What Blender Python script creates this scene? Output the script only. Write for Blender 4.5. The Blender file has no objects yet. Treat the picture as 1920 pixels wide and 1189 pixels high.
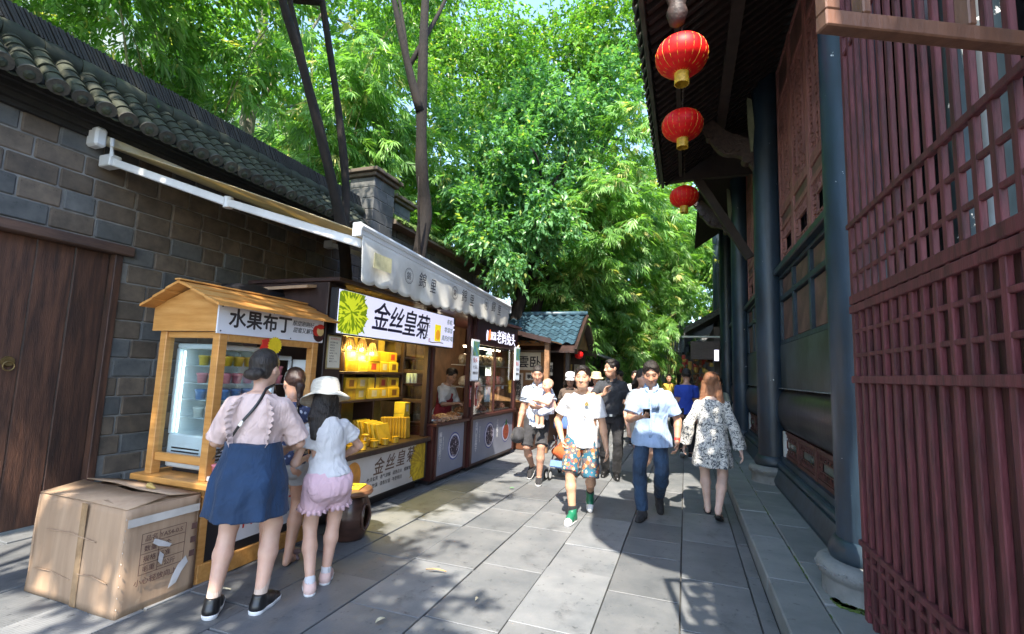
import bpy, math, random
import numpy as np
from mathutils import Matrix, Vector
random.seed(7)
rng = np.random.default_rng(11)
SC = bpy.context.scene
COL = SC.collection
R = math.radians

# ---------------------------------------------------------------- camera, sky, sun, exposure
def setup_view():
    f, cx, cy, H = 900.0, 960.0, 594.5, 1.57
    d1 = np.array([1285 - cx, 709 - cy, f]); d1 /= np.linalg.norm(d1)
    s = -0.0366
    yv = -f * f / ((1285 - cx) * s + (709 - cy))
    up = np.array([s * yv, yv, f]); up /= np.linalg.norm(up)
    up -= up.dot(d1) * d1; up /= np.linalg.norm(up)
    right = np.cross(d1, up)
    if right[0] < 0: right = -right
    A = np.array([right, d1, up])
    cam = bpy.data.cameras.new('camera'); cam.sensor_width = 36; cam.lens = f / 1920 * 36
    cam.clip_start = 0.05; cam.clip_end = 400
    o = bpy.data.objects.new('camera', cam); COL.objects.link(o)
    m = Matrix.Identity(4)
    for i in range(3):
        m[i][0] = A[i, 0]; m[i][1] = -A[i, 1]; m[i][2] = -A[i, 2]
    m[2][3] = H
    o.matrix_world = m
    SC.camera = o
setup_view()

SUN_TO = Vector((0.150, -0.738, 1.0)).normalized()          # direction towards the sun
sun = bpy.data.lights.new('sun', 'SUN'); sun.energy = 3.0; sun.angle = R(0.55); sun.color = (1.0, 0.91, 0.77)
sun_o = bpy.data.objects.new('sun', sun); COL.objects.link(sun_o)
sun_o.rotation_euler = SUN_TO.to_track_quat('Z', 'Y').to_euler()
W = bpy.data.worlds.new('World'); SC.world = W; W.use_nodes = True
nt = W.node_tree; nt.nodes.clear()
sky = nt.nodes.new('ShaderNodeTexSky'); sky.sky_type = 'NISHITA'; sky.sun_disc = False
sky.sun_elevation = math.asin(SUN_TO.z); sky.sun_rotation = math.atan2(SUN_TO.x, SUN_TO.y)
sky.air_density = 1.0; sky.dust_density = 0.8; sky.ozone_density = 1.5
bg = nt.nodes.new('ShaderNodeBackground'); bg.inputs['Strength'].default_value = 0.15
ow = nt.nodes.new('ShaderNodeOutputWorld')
nt.links.new(sky.outputs[0], bg.inputs[0]); nt.links.new(bg.outputs[0], ow.inputs[0])
SC.view_settings.view_transform = 'Standard'; SC.view_settings.look = 'None'
SC.view_settings.exposure = 2.3; SC.view_settings.gamma = 1.0; SC.view_settings.use_curve_mapping = False
SC.render.engine = 'CYCLES'
SC.cycles.use_denoising = True
SC.cycles.max_bounces = 8; SC.cycles.diffuse_bounces = 4; SC.cycles.glossy_bounces = 3
SC.cycles.transmission_bounces = 6; SC.cycles.transparent_max_bounces = 8
SC.cycles.caustics_reflective = False; SC.cycles.caustics_refractive = False
SC.cycles.sample_clamp_indirect = 8

# ---------------------------------------------------------------- helpers
def tag(o, label=None, cat=None, group=None, kind=None):
    if label: o['label'] = label
    if cat: o['category'] = cat
    if group: o['group'] = group
    if kind: o['kind'] = kind
    return o

def thing(name, label, cat, loc=(0, 0, 0), group=None, rotz=0.0, local=False):
    o = bpy.data.objects.new(name, None); COL.objects.link(o)
    o.empty_display_size = 0.1
    o.location = loc; o.rotation_euler = (0, 0, rotz)
    OFF[o.name] = Vector((0, 0, 0)) if local else Vector(loc)
    return tag(o, label, cat, group)
OFF = {}

def root_of(o):
    while o.parent: o = o.parent
    return o
def off_of(p):
    """what to take from world (or, on a local thing, thing-local) coordinates to get coordinates in p"""
    v = Vector((0, 0, 0))
    while p.parent: v = v + p.location; p = p.parent
    return v + OFF.get(p.name, Vector((0, 0, 0)))

def link_mesh(name, me, mat=None, parent=None, smooth=False):
    if mat is not None and not me.materials:
        for m_ in (mat if isinstance(mat, (list, tuple)) else [mat]): me.materials.append(m_)
    if smooth:
        me.polygons.foreach_set('use_smooth', np.ones(len(me.polygons), dtype=bool))
    o = bpy.data.objects.new(name, me); COL.objects.link(o)
    if parent is not None: o.parent = parent
    return o

class MB:
    """collects shapes; build() links them as one mesh object"""
    def __init__(s): s.v = []; s.f = []; s.m = []
    def add(s, vs, fs, mi=0):
        n = len(s.v); s.v.extend([tuple(p) for p in vs]); s.f.extend([tuple(i + n for i in q) for q in fs]); s.m.extend([mi] * len(fs)); return s
    def box(s, x0, x1, y0, y1, z0, z1, bev=0.0, M=None, mi=0):
        v, f = cbox((x1 - x0) / 2, (y1 - y0) / 2, (z1 - z0) / 2, bev)
        c = Vector(((x0 + x1) / 2, (y0 + y1) / 2, (z0 + z1) / 2))
        vs = [Vector(p) + c for p in v]
        if M is not None: vs = [M @ p for p in vs]
        return s.add(vs, f, mi)
    def obox(s, c, half, rot=(0, 0, 0), bev=0.0, mi=0):
        from mathutils import Euler
        q = Euler(rot).to_matrix(); v, f = cbox(*half, bev)
        return s.add([q @ Vector(p) + Vector(c) for p in v], f, mi)
    def bar(s, a, b, w, h, bev=0.0, up=(0, 0, 1), mi=0):
        a, b = Vector(a), Vector(b); d = b - a; L = d.length; d.normalize()
        u = Vector(up); sd = d.cross(u)
        if sd.length < 1e-4: sd = d.cross(Vector((0, 1, 0)))
        sd.normalize(); u = sd.cross(d)
        v, f = cbox(L / 2, w / 2, h / 2, bev); c = (a + b) / 2
        return s.add([c + d * p[0] + sd * p[1] + u * p[2] for p in v], f, mi)
    def tube(s, pts, rad, seg=8, cap=True, mi=0):
        pts = [Vector(p) for p in pts]; n = len(pts)
        if not hasattr(rad, '__len__'): rad = [rad] * n
        vs = []; prev = None
        for i, p in enumerate(pts):
            d = (pts[min(i + 1, n - 1)] - pts[max(i - 1, 0)]).normalized()
            if prev is None:
                a = d.cross(Vector((0, 0, 1)))
                if a.length < 0.05: a = d.cross(Vector((1, 0, 0)))
            else: a = prev - d * prev.dot(d)
            a.normalize(); prev = a; b = d.cross(a)
            for k in range(seg):
                t = 2 * math.pi * k / seg
                vs.append(p + (a * math.cos(t) + b * math.sin(t)) * rad[i])
        fs = []
        for i in range(n - 1):
            for k in range(seg):
                k2 = (k + 1) % seg
                fs.append((i * seg + k, i * seg + k2, (i + 1) * seg + k2, (i + 1) * seg + k))
        if cap:
            fs.append(tuple(reversed(range(seg)))); fs.append(tuple((n - 1) * seg + k for k in range(seg)))
        return s.add(vs, fs, mi)
    def lathe(s, prof, c=(0, 0, 0), seg=20, cap=True, mi=0, ry=1.0):
        vs = []; n = len(prof)
        for r, z in prof:
            for k in range(seg):
                t = 2 * math.pi * k / seg
                vs.append((c[0] + r * math.cos(t), c[1] + ry * r * math.sin(t), c[2] + z))
        fs = []
        for i in range(n - 1):
            for k in range(seg):
                k2 = (k + 1) % seg
                fs.append((i * seg + k, i * seg + k2, (i + 1) * seg + k2, (i + 1) * seg + k))
        if cap:
            fs.append(tuple(reversed(range(seg)))); fs.append(tuple((n - 1) * seg + k for k in range(seg)))
        return s.add(vs, fs, mi)
    def prism(s, poly, d, mi=0):
        """poly: 3-D outline, extruded by vector d"""
        n = len(poly); d = Vector(d); a = [Vector(p) for p in poly]
        vs = a + [p + d for p in a]
        fs = [tuple(reversed(range(n))), tuple(range(n, 2 * n))] + [(i, (i + 1) % n, n + (i + 1) % n, n + i) for i in range(n)]
        return s.add(vs, fs, mi)
    def poly(s, pts, mi=0): return s.add(pts, [tuple(range(len(pts)))], mi)
    def mesh(s, name, off=None):
        me = bpy.data.meshes.new(name)
        vs = s.v if off is None else [(p[0] - off[0], p[1] - off[1], p[2] - off[2]) for p in s.v]
        me.from_pydata(vs, [], s.f)
        if any(s.m): me.polygons.foreach_set('material_index', s.m)
        me.update(); return me
    def build(s, name, mat, parent=None, smooth=False, kind=None, label=None, auto=None):
        off = off_of(parent) if parent is not None else Vector((0, 0, 0))
        me = s.mesh(name, off)
        o = link_mesh(name, me, mat, parent, smooth)
        if auto is not None: me.set_sharp_from_angle(angle=R(auto))
        if kind: o['kind'] = kind
        if label: o['label'] = label
        return o

_cb = {}
def cbox(hx, hy, hz, b=0.0):
    if b <= 0:
        v = [(sx * hx, sy * hy, sz * hz) for sz in (-1, 1) for sy in (-1, 1) for sx in (-1, 1)]
        return v, [(0, 2, 3, 1), (4, 5, 7, 6), (0, 1, 5, 4), (2, 6, 7, 3), (0, 4, 6, 2), (1, 3, 7, 5)]
    b = min(b, hx * .45, hy * .45, hz * .45)
    v = []; idx = {}
    for sx in (-1, 1):
        for sy in (-1, 1):
            for sz in (-1, 1):
                for ax in range(3):
                    p = [sx * hx, sy * hy, sz * hz]
                    q = [sx * (hx - b), sy * (hy - b), sz * (hz - b)]
                    q[ax] = p[ax]
                    idx[(sx, sy, sz, ax)] = len(v); v.append(tuple(q))
    f = []
    for ax in range(3):
        o1, o2 = [a for a in range(3) if a != ax]
        for sg in (-1, 1):
            q = []
            for a, c in ((-1, -1), (1, -1), (1, 1), (-1, 1)):
                k = [0, 0, 0]; k[ax] = sg; k[o1] = a; k[o2] = c
                q.append(idx[(*k, ax)])
            nrm = 1 if ax != 1 else -1
            if sg * nrm < 0: q.reverse()
            f.append(tuple(q))
    for ax in range(3):            # edge chamfers parallel to ax
        o1, o2 = [a for a in range(3) if a != ax]
        for a in (-1, 1):
            for c in (-1, 1):
                k0 = [0, 0, 0]; k0[o1] = a; k0[o2] = c; k0[ax] = -1
                k1 = list(k0); k1[ax] = 1
                q = [idx[(*k0, o1)], idx[(*k0, o2)], idx[(*k1, o2)], idx[(*k1, o1)]]
                sgn = a * c * (1 if ax != 1 else -1)
                if sgn > 0: q.reverse()
                f.append(tuple(q[::-1]))
    for sx in (-1, 1):
        for sy in (-1, 1):
            for sz in (-1, 1):
                q = [idx[(sx, sy, sz, a)] for a in range(3)]
                if sx * sy * sz < 0: q.reverse()
                f.append(tuple(q))
    return v, f

def piece_mesh(dx, dy, dz, bev, mat, q=0.01):
    key = (round(dx / q), round(dy / q), round(dz / q), bev, mat.name)
    if key not in _cb:
        v, f = cbox(dx / 2, dy / 2, dz / 2, bev)
        me = bpy.data.meshes.new('piece'); me.from_pydata(v, [], f); me.materials.append(mat); _cb[key] = me
    return _cb[key]

def piece(name, x0, x1, y0, y1, z0, z1, bev, mat, parent, rot=None, q=0.001, label=None):
    me = piece_mesh(x1 - x0, y1 - y0, z1 - z0, bev, mat, q)
    o = bpy.data.objects.new(name, me); COL.objects.link(o); o.parent = parent
    o.location = Vector(((x0 + x1) / 2, (y0 + y1) / 2, (z0 + z1) / 2)) - off_of(parent)
    if rot: o.rotation_euler = rot
    if label: o['label'] = label
    return o

def copy_tree(o, parent=None):
    c = o.copy(); COL.objects.link(c); c.parent = parent
    for ch in list(o.children): copy_tree(ch, c)
    return c

ORD = ['first', 'second', 'third', 'fourth', 'fifth', 'sixth', 'seventh', 'eighth', 'ninth', 'tenth', 'eleventh', 'twelfth']
# ---------------------------------------------------------------- materials
MATS = {}
def newmat(name):
    m = bpy.data.materials.new(name); m.use_nodes = True; MATS[name] = m
    n = m.node_tree; b = n.nodes['Principled BSDF']
    return m, n, b

def mat(name, col, rough=0.6, var=0.18, scale=5.0, bump=0.0, bscale=40.0, metal=0.0, spec=0.5, col2=None, rnd=0.0,
        stretch=(1, 1, 1), detail=6, sheen=0.0, emit=0.0, lo=0.35, hi=0.65, coat=0.0, bdist=0.01):
    if name in MATS: return MATS[name]
    m, n, b = newmat(name); L = n.links.new
    c1 = np.array(col); c2 = np.array(col2) if col2 is not None else np.clip(c1 * (1 - 2 * var), 0, 1)
    if col2 is None: c1 = np.clip(c1 * (1 + var * .6), 0, 1)
    tc = n.nodes.new('ShaderNodeTexCoord'); mp = n.nodes.new('ShaderNodeMapping'); mp.inputs['Scale'].default_value = stretch
    L(tc.outputs['Object'], mp.inputs[0])
    nz = n.nodes.new('ShaderNodeTexNoise'); nz.inputs['Scale'].default_value = scale; nz.inputs['Detail'].default_value = detail
    nz.inputs['Roughness'].default_value = 0.6
    src = mp.outputs[0]
    if rnd > 0:
        oi = n.nodes.new('ShaderNodeObjectInfo'); ad = n.nodes.new('ShaderNodeVectorMath'); ad.operation = 'ADD'
        sc = n.nodes.new('ShaderNodeMath'); sc.operation = 'MULTIPLY'; sc.inputs[1].default_value = 37.0
        L(oi.outputs['Random'], sc.inputs[0]); L(src, ad.inputs[0]); L(sc.outputs[0], ad.inputs[1]); src = ad.outputs[0]
    L(src, nz.inputs['Vector'])
    rp = n.nodes.new('ShaderNodeValToRGB'); rp.color_ramp.elements[0].position = lo; rp.color_ramp.elements[1].position = hi
    rp.color_ramp.elements[0].color = (*c2, 1); rp.color_ramp.elements[1].color = (*c1, 1)
    L(nz.outputs['Fac'], rp.inputs[0]); out = rp.outputs[0]
    if rnd > 0:
        mr = n.nodes.new('ShaderNodeMapRange'); mr.inputs['To Min'].default_value = 1 - rnd; mr.inputs['To Max'].default_value = 1 + rnd
        L(oi.outputs['Random'], mr.inputs['Value'])
        mx = n.nodes.new('ShaderNodeVectorMath'); mx.operation = 'SCALE'
        L(out, mx.inputs[0]); L(mr.outputs[0], mx.inputs['Scale']); out = mx.outputs[0]
    L(out, b.inputs['Base Color'])
    b.inputs['Roughness'].default_value = rough; b.inputs['Metallic'].default_value = metal
    b.inputs['Specular IOR Level'].default_value = spec
    if coat: b.inputs['Coat Weight'].default_value = coat
    if sheen: b.inputs['Sheen Weight'].default_value = sheen
    if bump > 0:
        nb = n.nodes.new('ShaderNodeTexNoise'); nb.inputs['Scale'].default_value = bscale; nb.inputs['Detail'].default_value = 5
        L(src, nb.inputs['Vector'])
        bp = n.nodes.new('ShaderNodeBump'); bp.inputs['Strength'].default_value = bump; bp.inputs['Distance'].default_value = bdist
        L(nb.outputs['Fac'], bp.inputs['Height']); L(bp.outputs[0], b.inputs['Normal'])
    if emit > 0:
        L(out, b.inputs['Emission Color']); b.inputs['Emission Strength'].default_value = emit
    return m

def wear(m, col, scale=9.0, amt=0.62, width=0.03, rough=0.8, stretch=(1, 1, 1)):
    """chips and scuffs of another colour over a finished material"""
    n = m.node_tree; L = n.links.new; b = n.nodes['Principled BSDF']
    old = b.inputs['Base Color'].links[0].from_socket
    tc = n.nodes.new('ShaderNodeTexCoord'); mp = n.nodes.new('ShaderNodeMapping'); mp.inputs['Scale'].default_value = stretch
    L(tc.outputs['Object'], mp.inputs[0])
    nz = n.nodes.new('ShaderNodeTexNoise'); nz.inputs['Scale'].default_value = scale; nz.inputs['Detail'].default_value = 8; nz.inputs['Roughness'].default_value = 0.7
    L(mp.outputs[0], nz.inputs['Vector'])
    rp = n.nodes.new('ShaderNodeValToRGB'); rp.color_ramp.elements[0].position = amt; rp.color_ramp.elements[1].position = amt + width
    L(nz.outputs['Fac'], rp.inputs[0])
    mx = n.nodes.new('ShaderNodeMixRGB'); mx.inputs['Color2'].default_value = (*col, 1)
    L(rp.outputs[0], mx.inputs['Fac']); L(old, mx.inputs['Color1']); L(mx.outputs[0], b.inputs['Base Color'])
    return m

def glass(name, tint=(.9, .95, .95), rough=0.02, alpha=0.12):
    """thin pane: mostly clear, mirror-like at a grazing view"""
    m, n, b = newmat(name); L = n.links.new
    n.nodes.remove(b)
    tr = n.nodes.new('ShaderNodeBsdfTransparent'); tr.inputs[0].default_value = (*tint, 1)
    gl = n.nodes.new('ShaderNodeBsdfGlossy'); gl.inputs['Roughness'].default_value = rough
    lw = n.nodes.new('ShaderNodeLayerWeight'); lw.inputs[0].default_value = .5
    pw = n.nodes.new('ShaderNodeMath'); pw.operation = 'POWER'; pw.inputs[1].default_value = 4.0; L(lw.outputs['Facing'], pw.inputs[0])
    fr = n.nodes.new('ShaderNodeMath'); fr.operation = 'MULTIPLY_ADD'; fr.inputs[1].default_value = .7; fr.inputs[2].default_value = .04; L(pw.outputs[0], fr.inputs[0])
    ms = n.nodes.new('ShaderNodeMixShader'); o = n.nodes['Material Output']
    L(fr.outputs[0], ms.inputs[0]); L(tr.outputs[0], ms.inputs[1]); L(gl.outputs[0], ms.inputs[2]); L(ms.outputs[0], o.inputs[0])
    return m

def emitm(name, col, st):
    m, n, b = newmat(name)
    b.inputs['Base Color'].default_value = (*col, 1); b.inputs['Emission Color'].default_value = (*col, 1); b.inputs['Emission Strength'].default_value = st
    b.inputs['Roughness'].default_value = .4
    return m

# ---------------------------------------------------------------- lettering
def letters(txt, size, M, name, mt, parent, bold=0.0, shear=0.0, depth=0.001, align='LEFT', sx=1.0, vertical=False, spacing=1.0):
    """text as thin raised lettering; M maps text plane (x right, y up, z out) into the world"""
    c = bpy.data.curves.new('lettering', 'FONT'); c.body = txt if not vertical else '\n'.join(txt)
    c.size = size; c.shear = shear; c.extrude = depth; c.align_x = align; c.space_character = spacing
    if vertical: c.space_line = 0.95 * spacing
    c.resolution_u = 2
    o = bpy.data.objects.new('lettering', c); COL.objects.link(o)
    LETTER_JOBS.append((o, Matrix.Translation(-off_of(parent)) @ M @ Matrix.Diagonal((sx, 1, 1, 1)), name, mt, parent, bold))
LETTER_JOBS = []
def flush_letters():
    dg = bpy.context.evaluated_depsgraph_get()
    done = [(bpy.data.meshes.new_from_object(j[0].evaluated_get(dg)), j) for j in LETTER_JOBS]
    for me, (o, M, name, mt, parent, bold) in done:
        bpy.data.objects.remove(o)
        if bold > 0:                                   # a heavier brush: the strokes again, slightly shifted
            v = np.empty(len(me.vertices) * 3, dtype=np.float32); me.vertices.foreach_get('co', v); v = v.reshape(-1, 3)
            fc = [tuple(p.vertices) for p in me.polygons]; n = len(v); V = []; F = []
            for k, (dx, dy, dz) in enumerate(((0, 0, 0), (bold, 0, .0003), (-bold, 0, .0006), (0, bold, .0009), (0, -bold, .0012))):
                V.append(v + np.array((dx, dy, dz), dtype=np.float32)); F += [tuple(i + n * k for i in f) for f in fc]
            me = bpy.data.meshes.new('lettering'); me.from_pydata(np.concatenate(V).tolist(), [], F)
        me.transform(M); me.materials.clear(); me.materials.append(mt)
        ob = link_mesh(name, me, None, parent); ob['kind'] = 'stuff'
    LETTER_JOBS.clear()

def planeX(x, y, z, face=1):
    """text frame on a wall facing +X (face=1: reads towards +Y as seen from the street on +X side) """
    m = Matrix.Identity(4)
    # seen from +X looking to -X, screen right is +Y
    m[0][0], m[1][0], m[2][0] = 0, 1, 0
    m[0][1], m[1][1], m[2][1] = 0, 0, 1
    m[0][2], m[1][2], m[2][2] = 1, 0, 0
    m[0][3], m[1][3], m[2][3] = x, y, z
    if face < 0:
        m[1][0] = -1; m[0][2] = -1
    return m
# ---------------------------------------------------------------- ground, paving, step
def stone_mat(name, c1, c2, rough=.75, grooves=0.0, rnd=.14, moss=0.0, scale=3.0):
    m = mat(name, c1, rough, scale=scale, col2=c2, bump=.35, bscale=55, rnd=rnd, detail=9, lo=.3, hi=.7, bdist=.004)
    n = m.node_tree; L = n.links.new; b = n.nodes['Principled BSDF']
    wear(m, tuple(np.array(c2) * .55), scale=14, amt=.60, width=.10)
    wear(m, tuple(np.clip(np.array(c1) * 1.5, 0, .8)), scale=30, amt=.66, width=.05)
    if grooves:
        tc = n.nodes.new('ShaderNodeTexCoord'); wv = n.nodes.new('ShaderNodeTexWave'); wv.bands_direction = 'Y'
        wv.inputs['Scale'].default_value = 22; wv.inputs['Distortion'].default_value = 2.2; wv.inputs['Detail'].default_value = 3
        L(tc.outputs['Object'], wv.inputs['Vector'])
        old = b.inputs['Normal'].links[0].from_node
        bp = n.nodes.new('ShaderNodeBump'); bp.inputs['Strength'].default_value = grooves; bp.inputs['Distance'].default_value = .004
        L(wv.outputs['Fac'], bp.inputs['Height']); L(old.outputs[0], bp.inputs['Normal']); L(bp.outputs[0], b.inputs['Normal'])
    if moss: wear(m, (.05, .11, .015), scale=7, amt=moss, width=.08)
    return m
SLAB = stone_mat('paving_stone', (.170, .175, .180), (.100, .110, .120), .58, grooves=.2, rnd=.24)
wear(SLAB, (.07, .075, .08), scale=1.6, amt=.58, width=.16)
wear(SLAB, (.035, .036, .038), scale=26, amt=.70, width=.02)
wear(SLAB, (.30, .28, .25), scale=5, amt=.66, width=.10)
KERB = stone_mat('step_stone', (.23, .24, .24), (.14, .155, .16), .62, grooves=.2)
MORTAR = mat('joint_dirt', (.075, .075, .07), .95, bump=.4, bscale=80)

gm = MB(); gm.box(-60, 60, -40, 90, -.30, -.028)
tag(gm.build('ground', MORTAR), kind='structure')
pav = bpy.data.objects.new('street_paving', None); COL.objects.link(pav); OFF[pav.name] = Vector((0, 0, 0)); tag(pav, kind='structure')
edges = [-5.52, -4.98, -4.45, -3.92, -3.38, -2.86, -2.38, -1.86, -1.33, -0.80, -0.29, 0.22, 0.47, .562]
edges = [-5.9, -5.32, -4.78, -4.26, -3.72, -3.2, -2.66, -2.13, -1.59, -1.07, -.55, -.04, .455, .56]
lens = [.46, .72, .95, 1.05, .58, .83]
for i in range(len(edges) - 1):
    y = .9 + random.random() * .6
    while y < 13.5:
        ln = random.choice(lens) if i < len(edges) - 2 else random.choice([1.0, 1.3, .8])
        dz = random.uniform(-.006, .004)
        piece('paving_slab', edges[i] + random.uniform(.003, .007), edges[i + 1] - random.uniform(.003, .006), y + .004, y + ln - random.uniform(.003, .009), -.06 + dz, dz, .0035, SLAB, pav,
              rot=(random.uniform(-.002, .002), random.uniform(-.002, .002), 0), q=.005)
        y += ln
m = MB()
for i in range(len(edges) - 1):                       # far paving, too small to pick apart
    y = 13.6
    while y < 40:
        ln = random.choice(lens); m.box(edges[i] + .004, edges[i + 1] - .004, y, y + ln - .01, -.05, -.002); y += ln
for i in range(len(edges) - 1):
    y = -6
    while y < .8:
        ln = random.choice(lens); m.box(edges[i] + .004, edges[i + 1] - .004, y, min(y + ln - .01, .88), -.05, -.002); y += ln
o = m.build('far_slabs', SLAB, pav); o['kind'] = 'stuff'

step = bpy.data.objects.new('stone_step', None); COL.objects.link(step); OFF[step.name] = Vector((0, 0, 0)); tag(step, kind='structure')
for (xa, xb, zt) in ((.565, .845, .13), (.851, 1.42, .135)):
    y = 1.0 + random.random() * .5
    while y < 20:
        ln = random.choice([.78, .92, 1.05])
        piece('step_slab', xa, xb, y + .003, y + ln - .004, -.03, zt + random.uniform(-.003, .003), .009, KERB, step, q=.005)
        y += ln
m = MB()
for xa, xb in ((.565, .845), (.851, 1.42)):
    m.box(xa, xb, -4, 1.0, -.03, .13)
o = m.build('far_step_slabs', KERB, step); o['kind'] = 'stuff'
MOSS = mat('moss', (.10, .17, .03), .95, scale=20, col2=(.05, .085, .02), bump=.8, bscale=90)
m = MB()
for yy in np.arange(3.3, 12, .13):
    if random.random() < .4:
        m.obox((.848, yy, .124), (random.uniform(.003, .005), random.uniform(.02, .06), .006))
    if random.random() < .55 and not 3.6 < yy < 4.5:
        m.obox((1.20, yy, .134), (random.uniform(.006, .016), .07, .010))
for k in range(26):
    a = random.uniform(3.6, 4.5); r = random.uniform(.31, .36)
    m.obox((1.2 + r * math.cos(a), 4.1 + r * math.sin(a), .140), (.022, .02, .006), (0, 0, random.random() * 3))
tag(m.build('moss', MOSS, None), 'green moss growing in the joints of the stone step', 'moss', kind='stuff')

# fallen leaves and specks on the paving
LEAFDRY = mat('dry_leaf', (.42, .25, .10), .8, scale=30, col2=(.30, .20, .10))
LEAFPALE = mat('pale_leaf', (.55, .50, .35), .8, scale=30)
def fallen(x, y, ln, w, a, mt, label):
    m = MB(); n = 7; vs = []
    for i in range(n):
        t = i / (n - 1); ww = w * math.sin(math.pi * min(max(t, .03), .97)) ** .7
        cz = .006 + .01 * math.sin(t * 3)
        vs += [(ln * (t - .5), -ww, cz + .006), (ln * (t - .5), 0, cz), (ln * (t - .5), ww, cz + .007)]
    fs = [(i * 3 + k, i * 3 + k + 1, i * 3 + k + 4, i * 3 + k + 3) for i in range(n - 1) for k in range(2)]
    m.add(vs, fs); me = m.mesh('fallen_leaf')
    o = link_mesh('fallen_leaf', me, mt); o.location = (x, y, .004); o.rotation_euler = (0, 0, a)
    tag(o, label, 'leaf', 'fallen leaves on the paving')
fallen(-1.83, 3.52, .17, .012, .15, LEAFDRY, 'long curled brown leaf lying across the paving near the wooden stool')
fallen(-1.78, 2.72, .07, .016, 1.2, LEAFPALE, 'pale folded leaf on the paving below the girl in the straw hat')
fallen(-1.35, 3.22, .045, .010, 1.5, LEAFPALE, 'tiny pale leaf in the middle of the paving')
fallen(-3.0, 2.62, .13, .014, .5, LEAFPALE, 'pale leaf beside the foot of the cardboard carton')
fallen(-2.2, 6.3, .06, .02, .4, mat('green_leaf_bit', (.12, .3, .12), .7), 'small green leaf on the paving in front of the dark red stalls')

# ---------------------------------------------------------------- left wall
BLOCK = stone_mat('wall_block', (.155, .118, .086), (.070, .056, .045), .85, rnd=.26, scale=6)
BLOCKB = stone_mat('wall_block_blue', (.125, .125, .122), (.062, .066, .068), .85, rnd=.24, scale=6)
WMORT = mat('wall_mortar', (.25, .24, .22), .95, bump=.4, bscale=60, col2=(.13, .125, .12), scale=4)
WX = -5.5
wall = thing('block_wall', 'long dark stone block wall behind the stalls with tiled coping', 'wall', (WX, 4, 0))
m = MB(); m.box(WX - .34, WX - .012, -3.0, 1.62, 0, 3.72); m.box(WX - .34, WX - .012, 3.22, 11.4, 0, 3.72); m.box(WX - .34, WX - .012, 1.62, 3.22, 2.72, 3.72)
m.build('mortar_core', WMORT, wall)
bh = .196; rest = MB(); nb = 0
for r_ in range(19):
    z0 = r_ * bh; z1 = min(z0 + bh - .011, 3.72)
    y = -1.0 + (.21 if r_ % 2 else 0) + random.uniform(-.03, .03)
    while y < 11.3:
        ln = random.choice([.36, .39, .33, .37, .28])
        a, b_ = y + .006, min(y + ln - .006, 11.38)
        if z0 < 2.70:
            if a < 3.22 and b_ > 1.62:
                if a >= 1.62 and b_ <= 3.22: y += ln; continue
                if a < 1.62: b_ = min(b_, 1.61)
                else: a = 3.225
        if b_ - a > .06:
            pr = random.uniform(-.004, .007)
            vis = (a > 1.55 and b_ < 4.3 and not (z0 < .7 and a > 4.0)) or (z0 > 1.9 and a > 1.9 and b_ < 6.9)
            if vis and nb < 296:
                piece('stone_block', WX - .12, WX + pr, a, b_, z0, z1, .012, random.choice([BLOCK, BLOCK, BLOCK, BLOCKB]), wall, q=.02); nb += 1
            else: rest.box(WX - .12, WX + pr, a, b_, z0, z1, .01)
        y += ln
o = rest.build('far_blocks', BLOCK, wall); o['kind'] = 'stuff'

TILE = stone_mat('roof_tile', (.040, .046, .026), (.016, .020, .012), .8, rnd=.3, moss=.60, scale=8)
TILEF = stone_mat('tile_end', (.075, .070, .058), (.028, .027, .024), .8, rnd=.3, scale=25)
DARKW = mat('dark_timber', (.022, .017, .014), .75, scale=9, bump=.3, stretch=(1, .2, 1))
m = MB()
for k in range(4):                                    # corbelled courses under the tiles
    m.box(WX - .3, WX + .05 + k * .045, -3, 7.0, 3.70 + k * .055, 3.752 + k * .055)
m.build('corbel', mat('corbel_brick', (.016, .015, .014), .9, bump=.4, scale=8), wall)  # brick colour darkened to carry the deep shade under the tiles
m = MB(); m.prism([(WX + .36, -3, 3.86), (WX - .10, -3, 4.30), (WX - .10, -3, 4.40), (WX + .36, -3, 3.91)], (0, 10.0, 0))
m.build('tile_bed', mat('tile_bed', (.014, .014, .012), .95), wall)
def half_tile(r, ln, th, arc=math.pi, seg=10, cap=False, flip=False):
    v = []; f = []
    for e, x in ((0, 0), (1, ln)):
        rr = r * (1.0 if e == 0 else .93)
        for k in range(seg + 1):
            t = (math.pi - arc) / 2 + arc * k / seg
            for q in (rr, rr - th):
                z = q * math.sin(t)
                v.append((x, q * math.cos(t), -z if flip else z))
    n = 2 * (seg + 1)
    for k in range(seg):
        a = 2 * k
        f += [(a, a + 2, n + a + 2, n + a), (a + 1, n + a + 1, n + a + 3, a + 3), (a, a + 1, a + 3, a + 2), (n + a, n + a + 2, n + a + 3, n + a + 1)]
    for a in (0, 2 * seg): f.append((a, n + a, n + a + 1, a + 1))
    mb = MB().add(v, f)
    if cap:
        pts = [(-.012, (r * 1.06) * math.cos(t), (r * 1.06) * math.sin(t) * (1 if math.sin(t) > 0 else .72)) for t in np.linspace(0, 2 * math.pi, 16, endpoint=False)]
        mb.prism(pts, (.02, 0, 0), mi=1)
        mb.lathe([(r * .55, 0), (r * .3, .02)], seg=8)
        for i in range(len(mb.v) - 16, len(mb.v)):
            x, y, z = mb.v[i]; mb.v[i] = (-.012 - z, y, x)
    return mb
tile_me = half_tile(.078, .17, .012).mesh('cover_tile'); tile_me.materials.append(TILE)
tile_end = half_tile(.078, .17, .012, cap=True).mesh('cover_tile_end'); tile_end.materials.append(TILE); tile_end.materials.append(TILEF)
pan_me = half_tile(.078, .22, .012, arc=2.4, flip=True).mesh('pan_tile'); pan_me.materials.append(TILE)
sl = math.atan2(.47, .45)
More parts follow.
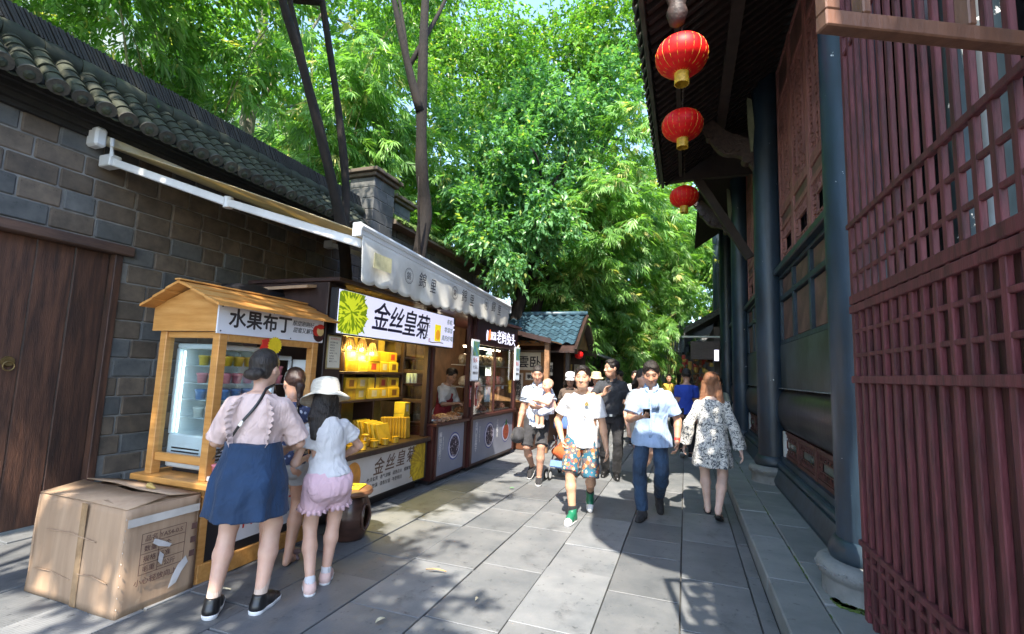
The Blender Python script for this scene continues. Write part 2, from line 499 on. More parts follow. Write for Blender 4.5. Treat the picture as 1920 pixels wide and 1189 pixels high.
def tile_row(y, parent, x0, z0, n, end=True, droop=True):
    for k in range(n):
        me = tile_end if (k == 0 and end) else tile_me
        o = bpy.data.objects.new('cover_tile', me); COL.objects.link(o); o.parent = parent
        s_ = k * .118
        o.location = Vector((x0 - s_ * math.cos(sl), y + random.uniform(-.006, .006), z0 + s_ * math.sin(sl) + .03 + .0*k)) - OFF[parent.name]
        o.rotation_euler = (random.uniform(-.06, .06), -(sl - .09), math.pi + random.uniform(-.03, .03))
    for k in range(2):
        o = bpy.data.objects.new('pan_tile', pan_me); COL.objects.link(o); o.parent = parent
        s_ = k * .17 - .03
        o.location = Vector((x0 - s_ * math.cos(sl), y + .094, z0 + s_ * math.sin(sl) + .055)) - OFF[parent.name]
        o.rotation_euler = (0, -sl, math.pi)
yy = 1.0
while yy < 6.75:
    tile_row(yy, wall, WX + .40, 3.84, 5); yy += .188
ridge = MB()
rr = .10
for k in range(22):                                   # long ridge rolls
    a = 0.6 + k * .29
    m = MB(); m.tube([(WX - .02, a, 4.33), (WX - .02, a + .10, 4.338), (WX - .02, a + .285, 4.332)], [.105, .108, .098], 14)
    m.build('ridge_tile', TILE, wall, smooth=True, auto=40)
for k in range(int(6.3 / .034)):                      # leaning thin tiles standing on the ridge
    ridge.obox((WX - .06, .6 + k * .034 + random.uniform(-.004, .004), 4.50 + random.uniform(-.006, .006)), (.11, .010, .10), (.55, 0, 0))
ridge.box(WX - .15, WX + .02, .5, 6.9, 4.38, 4.44)
o = ridge.build('ridge_stack', mat('ridge_slate', (.035, .035, .033), .85, rnd=.1, bump=.3), wall); o['kind'] = 'stuff'

# the second stretch of wall, with pillars
def pillar(y0, y1, x0, x1, zt, label):
    t = thing('stone_pillar', label, 'pillar', ((x0 + x1) / 2, (y0 + y1) / 2, 0), 'stone pillars of the block wall')
    r_ = 0; z = 0.0
    while z < zt - .01:
        z1 = min(z + .21, zt)
        if z1 < 2.4: z = z1; continue
        ym = (y0 + y1) / 2 + (.1 if r_ % 2 else -.1)
        piece('stone_block', x0, x1, y0, ym - .004, z + .004, z1 - .004, .01, BLOCKB, t, q=.005)
        piece('stone_block', x0, x1, ym + .004, y1, z + .004, z1 - .004, .01, BLOCKB, t, q=.005)
        z = z1; r_ += 1
    MB().box(x0 + .01, x1 - .01, y0 + .01, y1 - .01, 0, zt - .01).build('core', WMORT, t)
    cp = MB(); cp.box(x0 - .06, x1 + .06, y0 - .06, y1 + .06, zt, zt + .07, .01); cp.box(x0 - .12, x1 + .12, y0 - .12, y1 + .12, zt + .07, zt + .14, .01)
    c_ = cp.build('cap', BLOCK, t)
    q = MB()
    for k in range(60):
        q.obox((random.uniform(x0 - .1, x1 + .1), random.uniform(y0 - .1, y1 + .1), zt + .14), (.05, .04, random.uniform(.01, .05)), (random.random(), random.random(), random.random() * 3))
    o = q.build('moss', MOSS, c_); o['kind'] = 'stuff'
pillar(7.02, 7.66, -5.85, -5.30, 5.02, 'stone pillar with mossy cap between the two leaning tree trunks')
pillar(8.35, 8.95, -6.3, -5.75, 5.05, 'stone pillar set back behind the thick dark trunk')
pillar(12.0, 12.6, -5.85, -5.30, 5.2, 'far stone pillar under the white camera tube')
m2 = thing('mossy_wall', 'mossy topped stone wall running back beyond the pillar', 'wall', (WX, 10, 0))
for r_ in range(13):
    z0 = 1.9 + r_ * .19; y = 7.7 + (.2 if r_ % 2 else 0)
    while y < 11.9:
        b_ = min(y + .4, 11.98)
        if z0 < 4.2: piece('stone_block', WX - .14, WX + .01 + random.uniform(-.004, .006), y + .005, b_ - .005, z0, z0 + .18, .01, BLOCKB, m2, q=.02)
        y = b_ + .001
MB().box(WX - .2, WX - .01, 7.68, 12.0, 0, 4.35).build('core', WMORT, m2)
m = MB(); m.prism([(WX + .26, 7.68, 4.33), (WX + .26, 7.68, 4.40), (WX - .1, 7.68, 4.64), (WX - .45, 7.68, 4.40), (WX - .45, 7.68, 4.33)], (0, 4.3, 0))
m.build('coping', BLOCK, m2)
m = MB()
for k in range(900):
    t_ = random.random(); m.obox((WX + .27 - t_ * .38, random.uniform(7.7, 11.95), 4.40 + t_ * .24 + .005), (.045, .05, random.uniform(.008, .03)), (random.uniform(-.3, .3), .6 + random.uniform(-.3, .3), random.random() * 3))
o = m.build('moss', MOSS, m2); o['kind'] = 'stuff'
t = thing('camera_tube', 'white tubular street camera on top of the far stone pillar', 'camera', (-5.45, 12.0, 5.3))
MB().tube([(-5.45, 12.0, 5.3), (-5.45, 12.0, 5.9)], .10, 14).build('housing', mat('white_plastic', (.75, .76, .78), .4), t, smooth=True, auto=40)
MB().tube([(-5.45, 12.1, 4.9), (-5.45, 12.1, 5.35)], .03, 8).build('bracket', MATS['white_plastic'], t)

# door in the wall
DOORW = mat('old_door_wood', (.105, .045, .026), .62, scale=3, col2=(.030, .014, .010), bump=.4, bscale=30, stretch=(6, 6, .6), rnd=.2)
wear(DOORW, (.16, .15, .14), scale=5, amt=.68, width=.06, stretch=(4, 4, .5))
door = thing('wall_door', 'dark plank door set in the stone block wall behind the carton', 'door', (WX - .08, 2.4, 0))
for k in range(5):
    a = 1.66 + k * .298
    piece('plank', WX - .10, WX - .06 + random.uniform(-.003, .003), a + .003, a + .294, .03, 2.62, .006, DOORW, door)
piece('jamb', WX - .10, WX + .02, 3.15, 3.222, 0, 2.62, .006, DOORW, door)
piece('jamb', WX - .10, WX + .02, 1.60, 1.66, 0, 2.62, .006, DOORW, door)
piece('lintel', WX - .11, WX + .07, 1.35, 3.30, 2.62, 2.72, .012, mat('lintel_wood', (.12, .065, .045), .7, scale=4, col2=(.05, .03, .025), bump=.3, stretch=(4, .5, 4)), door)
m = MB(); m.tube([(WX - .06, 2.47, 1.50), (WX - .03, 2.47, 1.50)], [.05, .04], 12); m.tube([(WX - .03, 2.47 + .04 * math.cos(a), 1.46 + .04 * math.sin(a)) for a in np.linspace(0, 6.28, 14)], .006, 6); m.build('lock_plate', mat('brass_dull', (.25, .17, .07), .5, metal=.8), door)

# ---------------------------------------------------------------- the timber hall on the street's other side
NAVY = mat('navy_lacquer', (.022, .042, .062), .42, var=.25, scale=3, bump=.18, bscale=9, spec=.5, bdist=.02)
wear(NAVY, (.55, .57, .58), scale=16, amt=.685, width=.012)
NAVYC = mat('navy_column', (.016, .034, .056), .42, var=.25, scale=3, bump=.3, bscale=7, spec=.55, bdist=.02, stretch=(1, 1, .5))
wear(NAVYC, (.62, .63, .64), scale=11, amt=.685, width=.010)
MAROON = mat('maroon_timber', (.29, .125, .110), .62, var=.2, scale=5, bump=.25, bscale=25, stretch=(4, 4, .7))
BROWNP = mat('brown_panel', (.14, .075, .064), .55, var=.25, scale=4, bump=.2, bscale=30)
wear(BROWNP, (.5, .5, .5), scale=20, amt=.69, width=.012)
BEAM = mat('beam_lacquer', (.040, .032, .034), .30, var=.3, scale=2, bump=.25, bscale=6, bdist=.02)
wear(BEAM, (.62, .63, .65), scale=15, amt=.67, width=.012, stretch=(1, .6, 1))
DARKIN = mat('dark_interior', (.008, .009, .011), .25)
DGLASS = mat('window_dark_glass', (.012, .018, .026), .08, spec=.8)
BASEST = stone_mat('column_base_stone', (.22, .23, .23), (.14, .15, .155), .7, scale=9)
hall = thing('timber_hall', 'tall dark timber hall with columns, lattice windows and deep tiled eave', 'building', (1.5, 9, 0))
cols = [4.1, 8.0, 11.9, 15.8, 19.7]
for i, cy in enumerate(cols):
    m = MB(); m.tube([(1.2, cy, .42), (1.2, cy, 3), (1.2, cy, 7.2)], [.203, .203, .192], 28); c_ = m.build('column', NAVYC, hall, smooth=True, auto=40)
    m = MB(); m.lathe([(.24, .36), (.255, .40), (.25, .45), (.222, .50), (.204, .51)], (1.2, cy, 0), 28); m.build('collar', NAVY, c_, smooth=True)
    m = MB(); m.lathe([(.27, .13), (.30, .135), (.295, .24), (.30, .255), (.325, .275), (.335, .31), (.325, .345), (.29, .368), (.25, .372)], (1.2, cy, 0), 32); m.build('base_stone', BASEST, c_, smooth=True, auto=50)
    if i < 2:
        m = MB()
        for k in range(22):
            a = 2.0 + k * .15
            m.obox((1.2 + .328 * math.cos(a), cy + .328 * math.sin(a), .312 + .010 * math.sin(k * 2.1)), (.010, .018, .008), (.4 * math.sin(k * 1.7), 0, a), .004)
        o = m.build('carving', BASEST, c_); o['kind'] = 'stuff'
def fret(m, y0, y1, z0, z1, x, w=.014, d=.02, step=.085):
    """key-pattern border of short bars round an oblong opening"""
    m.box(x, x + d, y0, y0 + w, z0, z1); m.box(x, x + d, y1 - w, y1, z0, z1)
    m.box(x, x + d, y0 + w, y1 - w, z0, z0 + w); m.box(x, x + d, y0 + w, y1 - w, z1 - w, z1)
    iy0, iy1, iz0, iz1 = y0 + step, y1 - step, z0 + step, z1 - step
    m.box(x + .002, x + d, iy0, iy0 + w, iz0, iz1); m.box(x + .002, x + d, iy1 - w, iy1, iz0, iz1)
    m.box(x + .002, x + d, iy0 + w, iy1 - w, iz0, iz0 + w); m.box(x + .002, x + d, iy0 + w, iy1 - w, iz1 - w, iz1)
    z = z0 + .05; k = 0
    while z < z1 - .04:
        a = (y0 + w, iy0) if k % 2 == 0 else (y0 + w, y0 + step * .6)
        m.box(x + .001, x + d - .002, a[0], a[1], z, z + w * .9)
        b_ = (iy1, y1 - w) if k % 2 else (y1 - step * .6, y1 - w)
        m.box(x + .001, x + d - .002, b_[0], b_[1], z, z + w * .9)
        if k % 2 == 0:
            m.box(x + .001, x + d - .002, y0 + step * .5, y0 + step * .5 + w * .8, z + w * .9, z + .05)
            m.box(x + .001, x + d - .002, y1 - step * .5 - w * .8, y1 - step * .5, z + w * .9, z + .05)
        z += .055; k += 1
    y = y0 + .06; k = 0
    while y < y1 - .05:
        m.box(x + .001, x + d - .002, y, y + w * .9, z0 + w, z0 + step * (1 if k % 2 else .6))
        m.box(x + .001, x + d - .002, y, y + w * .9, z1 - step * (1 if k % 2 else .6), z1 - w)
        y += .06; k += 1
FX = 1.34
for bay in range(4):
    ya, yb = cols[bay] + .17, cols[bay + 1] - .17
    # plinth and its sill
    m = MB(); m.prism([(1.17, ya, .135), (1.15, ya, .20), (1.20, ya, .37), (1.24, ya, .385), (1.5, ya, .385), (1.5, ya, .135)], (0, yb - ya, 0)); m.build('plinth', NAVY, hall)
    m = MB(); m.tube([(1.235, ya, .42), (1.235, yb, .42)], .038, 12); m.box(1.235, 1.5, ya, yb, .386, .462); m.box(1.262, 1.5, ya, yb, .462, .53); m.build('sill', NAVY, hall, smooth=True, auto=40)
    # low window
    n = 4; w_ = (yb - ya) / n
    m = MB(); m.box(1.62, 1.65, ya, yb, .5, .92); m.build('low_backing', DARKIN, hall)
    for k in range(n):
        a, b_ = ya + k * w_, ya + (k + 1) * w_
        q = MB(); q.box(1.30, 1.36, a + .004, a + .05, .531, .885); q.box(1.30, 1.36, b_ - .05, b_ - .004, .531, .885); q.box(1.305, 1.355, a + .05, b_ - .05, .531, .575); q.box(1.305, 1.355, a + .05, b_ - .05, .85, .885)
        wn = q.build('low_window', mat('low_window_red', (.085, .024, .018), .5, var=.25), hall)
        if bay < 2:
            q = MB(); fret(q, a + .055, b_ - .055, .58, .845, 1.315, .013, .02, .075); lt = q.build('lattice', MATS['low_window_red'], wn); lt['kind'] = 'stuff'
            MB().box(1.345, 1.35, a + .14, b_ - .14, .66, .775).build('pane', mat('old_pane', (.20, .22, .19), .2, col2=(.10, .11, .09), scale=3), wn)
    MB().box(1.285, 1.40, yb - .13, yb - .055, .535, .88).build('white_post', mat('white_post_paint', (.55, .55, .54), .6), hall)
    # big rounded beam, flat band
    bm = MB(); prof = []
    for k in range(13):
        t = -math.pi / 2 + math.pi * k / 12
        prof.append((1.40 - .165 * math.cos(t) ** .7 if abs(math.cos(t)) > 1e-6 else 1.40, ya, 1.175 + .295 * math.sin(t)))
    bm.prism(prof, (0, yb - ya, 0)); bm.build('beam', BEAM, hall, smooth=True, auto=50)
    MB().box(1.255, 1.5, ya, yb, 1.472, 1.478).build('bead', mat('chipped_edge', (.45, .46, .47), .8, col2=(.05, .06, .07), scale=30), hall)
    MB().box(1.29, 1.5, ya, yb, 1.48, 2.085).build('band', mat('band_lacquer', (.040, .052, .060), .38, var=.35, scale=2, bump=.2, bscale=12), hall)
    # panel zone
    MB().box(1.37, 1.5, ya, yb, 2.09, 3.13).build('panel_back', BROWNP, hall)
    for k in range(n + 1):
        y = ya + k * w_
        piece('panel_stile', 1.30, 1.369, max(ya, y - .045), min(yb, y + .045), 2.15, 3.05, .006, NAVY, hall)
    piece('panel_rail', 1.295, 1.369, ya, yb, 2.088, 2.148, .006, NAVY, hall)
    piece('panel_rail', 1.298, 1.369, ya, yb, 2.72, 2.79, .006, NAVY, hall)
    piece('panel_rail', 1.295, 1.369, ya, yb, 3.052, 3.10, .006, NAVY, hall)
    piece('window_rail', 1.22, 1.40, ya - .05, yb + .05, 3.102, 3.19, .012, NAVY, hall)
    for k in range(n):
        a, b_ = ya + k * w_ + .06, ya + (k + 1) * w_ - .06
        piece('panel', 1.335, 1.369, a, b_, 2.165, 2.705, .016, BROWNP, hall)
        piece('panel', 1.335, 1.369, a, b_, 2.805, 3.04, .016, BROWNP, hall)
    # window leaves
    MB().box(1.42, 1.46, ya, yb, 3.19, 6.3).build('window_glass', DGLASS, hall)
    for k in range(n):
        a, b_ = ya + k * w_ + .006, ya + (k + 1) * w_ - .006
        q = MB()
        for (u0, u1) in ((a, a + .065), (b_ - .065, b_)): q.box(1.325, 1.40, u0, u1, 3.191, 6.29, .005)
        for (z0, z1) in ((3.191, 3.25), (3.76, 3.83), (4.02, 4.09), (5.72, 5.79), (6.23, 6.29), (3.97, 4.018)): q.box(1.33, 1.395, a + .066, b_ - .066, z0, z1, .004)
        wn = q.build('window', MAROON, hall)
        MB().box(1.35, 1.39, a + .066, b_ - .066, 3.83, 3.97).build('panel', BROWNP, wn); MB().box(1.35, 1.39, a + .066, b_ - .066, 5.79, 6.23).build('panel', BROWNP, wn)
        if bay < 2:
            q = MB(); fret(q, a + .068, b_ - .068, 3.252, 3.758, 1.345, .016, .03, .13); lt = q.build('lattice', MAROON, wn); lt['kind'] = 'stuff'
            q = MB(); mid = (a + b_) / 2
            fret(q, a + .068, mid - .012, 4.092, 5.718, 1.345, .014, .03, .105); fret(q, mid + .012, b_ - .068, 4.092, 5.718, 1.345, .014, .03, .105)
            q.box(1.34, 1.395, mid - .012, mid + .012, 4.092, 5.718)
            for zz in (4.24, 5.56):
                for (u0, u1) in ((a + .10, mid - .04), (mid + .04, b_ - .10)):
                    c0 = (u0 + u1) / 2
                    q.bar((1.36, c0 - .07, zz - .07), (1.36, c0 + .07, zz + .07), .02, .014, up=(1, 0, 0)); q.bar((1.361, c0 + .07, zz - .07), (1.361, c0 - .07, zz + .07), .02, .014, up=(1, 0, 0))
            lt = q.build('lattice', MAROON, wn); lt['kind'] = 'stuff'
        else:
            q = MB()
            for u in np.arange(a + .1, b_ - .06, .06): q.box(1.35, 1.37, u, u + .02, 4.092, 5.718)
            for z in np.arange(3.3, 3.75, .08): q.box(1.35, 1.37, a + .066, b_ - .066, z, z + .02)
            lt = q.build('lattice', MAROON, wn); lt['kind'] = 'stuff'
    piece('head_beam', 1.20, 1.44, ya, yb, 6.30, 6.52, .015, mat('green_black_beam', (.03, .036, .033), .45, var=.2), hall)
    MB().box(1.30, 1.5, ya, yb, 6.53, 7.3).build('frieze', DARKW, hall)
MB().box(1.5, 9.0, 3.95, 20, .0, 7.25).build('inner_body', DARKIN, hall)
# eave: rafters, boarding, edge
eave = hall
EA, EB = 4.25, 9.3; EX, EZ, SLP = -.40, 5.20, .66
RAFT = mat('rafter_wood', (.030, .019, .016), .7, var=.2, scale=6)
k = 0; y = EA + .06
while y < EB:
    m = MB(); m.bar((EX + .05, y, EZ + .03), (1.75, y, EZ + .03 + SLP * (1.75 - EX - .05)), .055, .06); m.build('rafter', RAFT, eave); y += .155
m = MB(); m.prism([(EX, EA, EZ + .07), (1.9, EA, EZ + .07 + SLP * (1.9 - EX)), (1.9, EA, EZ + .15 + SLP * (1.9 - EX)), (EX, EA, EZ + .15)], (0, EB - EA, 0)); m.build('roof_boarding', mat('roof_board', (.038, .025, .021), .8, var=.2), eave)
m = MB(); m.box(EX - .015, EX + .035, EA, EB, EZ - .03, EZ + .10, .006); m.build('eave_board', mat('eave_board', (.05, .058, .045), .6, var=.3), eave)
m = MB(); m.box(EX + .30, EX + .36, EA, EB, EZ + .14, EZ + .22); m.box(EX + .9, EX + 1.04, EA, EB, EZ + .50, EZ + .62); m.build('purlin', RAFT, eave)
tl = MB(); tl.prism([(0, -.095, .05), (0, -.06, -.045), (0, -.02, -.085), (0, .02, -.085), (0, .06, -.045), (0, .095, .05)], (.016, 0, 0)); drip = tl.mesh('drip_tile'); drip.materials.append(TILE)
y = EA
while y < EB:
    o = bpy.data.objects.new('drip_tile', drip); COL.objects.link(o); o.parent = eave
    o.location = Vector((EX - .05, y, EZ + .09)) - OFF[hall.name]; o.rotation_euler = (0, .35, 0)
    o = bpy.data.objects.new('cover_tile', tile_end); COL.objects.link(o); o.parent = eave
    o.location = Vector((EX - .06, y + .105, EZ + .18)) - OFF[hall.name]; o.rotation_euler = (0, -math.atan(SLP), 0)
    y += .21
m = MB()
y = EA + .105
while y < EB:
    m.bar((EX + .05, y, EZ + .26), (1.9, y, EZ + .26 + SLP * (1.85 - EX)), .14, .10); y += .21
o = m.build('upper_tiles', TILE, eave); o['kind'] = 'stuff'
# carved brackets at the columns, pale struts, hanging post
CARVE = mat('carved_wood', (.050, .028, .022), .6, var=.3, scale=18, bump=.8, bscale=30)
for cy in (8.0, 5.9, 11.9):
    pts = []
    for t in np.linspace(0, 1, 14):
        pts.append((1.05 - 1.0 * t, cy - .06, 4.75 + 1.0 * t + .10 * math.sin(t * 9)))
    up = [(1.05 - 1.0 * t, cy - .06, 5.20 + .82 * t + .04 * math.sin(t * 11)) for t in np.linspace(1, 0, 10)]
    m = MB(); m.prism(pts + up, (0, .12, 0))
    for t in np.linspace(.08, .92, 7):
        c = Vector((1.0 - .95 * t, cy, 4.86 + 1.0 * t + .1 * math.sin(t * 9)))
        m.tube([c + Vector((0, -.09, 0)), c + Vector((0, .09, 0))], .06 + .02 * math.sin(t * 20), 10)
        m.tube([c + Vector((0, -.1, .0)), c + Vector((0, .1, .0))], .03, 8)
    if cy != 5.9: m.build('carved_bracket', CARVE, eave)
for cy in (8.0, 11.9):
    m = MB(); m.prism([(1.0, cy - .1, 5.1), (1.03, cy - .1, 5.5), (1.0, cy - .1, 5.95), (.93, cy - .1, 6.0), (.94, cy - .1, 5.5), (.97, cy - .1, 5.1)], (0, .05, 0)); m.build('pale_strut', mat('pale_green_wood', (.22, .24, .15), .7), eave)
m = MB(); m.lathe([(.02, -.5), (.07, -.46), (.10, -.36), (.075, -.28), (.10, -.2), (.10, -.08), (.075, -.02), (.09, .3), (.09, .6)], (-.06, 4.42, 5.35), 14); m.build('hanging_post', CARVE, eave, smooth=True)
m = MB(); m.bar((1.1, 9.35, 3.75), (.15, 9.35, 5.45), .12, .14); m.build('brace', RAFT, eave)
m = MB(); m.bar((1.1, 9.3, 5.35), (-.3, 9.3, 5.35), .1, .14); m.build('cross_beam', RAFT, eave)
m = MB(); m.prism([(.30, EB + .01, EZ + .07 + SLP * (.30 - EX)), (1.9, EB + .01, EZ + .07 + SLP * (1.9 - EX)), (1.9, EB + .01, EZ + .17 + SLP * (1.9 - EX)), (.30, EB + .01, EZ + .17 + SLP * (.30 - EX))], (0, 7.0, 0)); m.build('rear_roof', MATS['roof_board'], eave)
m = MB(); m.prism([(-.38, 9.34, 5.27), (1.3, 9.34, 5.33), (1.3, 9.34, 6.4)], (0, .04, 0)); m.build('end_board', RAFT, eave)

# ---------------------------------------------------------------- lattice gate, its small roof, the open casement
GATE = mat('gate_red_timber', (.120, .026, .033), .6, var=.28, scale=6, bump=.25, bscale=30, stretch=(4, 4, .6), rnd=.12)
wear(GATE, (.18, .065, .07), scale=14, amt=.68, width=.05, stretch=(1, 1, .25))
wear(GATE, (.018, .014, .016), scale=2.6, amt=.70, width=.10, stretch=(1, 3, 1))
GATEB = mat('gate_board', (.095, .024, .032), .65, var=.35, scale=5, bump=.25, bscale=30, stretch=(4, 4, .5), rnd=.2)
wear(GATEB, (.012, .010, .012), scale=2.2, amt=.66, width=.10, stretch=(1, 5, .8))
GX = 1.05
gate = thing('lattice_gate', 'dark red lattice gate with close vertical bars', 'gate', (GX, 2.4, .1))
zt = 4.9
ybars = [3.70 - k * .122 for k in range(24)]
for k, y in enumerate(ybars):
    w = .055 if k == 0 else .040
    piece('bar', GX - .012, GX + .013, y - w / 2, y + w / 2, .10, zt, .004, GATE, gate)
for (z, h, x0) in ((.585, .035, -.034), (.50, .028, -.014), (.36, .028, -.014), (.22, .028, -.014), (1.60, .045, -.034), (1.755, .026, -.014), (1.91, .026, -.014), (2.055, .05, -.03), (2.12, .06, -.026),
                   (2.28, .026, -.014), (2.44, .026, -.014), (2.62, .035, -.030), (3.84, .026, -.014), (3.98, .026, -.014), (4.6, .06, -.03)):
    piece('rail', GX + x0 * .8, GX + .010, .85, 3.735, z - h / 2, z + h / 2, .004, GATE, gate)
for k in range(23):
    y = ybars[k]
    piece('board', GX + .040, GX + .058, y - .121, y - .001, .12, 2.08, .003, GATEB, gate)
piece('post', GX + .0, GX + .1, .70, .84, .1, 4.9, .008, GATE, gate)
# what stands behind the gate's open lattice
PALE = mat('pale_frame', (.55, .60, .62), .6, var=.12, scale=4)
inn = thing('inner_partition', 'pale framed partition with old brick infill seen through the gate', 'partition', (2.4, 2.5, .1))
for y in (3.5, 2.9, 2.3, 1.8, 1.3): piece('pale_stud', 2.14, 2.20, y - .035, y + .035, .1, 5.2, .004, PALE, inn)
for z in (2.2, 3.1, 4.2): piece('pale_rail', 2.145, 2.195, 1.0, 3.0, z - .03, z + .03, .004, PALE, inn)
piece('pale_board', 2.21, 2.24, .9, 3.9, .1, 2.75, .004, PALE, inn)
OLDB = stone_mat('old_brick', (.26, .25, .18), (.13, .13, .09), .9, rnd=.2, scale=9, moss=.62)
for r_ in range(36):
    z = 2.76 + r_ * .068
    y = 2.35 + (.06 if r_ % 2 else 0)
    while y < 3.4:
        piece('brick', 2.24, 2.32, y, y + .115, z, z + .058, .004, OLDB, inn); y += .124
MB().box(2.33, 2.4, .5, 3.9, .1, 5.2).build('back_wall', WMORT, inn)
MB().box(2.205, 2.21, 1.0, 2.2, 2.76, 5.2).build('pane', DGLASS, inn)
t = thing('inner_column', 'dark blue column with peeling white paint behind the gate bars', 'column', (1.62, 3.42, .1))
PEEL = mat('peeling_column', (.019, .033, .047), .3, var=.2, scale=3); wear(PEEL, (.6, .62, .64), scale=3.4, amt=.60, width=.012)
MB().tube([(1.62, 3.42, .1), (1.62, 3.42, 5.2)], .17, 24).build('shaft', PEEL, t, smooth=True, auto=40)
MB().tube([(1.5, 3.16, .1), (1.49, 3.17, 1.8), (1.5, 3.16, 2.9), (1.47, 3.2, 3.6), (1.5, 3.17, 5.2)], .012, 6).build('cable', PALE, t)
# gate roof above the frame (its tile edge draws the scalloped shadow on the paving)
gr = thing('gate_roof', 'small tiled roof over the red lattice gate', 'roof', (1.2, 1.2, 4.9))
m = MB(); m.prism([(.92, -2.6, 4.88), (1.72, -2.6, 5.40), (1.72, -2.6, 5.50), (.92, -2.6, 4.98)], (0, 6.6, 0)); m.build('roof_boarding', MATS['roof_board'], gr)
y = -2.0
while y < 4.0:
    o = bpy.data.objects.new('drip_tile', drip); COL.objects.link(o); o.parent = gr; o.location = Vector((.83, y, 4.88)) - OFF[gr.name]; o.rotation_euler = (0, .3, 0); o.scale = (1, 1.1, 1.2)
    o = bpy.data.objects.new('cover_tile', tile_end); COL.objects.link(o); o.parent = gr; o.location = Vector((.81, y + .105, 4.94)) - OFF[gr.name]; o.rotation_euler = (0, -.56, 0)
    y += .21
# unseen plate at the roof edge, outlined to cast the rounded shadow on the paving
pts = [(.95, .62), (.50, .70), (.12, .92), (-.10, 1.22), (-.18, 1.45), (-.34, 2.75), (.95, 2.75)]
m = MB(); m.prism([(x, y, 4.95 + (.8 - x) * .06) for x, y in pts], (0, 0, .10)); m.build('shadow_corner_plate', MATS['roof_board'], gr)
# casement
FR = mat('casement_wood', (.16, .075, .045), .45, var=.2, scale=5, bump=.2, stretch=(2, 2, .6))
cs = thing('open_casement', 'brown wooden casement frame swung open above the street', 'window frame', (.38, 1.5, 2.57))
B0 = Vector((.392, 1.5, 2.605)); D = Vector((.905, .425, 0)).normalized(); cnrm = Vector((-.425, .905, 0)).normalized()
def cbar(a, b, w, name):
    q = MB(); q.bar(a, b, w, .045, .004, up=tuple(cnrm)); q.build(name, FR, cs)
HT = .97
cbar(B0 - D * .0225, B0 + D * .80, .05, 'bottom_rail')
cbar(B0 + Vector((0, 0, .0255)), B0 + Vector((0, 0, HT - .0255)), .045, 'stile')
cbar(B0 + Vector((0, 0, HT)) - D * .0225, B0 + D * .80 + Vector((0, 0, HT)), .05, 'top_rail')
for s_ in (.105, .44, .78): cbar(B0 + D * s_ + Vector((0, 0, .0255)), B0 + D * s_ + Vector((0, 0, HT - .0255)), .026, 'mullion')

# ---------------------------------------------------------------- red lanterns
LRED = mat('lantern_silk', (.70, .008, .008), .5, var=.12, scale=8, spec=.25)
LGOLD = mat('lantern_gold', (.62, .38, .03), .45, var=.2, scale=20)
def lantern(x, y, z, r, label, top):
    t = thing('red_lantern', label, 'lantern', (x, y, z), 'red lanterns hanging from the eave', local=True)
    seg = 48; prof = []
    for k in range(17):
        a = -math.pi / 2 + math.pi * k / 16
        prof.append((max(.26, math.cos(a) ** .75) if abs(a) < 1.5 else .26, math.sin(a) * .72))
    vs = []; fs = []
    for pr, pz in prof:
        for k in range(seg):
            a = 2 * math.pi * k / seg; bulge = 1 - .028 * (abs(math.cos(a * 10)) < .25) * 1.0
            vs.append((r * pr * bulge * math.cos(a), r * pr * bulge * math.sin(a), r * pz))
    for i in range(len(prof) - 1):
        for k in range(seg): fs.append((i * seg + k, i * seg + (k + 1) % seg, (i + 1) * seg + (k + 1) % seg, (i + 1) * seg + k))
    sh = MB().add(vs, fs).build('shade', LRED, t, smooth=True)
    for k in range(20):
        a = 2 * math.pi * (k + .5) / 20
        q = MB(); q.tube([(r * pr * 1.004 * math.cos(a), r * pr * 1.004 * math.sin(a), r * pz) for pr, pz in prof[1:-1:2]], r * .008, 4); q.build('rib', LGOLD, t)
    MB().lathe([(r * .30, .70 * r), (r * .28, .78 * r), (r * .05, .79 * r)], seg=20).build('cap', LGOLD, t)
    MB().lathe([(r * .05, -.80 * r), (r * .28, -.79 * r), (r * .28, -.68 * r)], seg=20).build('collar', LGOLD, t)
    q = MB()
    for k in range(36):
        a = 2 * math.pi * k / 36; rr = r * .265
        q.obox((rr * math.cos(a), rr * math.sin(a), -.98 * r), (r * .012, r * .021, r * .20 + random.uniform(-.02, .01) * r), (0, 0, a))
    o = q.build('tassel', LGOLD, t); o['kind'] = 'stuff'
    MB().tube([(0, 0, .78 * r), (.01, 0, (top - z) * .5), (0, 0, top - z)], .006, 6).build('cord', mat('cord_dark', (.05, .03, .02), .8), t)
lantern(-.02, 4.46, 4.57, .238, 'largest red lantern, the topmost of the three under the eave', 5.4)
lantern(-.02, 5.78, 4.57, .238, 'middle red lantern of the three hanging under the eave', 5.5)
lantern(-.005, 8.15, 4.55, .232, 'smallest and lowest looking red lantern of the three under the eave', 5.5)
# ---------------------------------------------------------------- awning
ALU = mat('white_metal', (.62, .63, .63), .35, var=.06, scale=3)
FAB = mat('awning_fabric', (.62, .57, .44), .8, var=.12, scale=4, col2=(.48, .40, .24), bump=.15, bscale=60)
n_ = FAB.node_tree; b_ = n_.nodes['Principled BSDF']
b_.inputs['Transmission Weight'].default_value = 0.0
trl = n_.nodes.new('ShaderNodeBsdfTranslucent'); trl.inputs[0].default_value = (.62, .50, .24, 1)
mxs = n_.nodes.new('ShaderNodeMixShader'); mxs.inputs[0].default_value = .35
n_.links.new(b_.outputs[0], mxs.inputs[1]); n_.links.new(trl.outputs[0], mxs.inputs[2]); n_.links.new(mxs.outputs[0], n_.nodes['Material Output'].inputs[0])
VAL = mat('valance_fabric', (.66, .65, .60), .85, var=.10, scale=3, col2=(.50, .49, .44), bump=.2, bscale=30)
INK = mat('print_ink', (.035, .03, .035), .7)
aw = thing('street_awning', 'long cream awning with scalloped printed valance reaching out from the wall', 'awning', (-5.45, 4.5, 3.7))
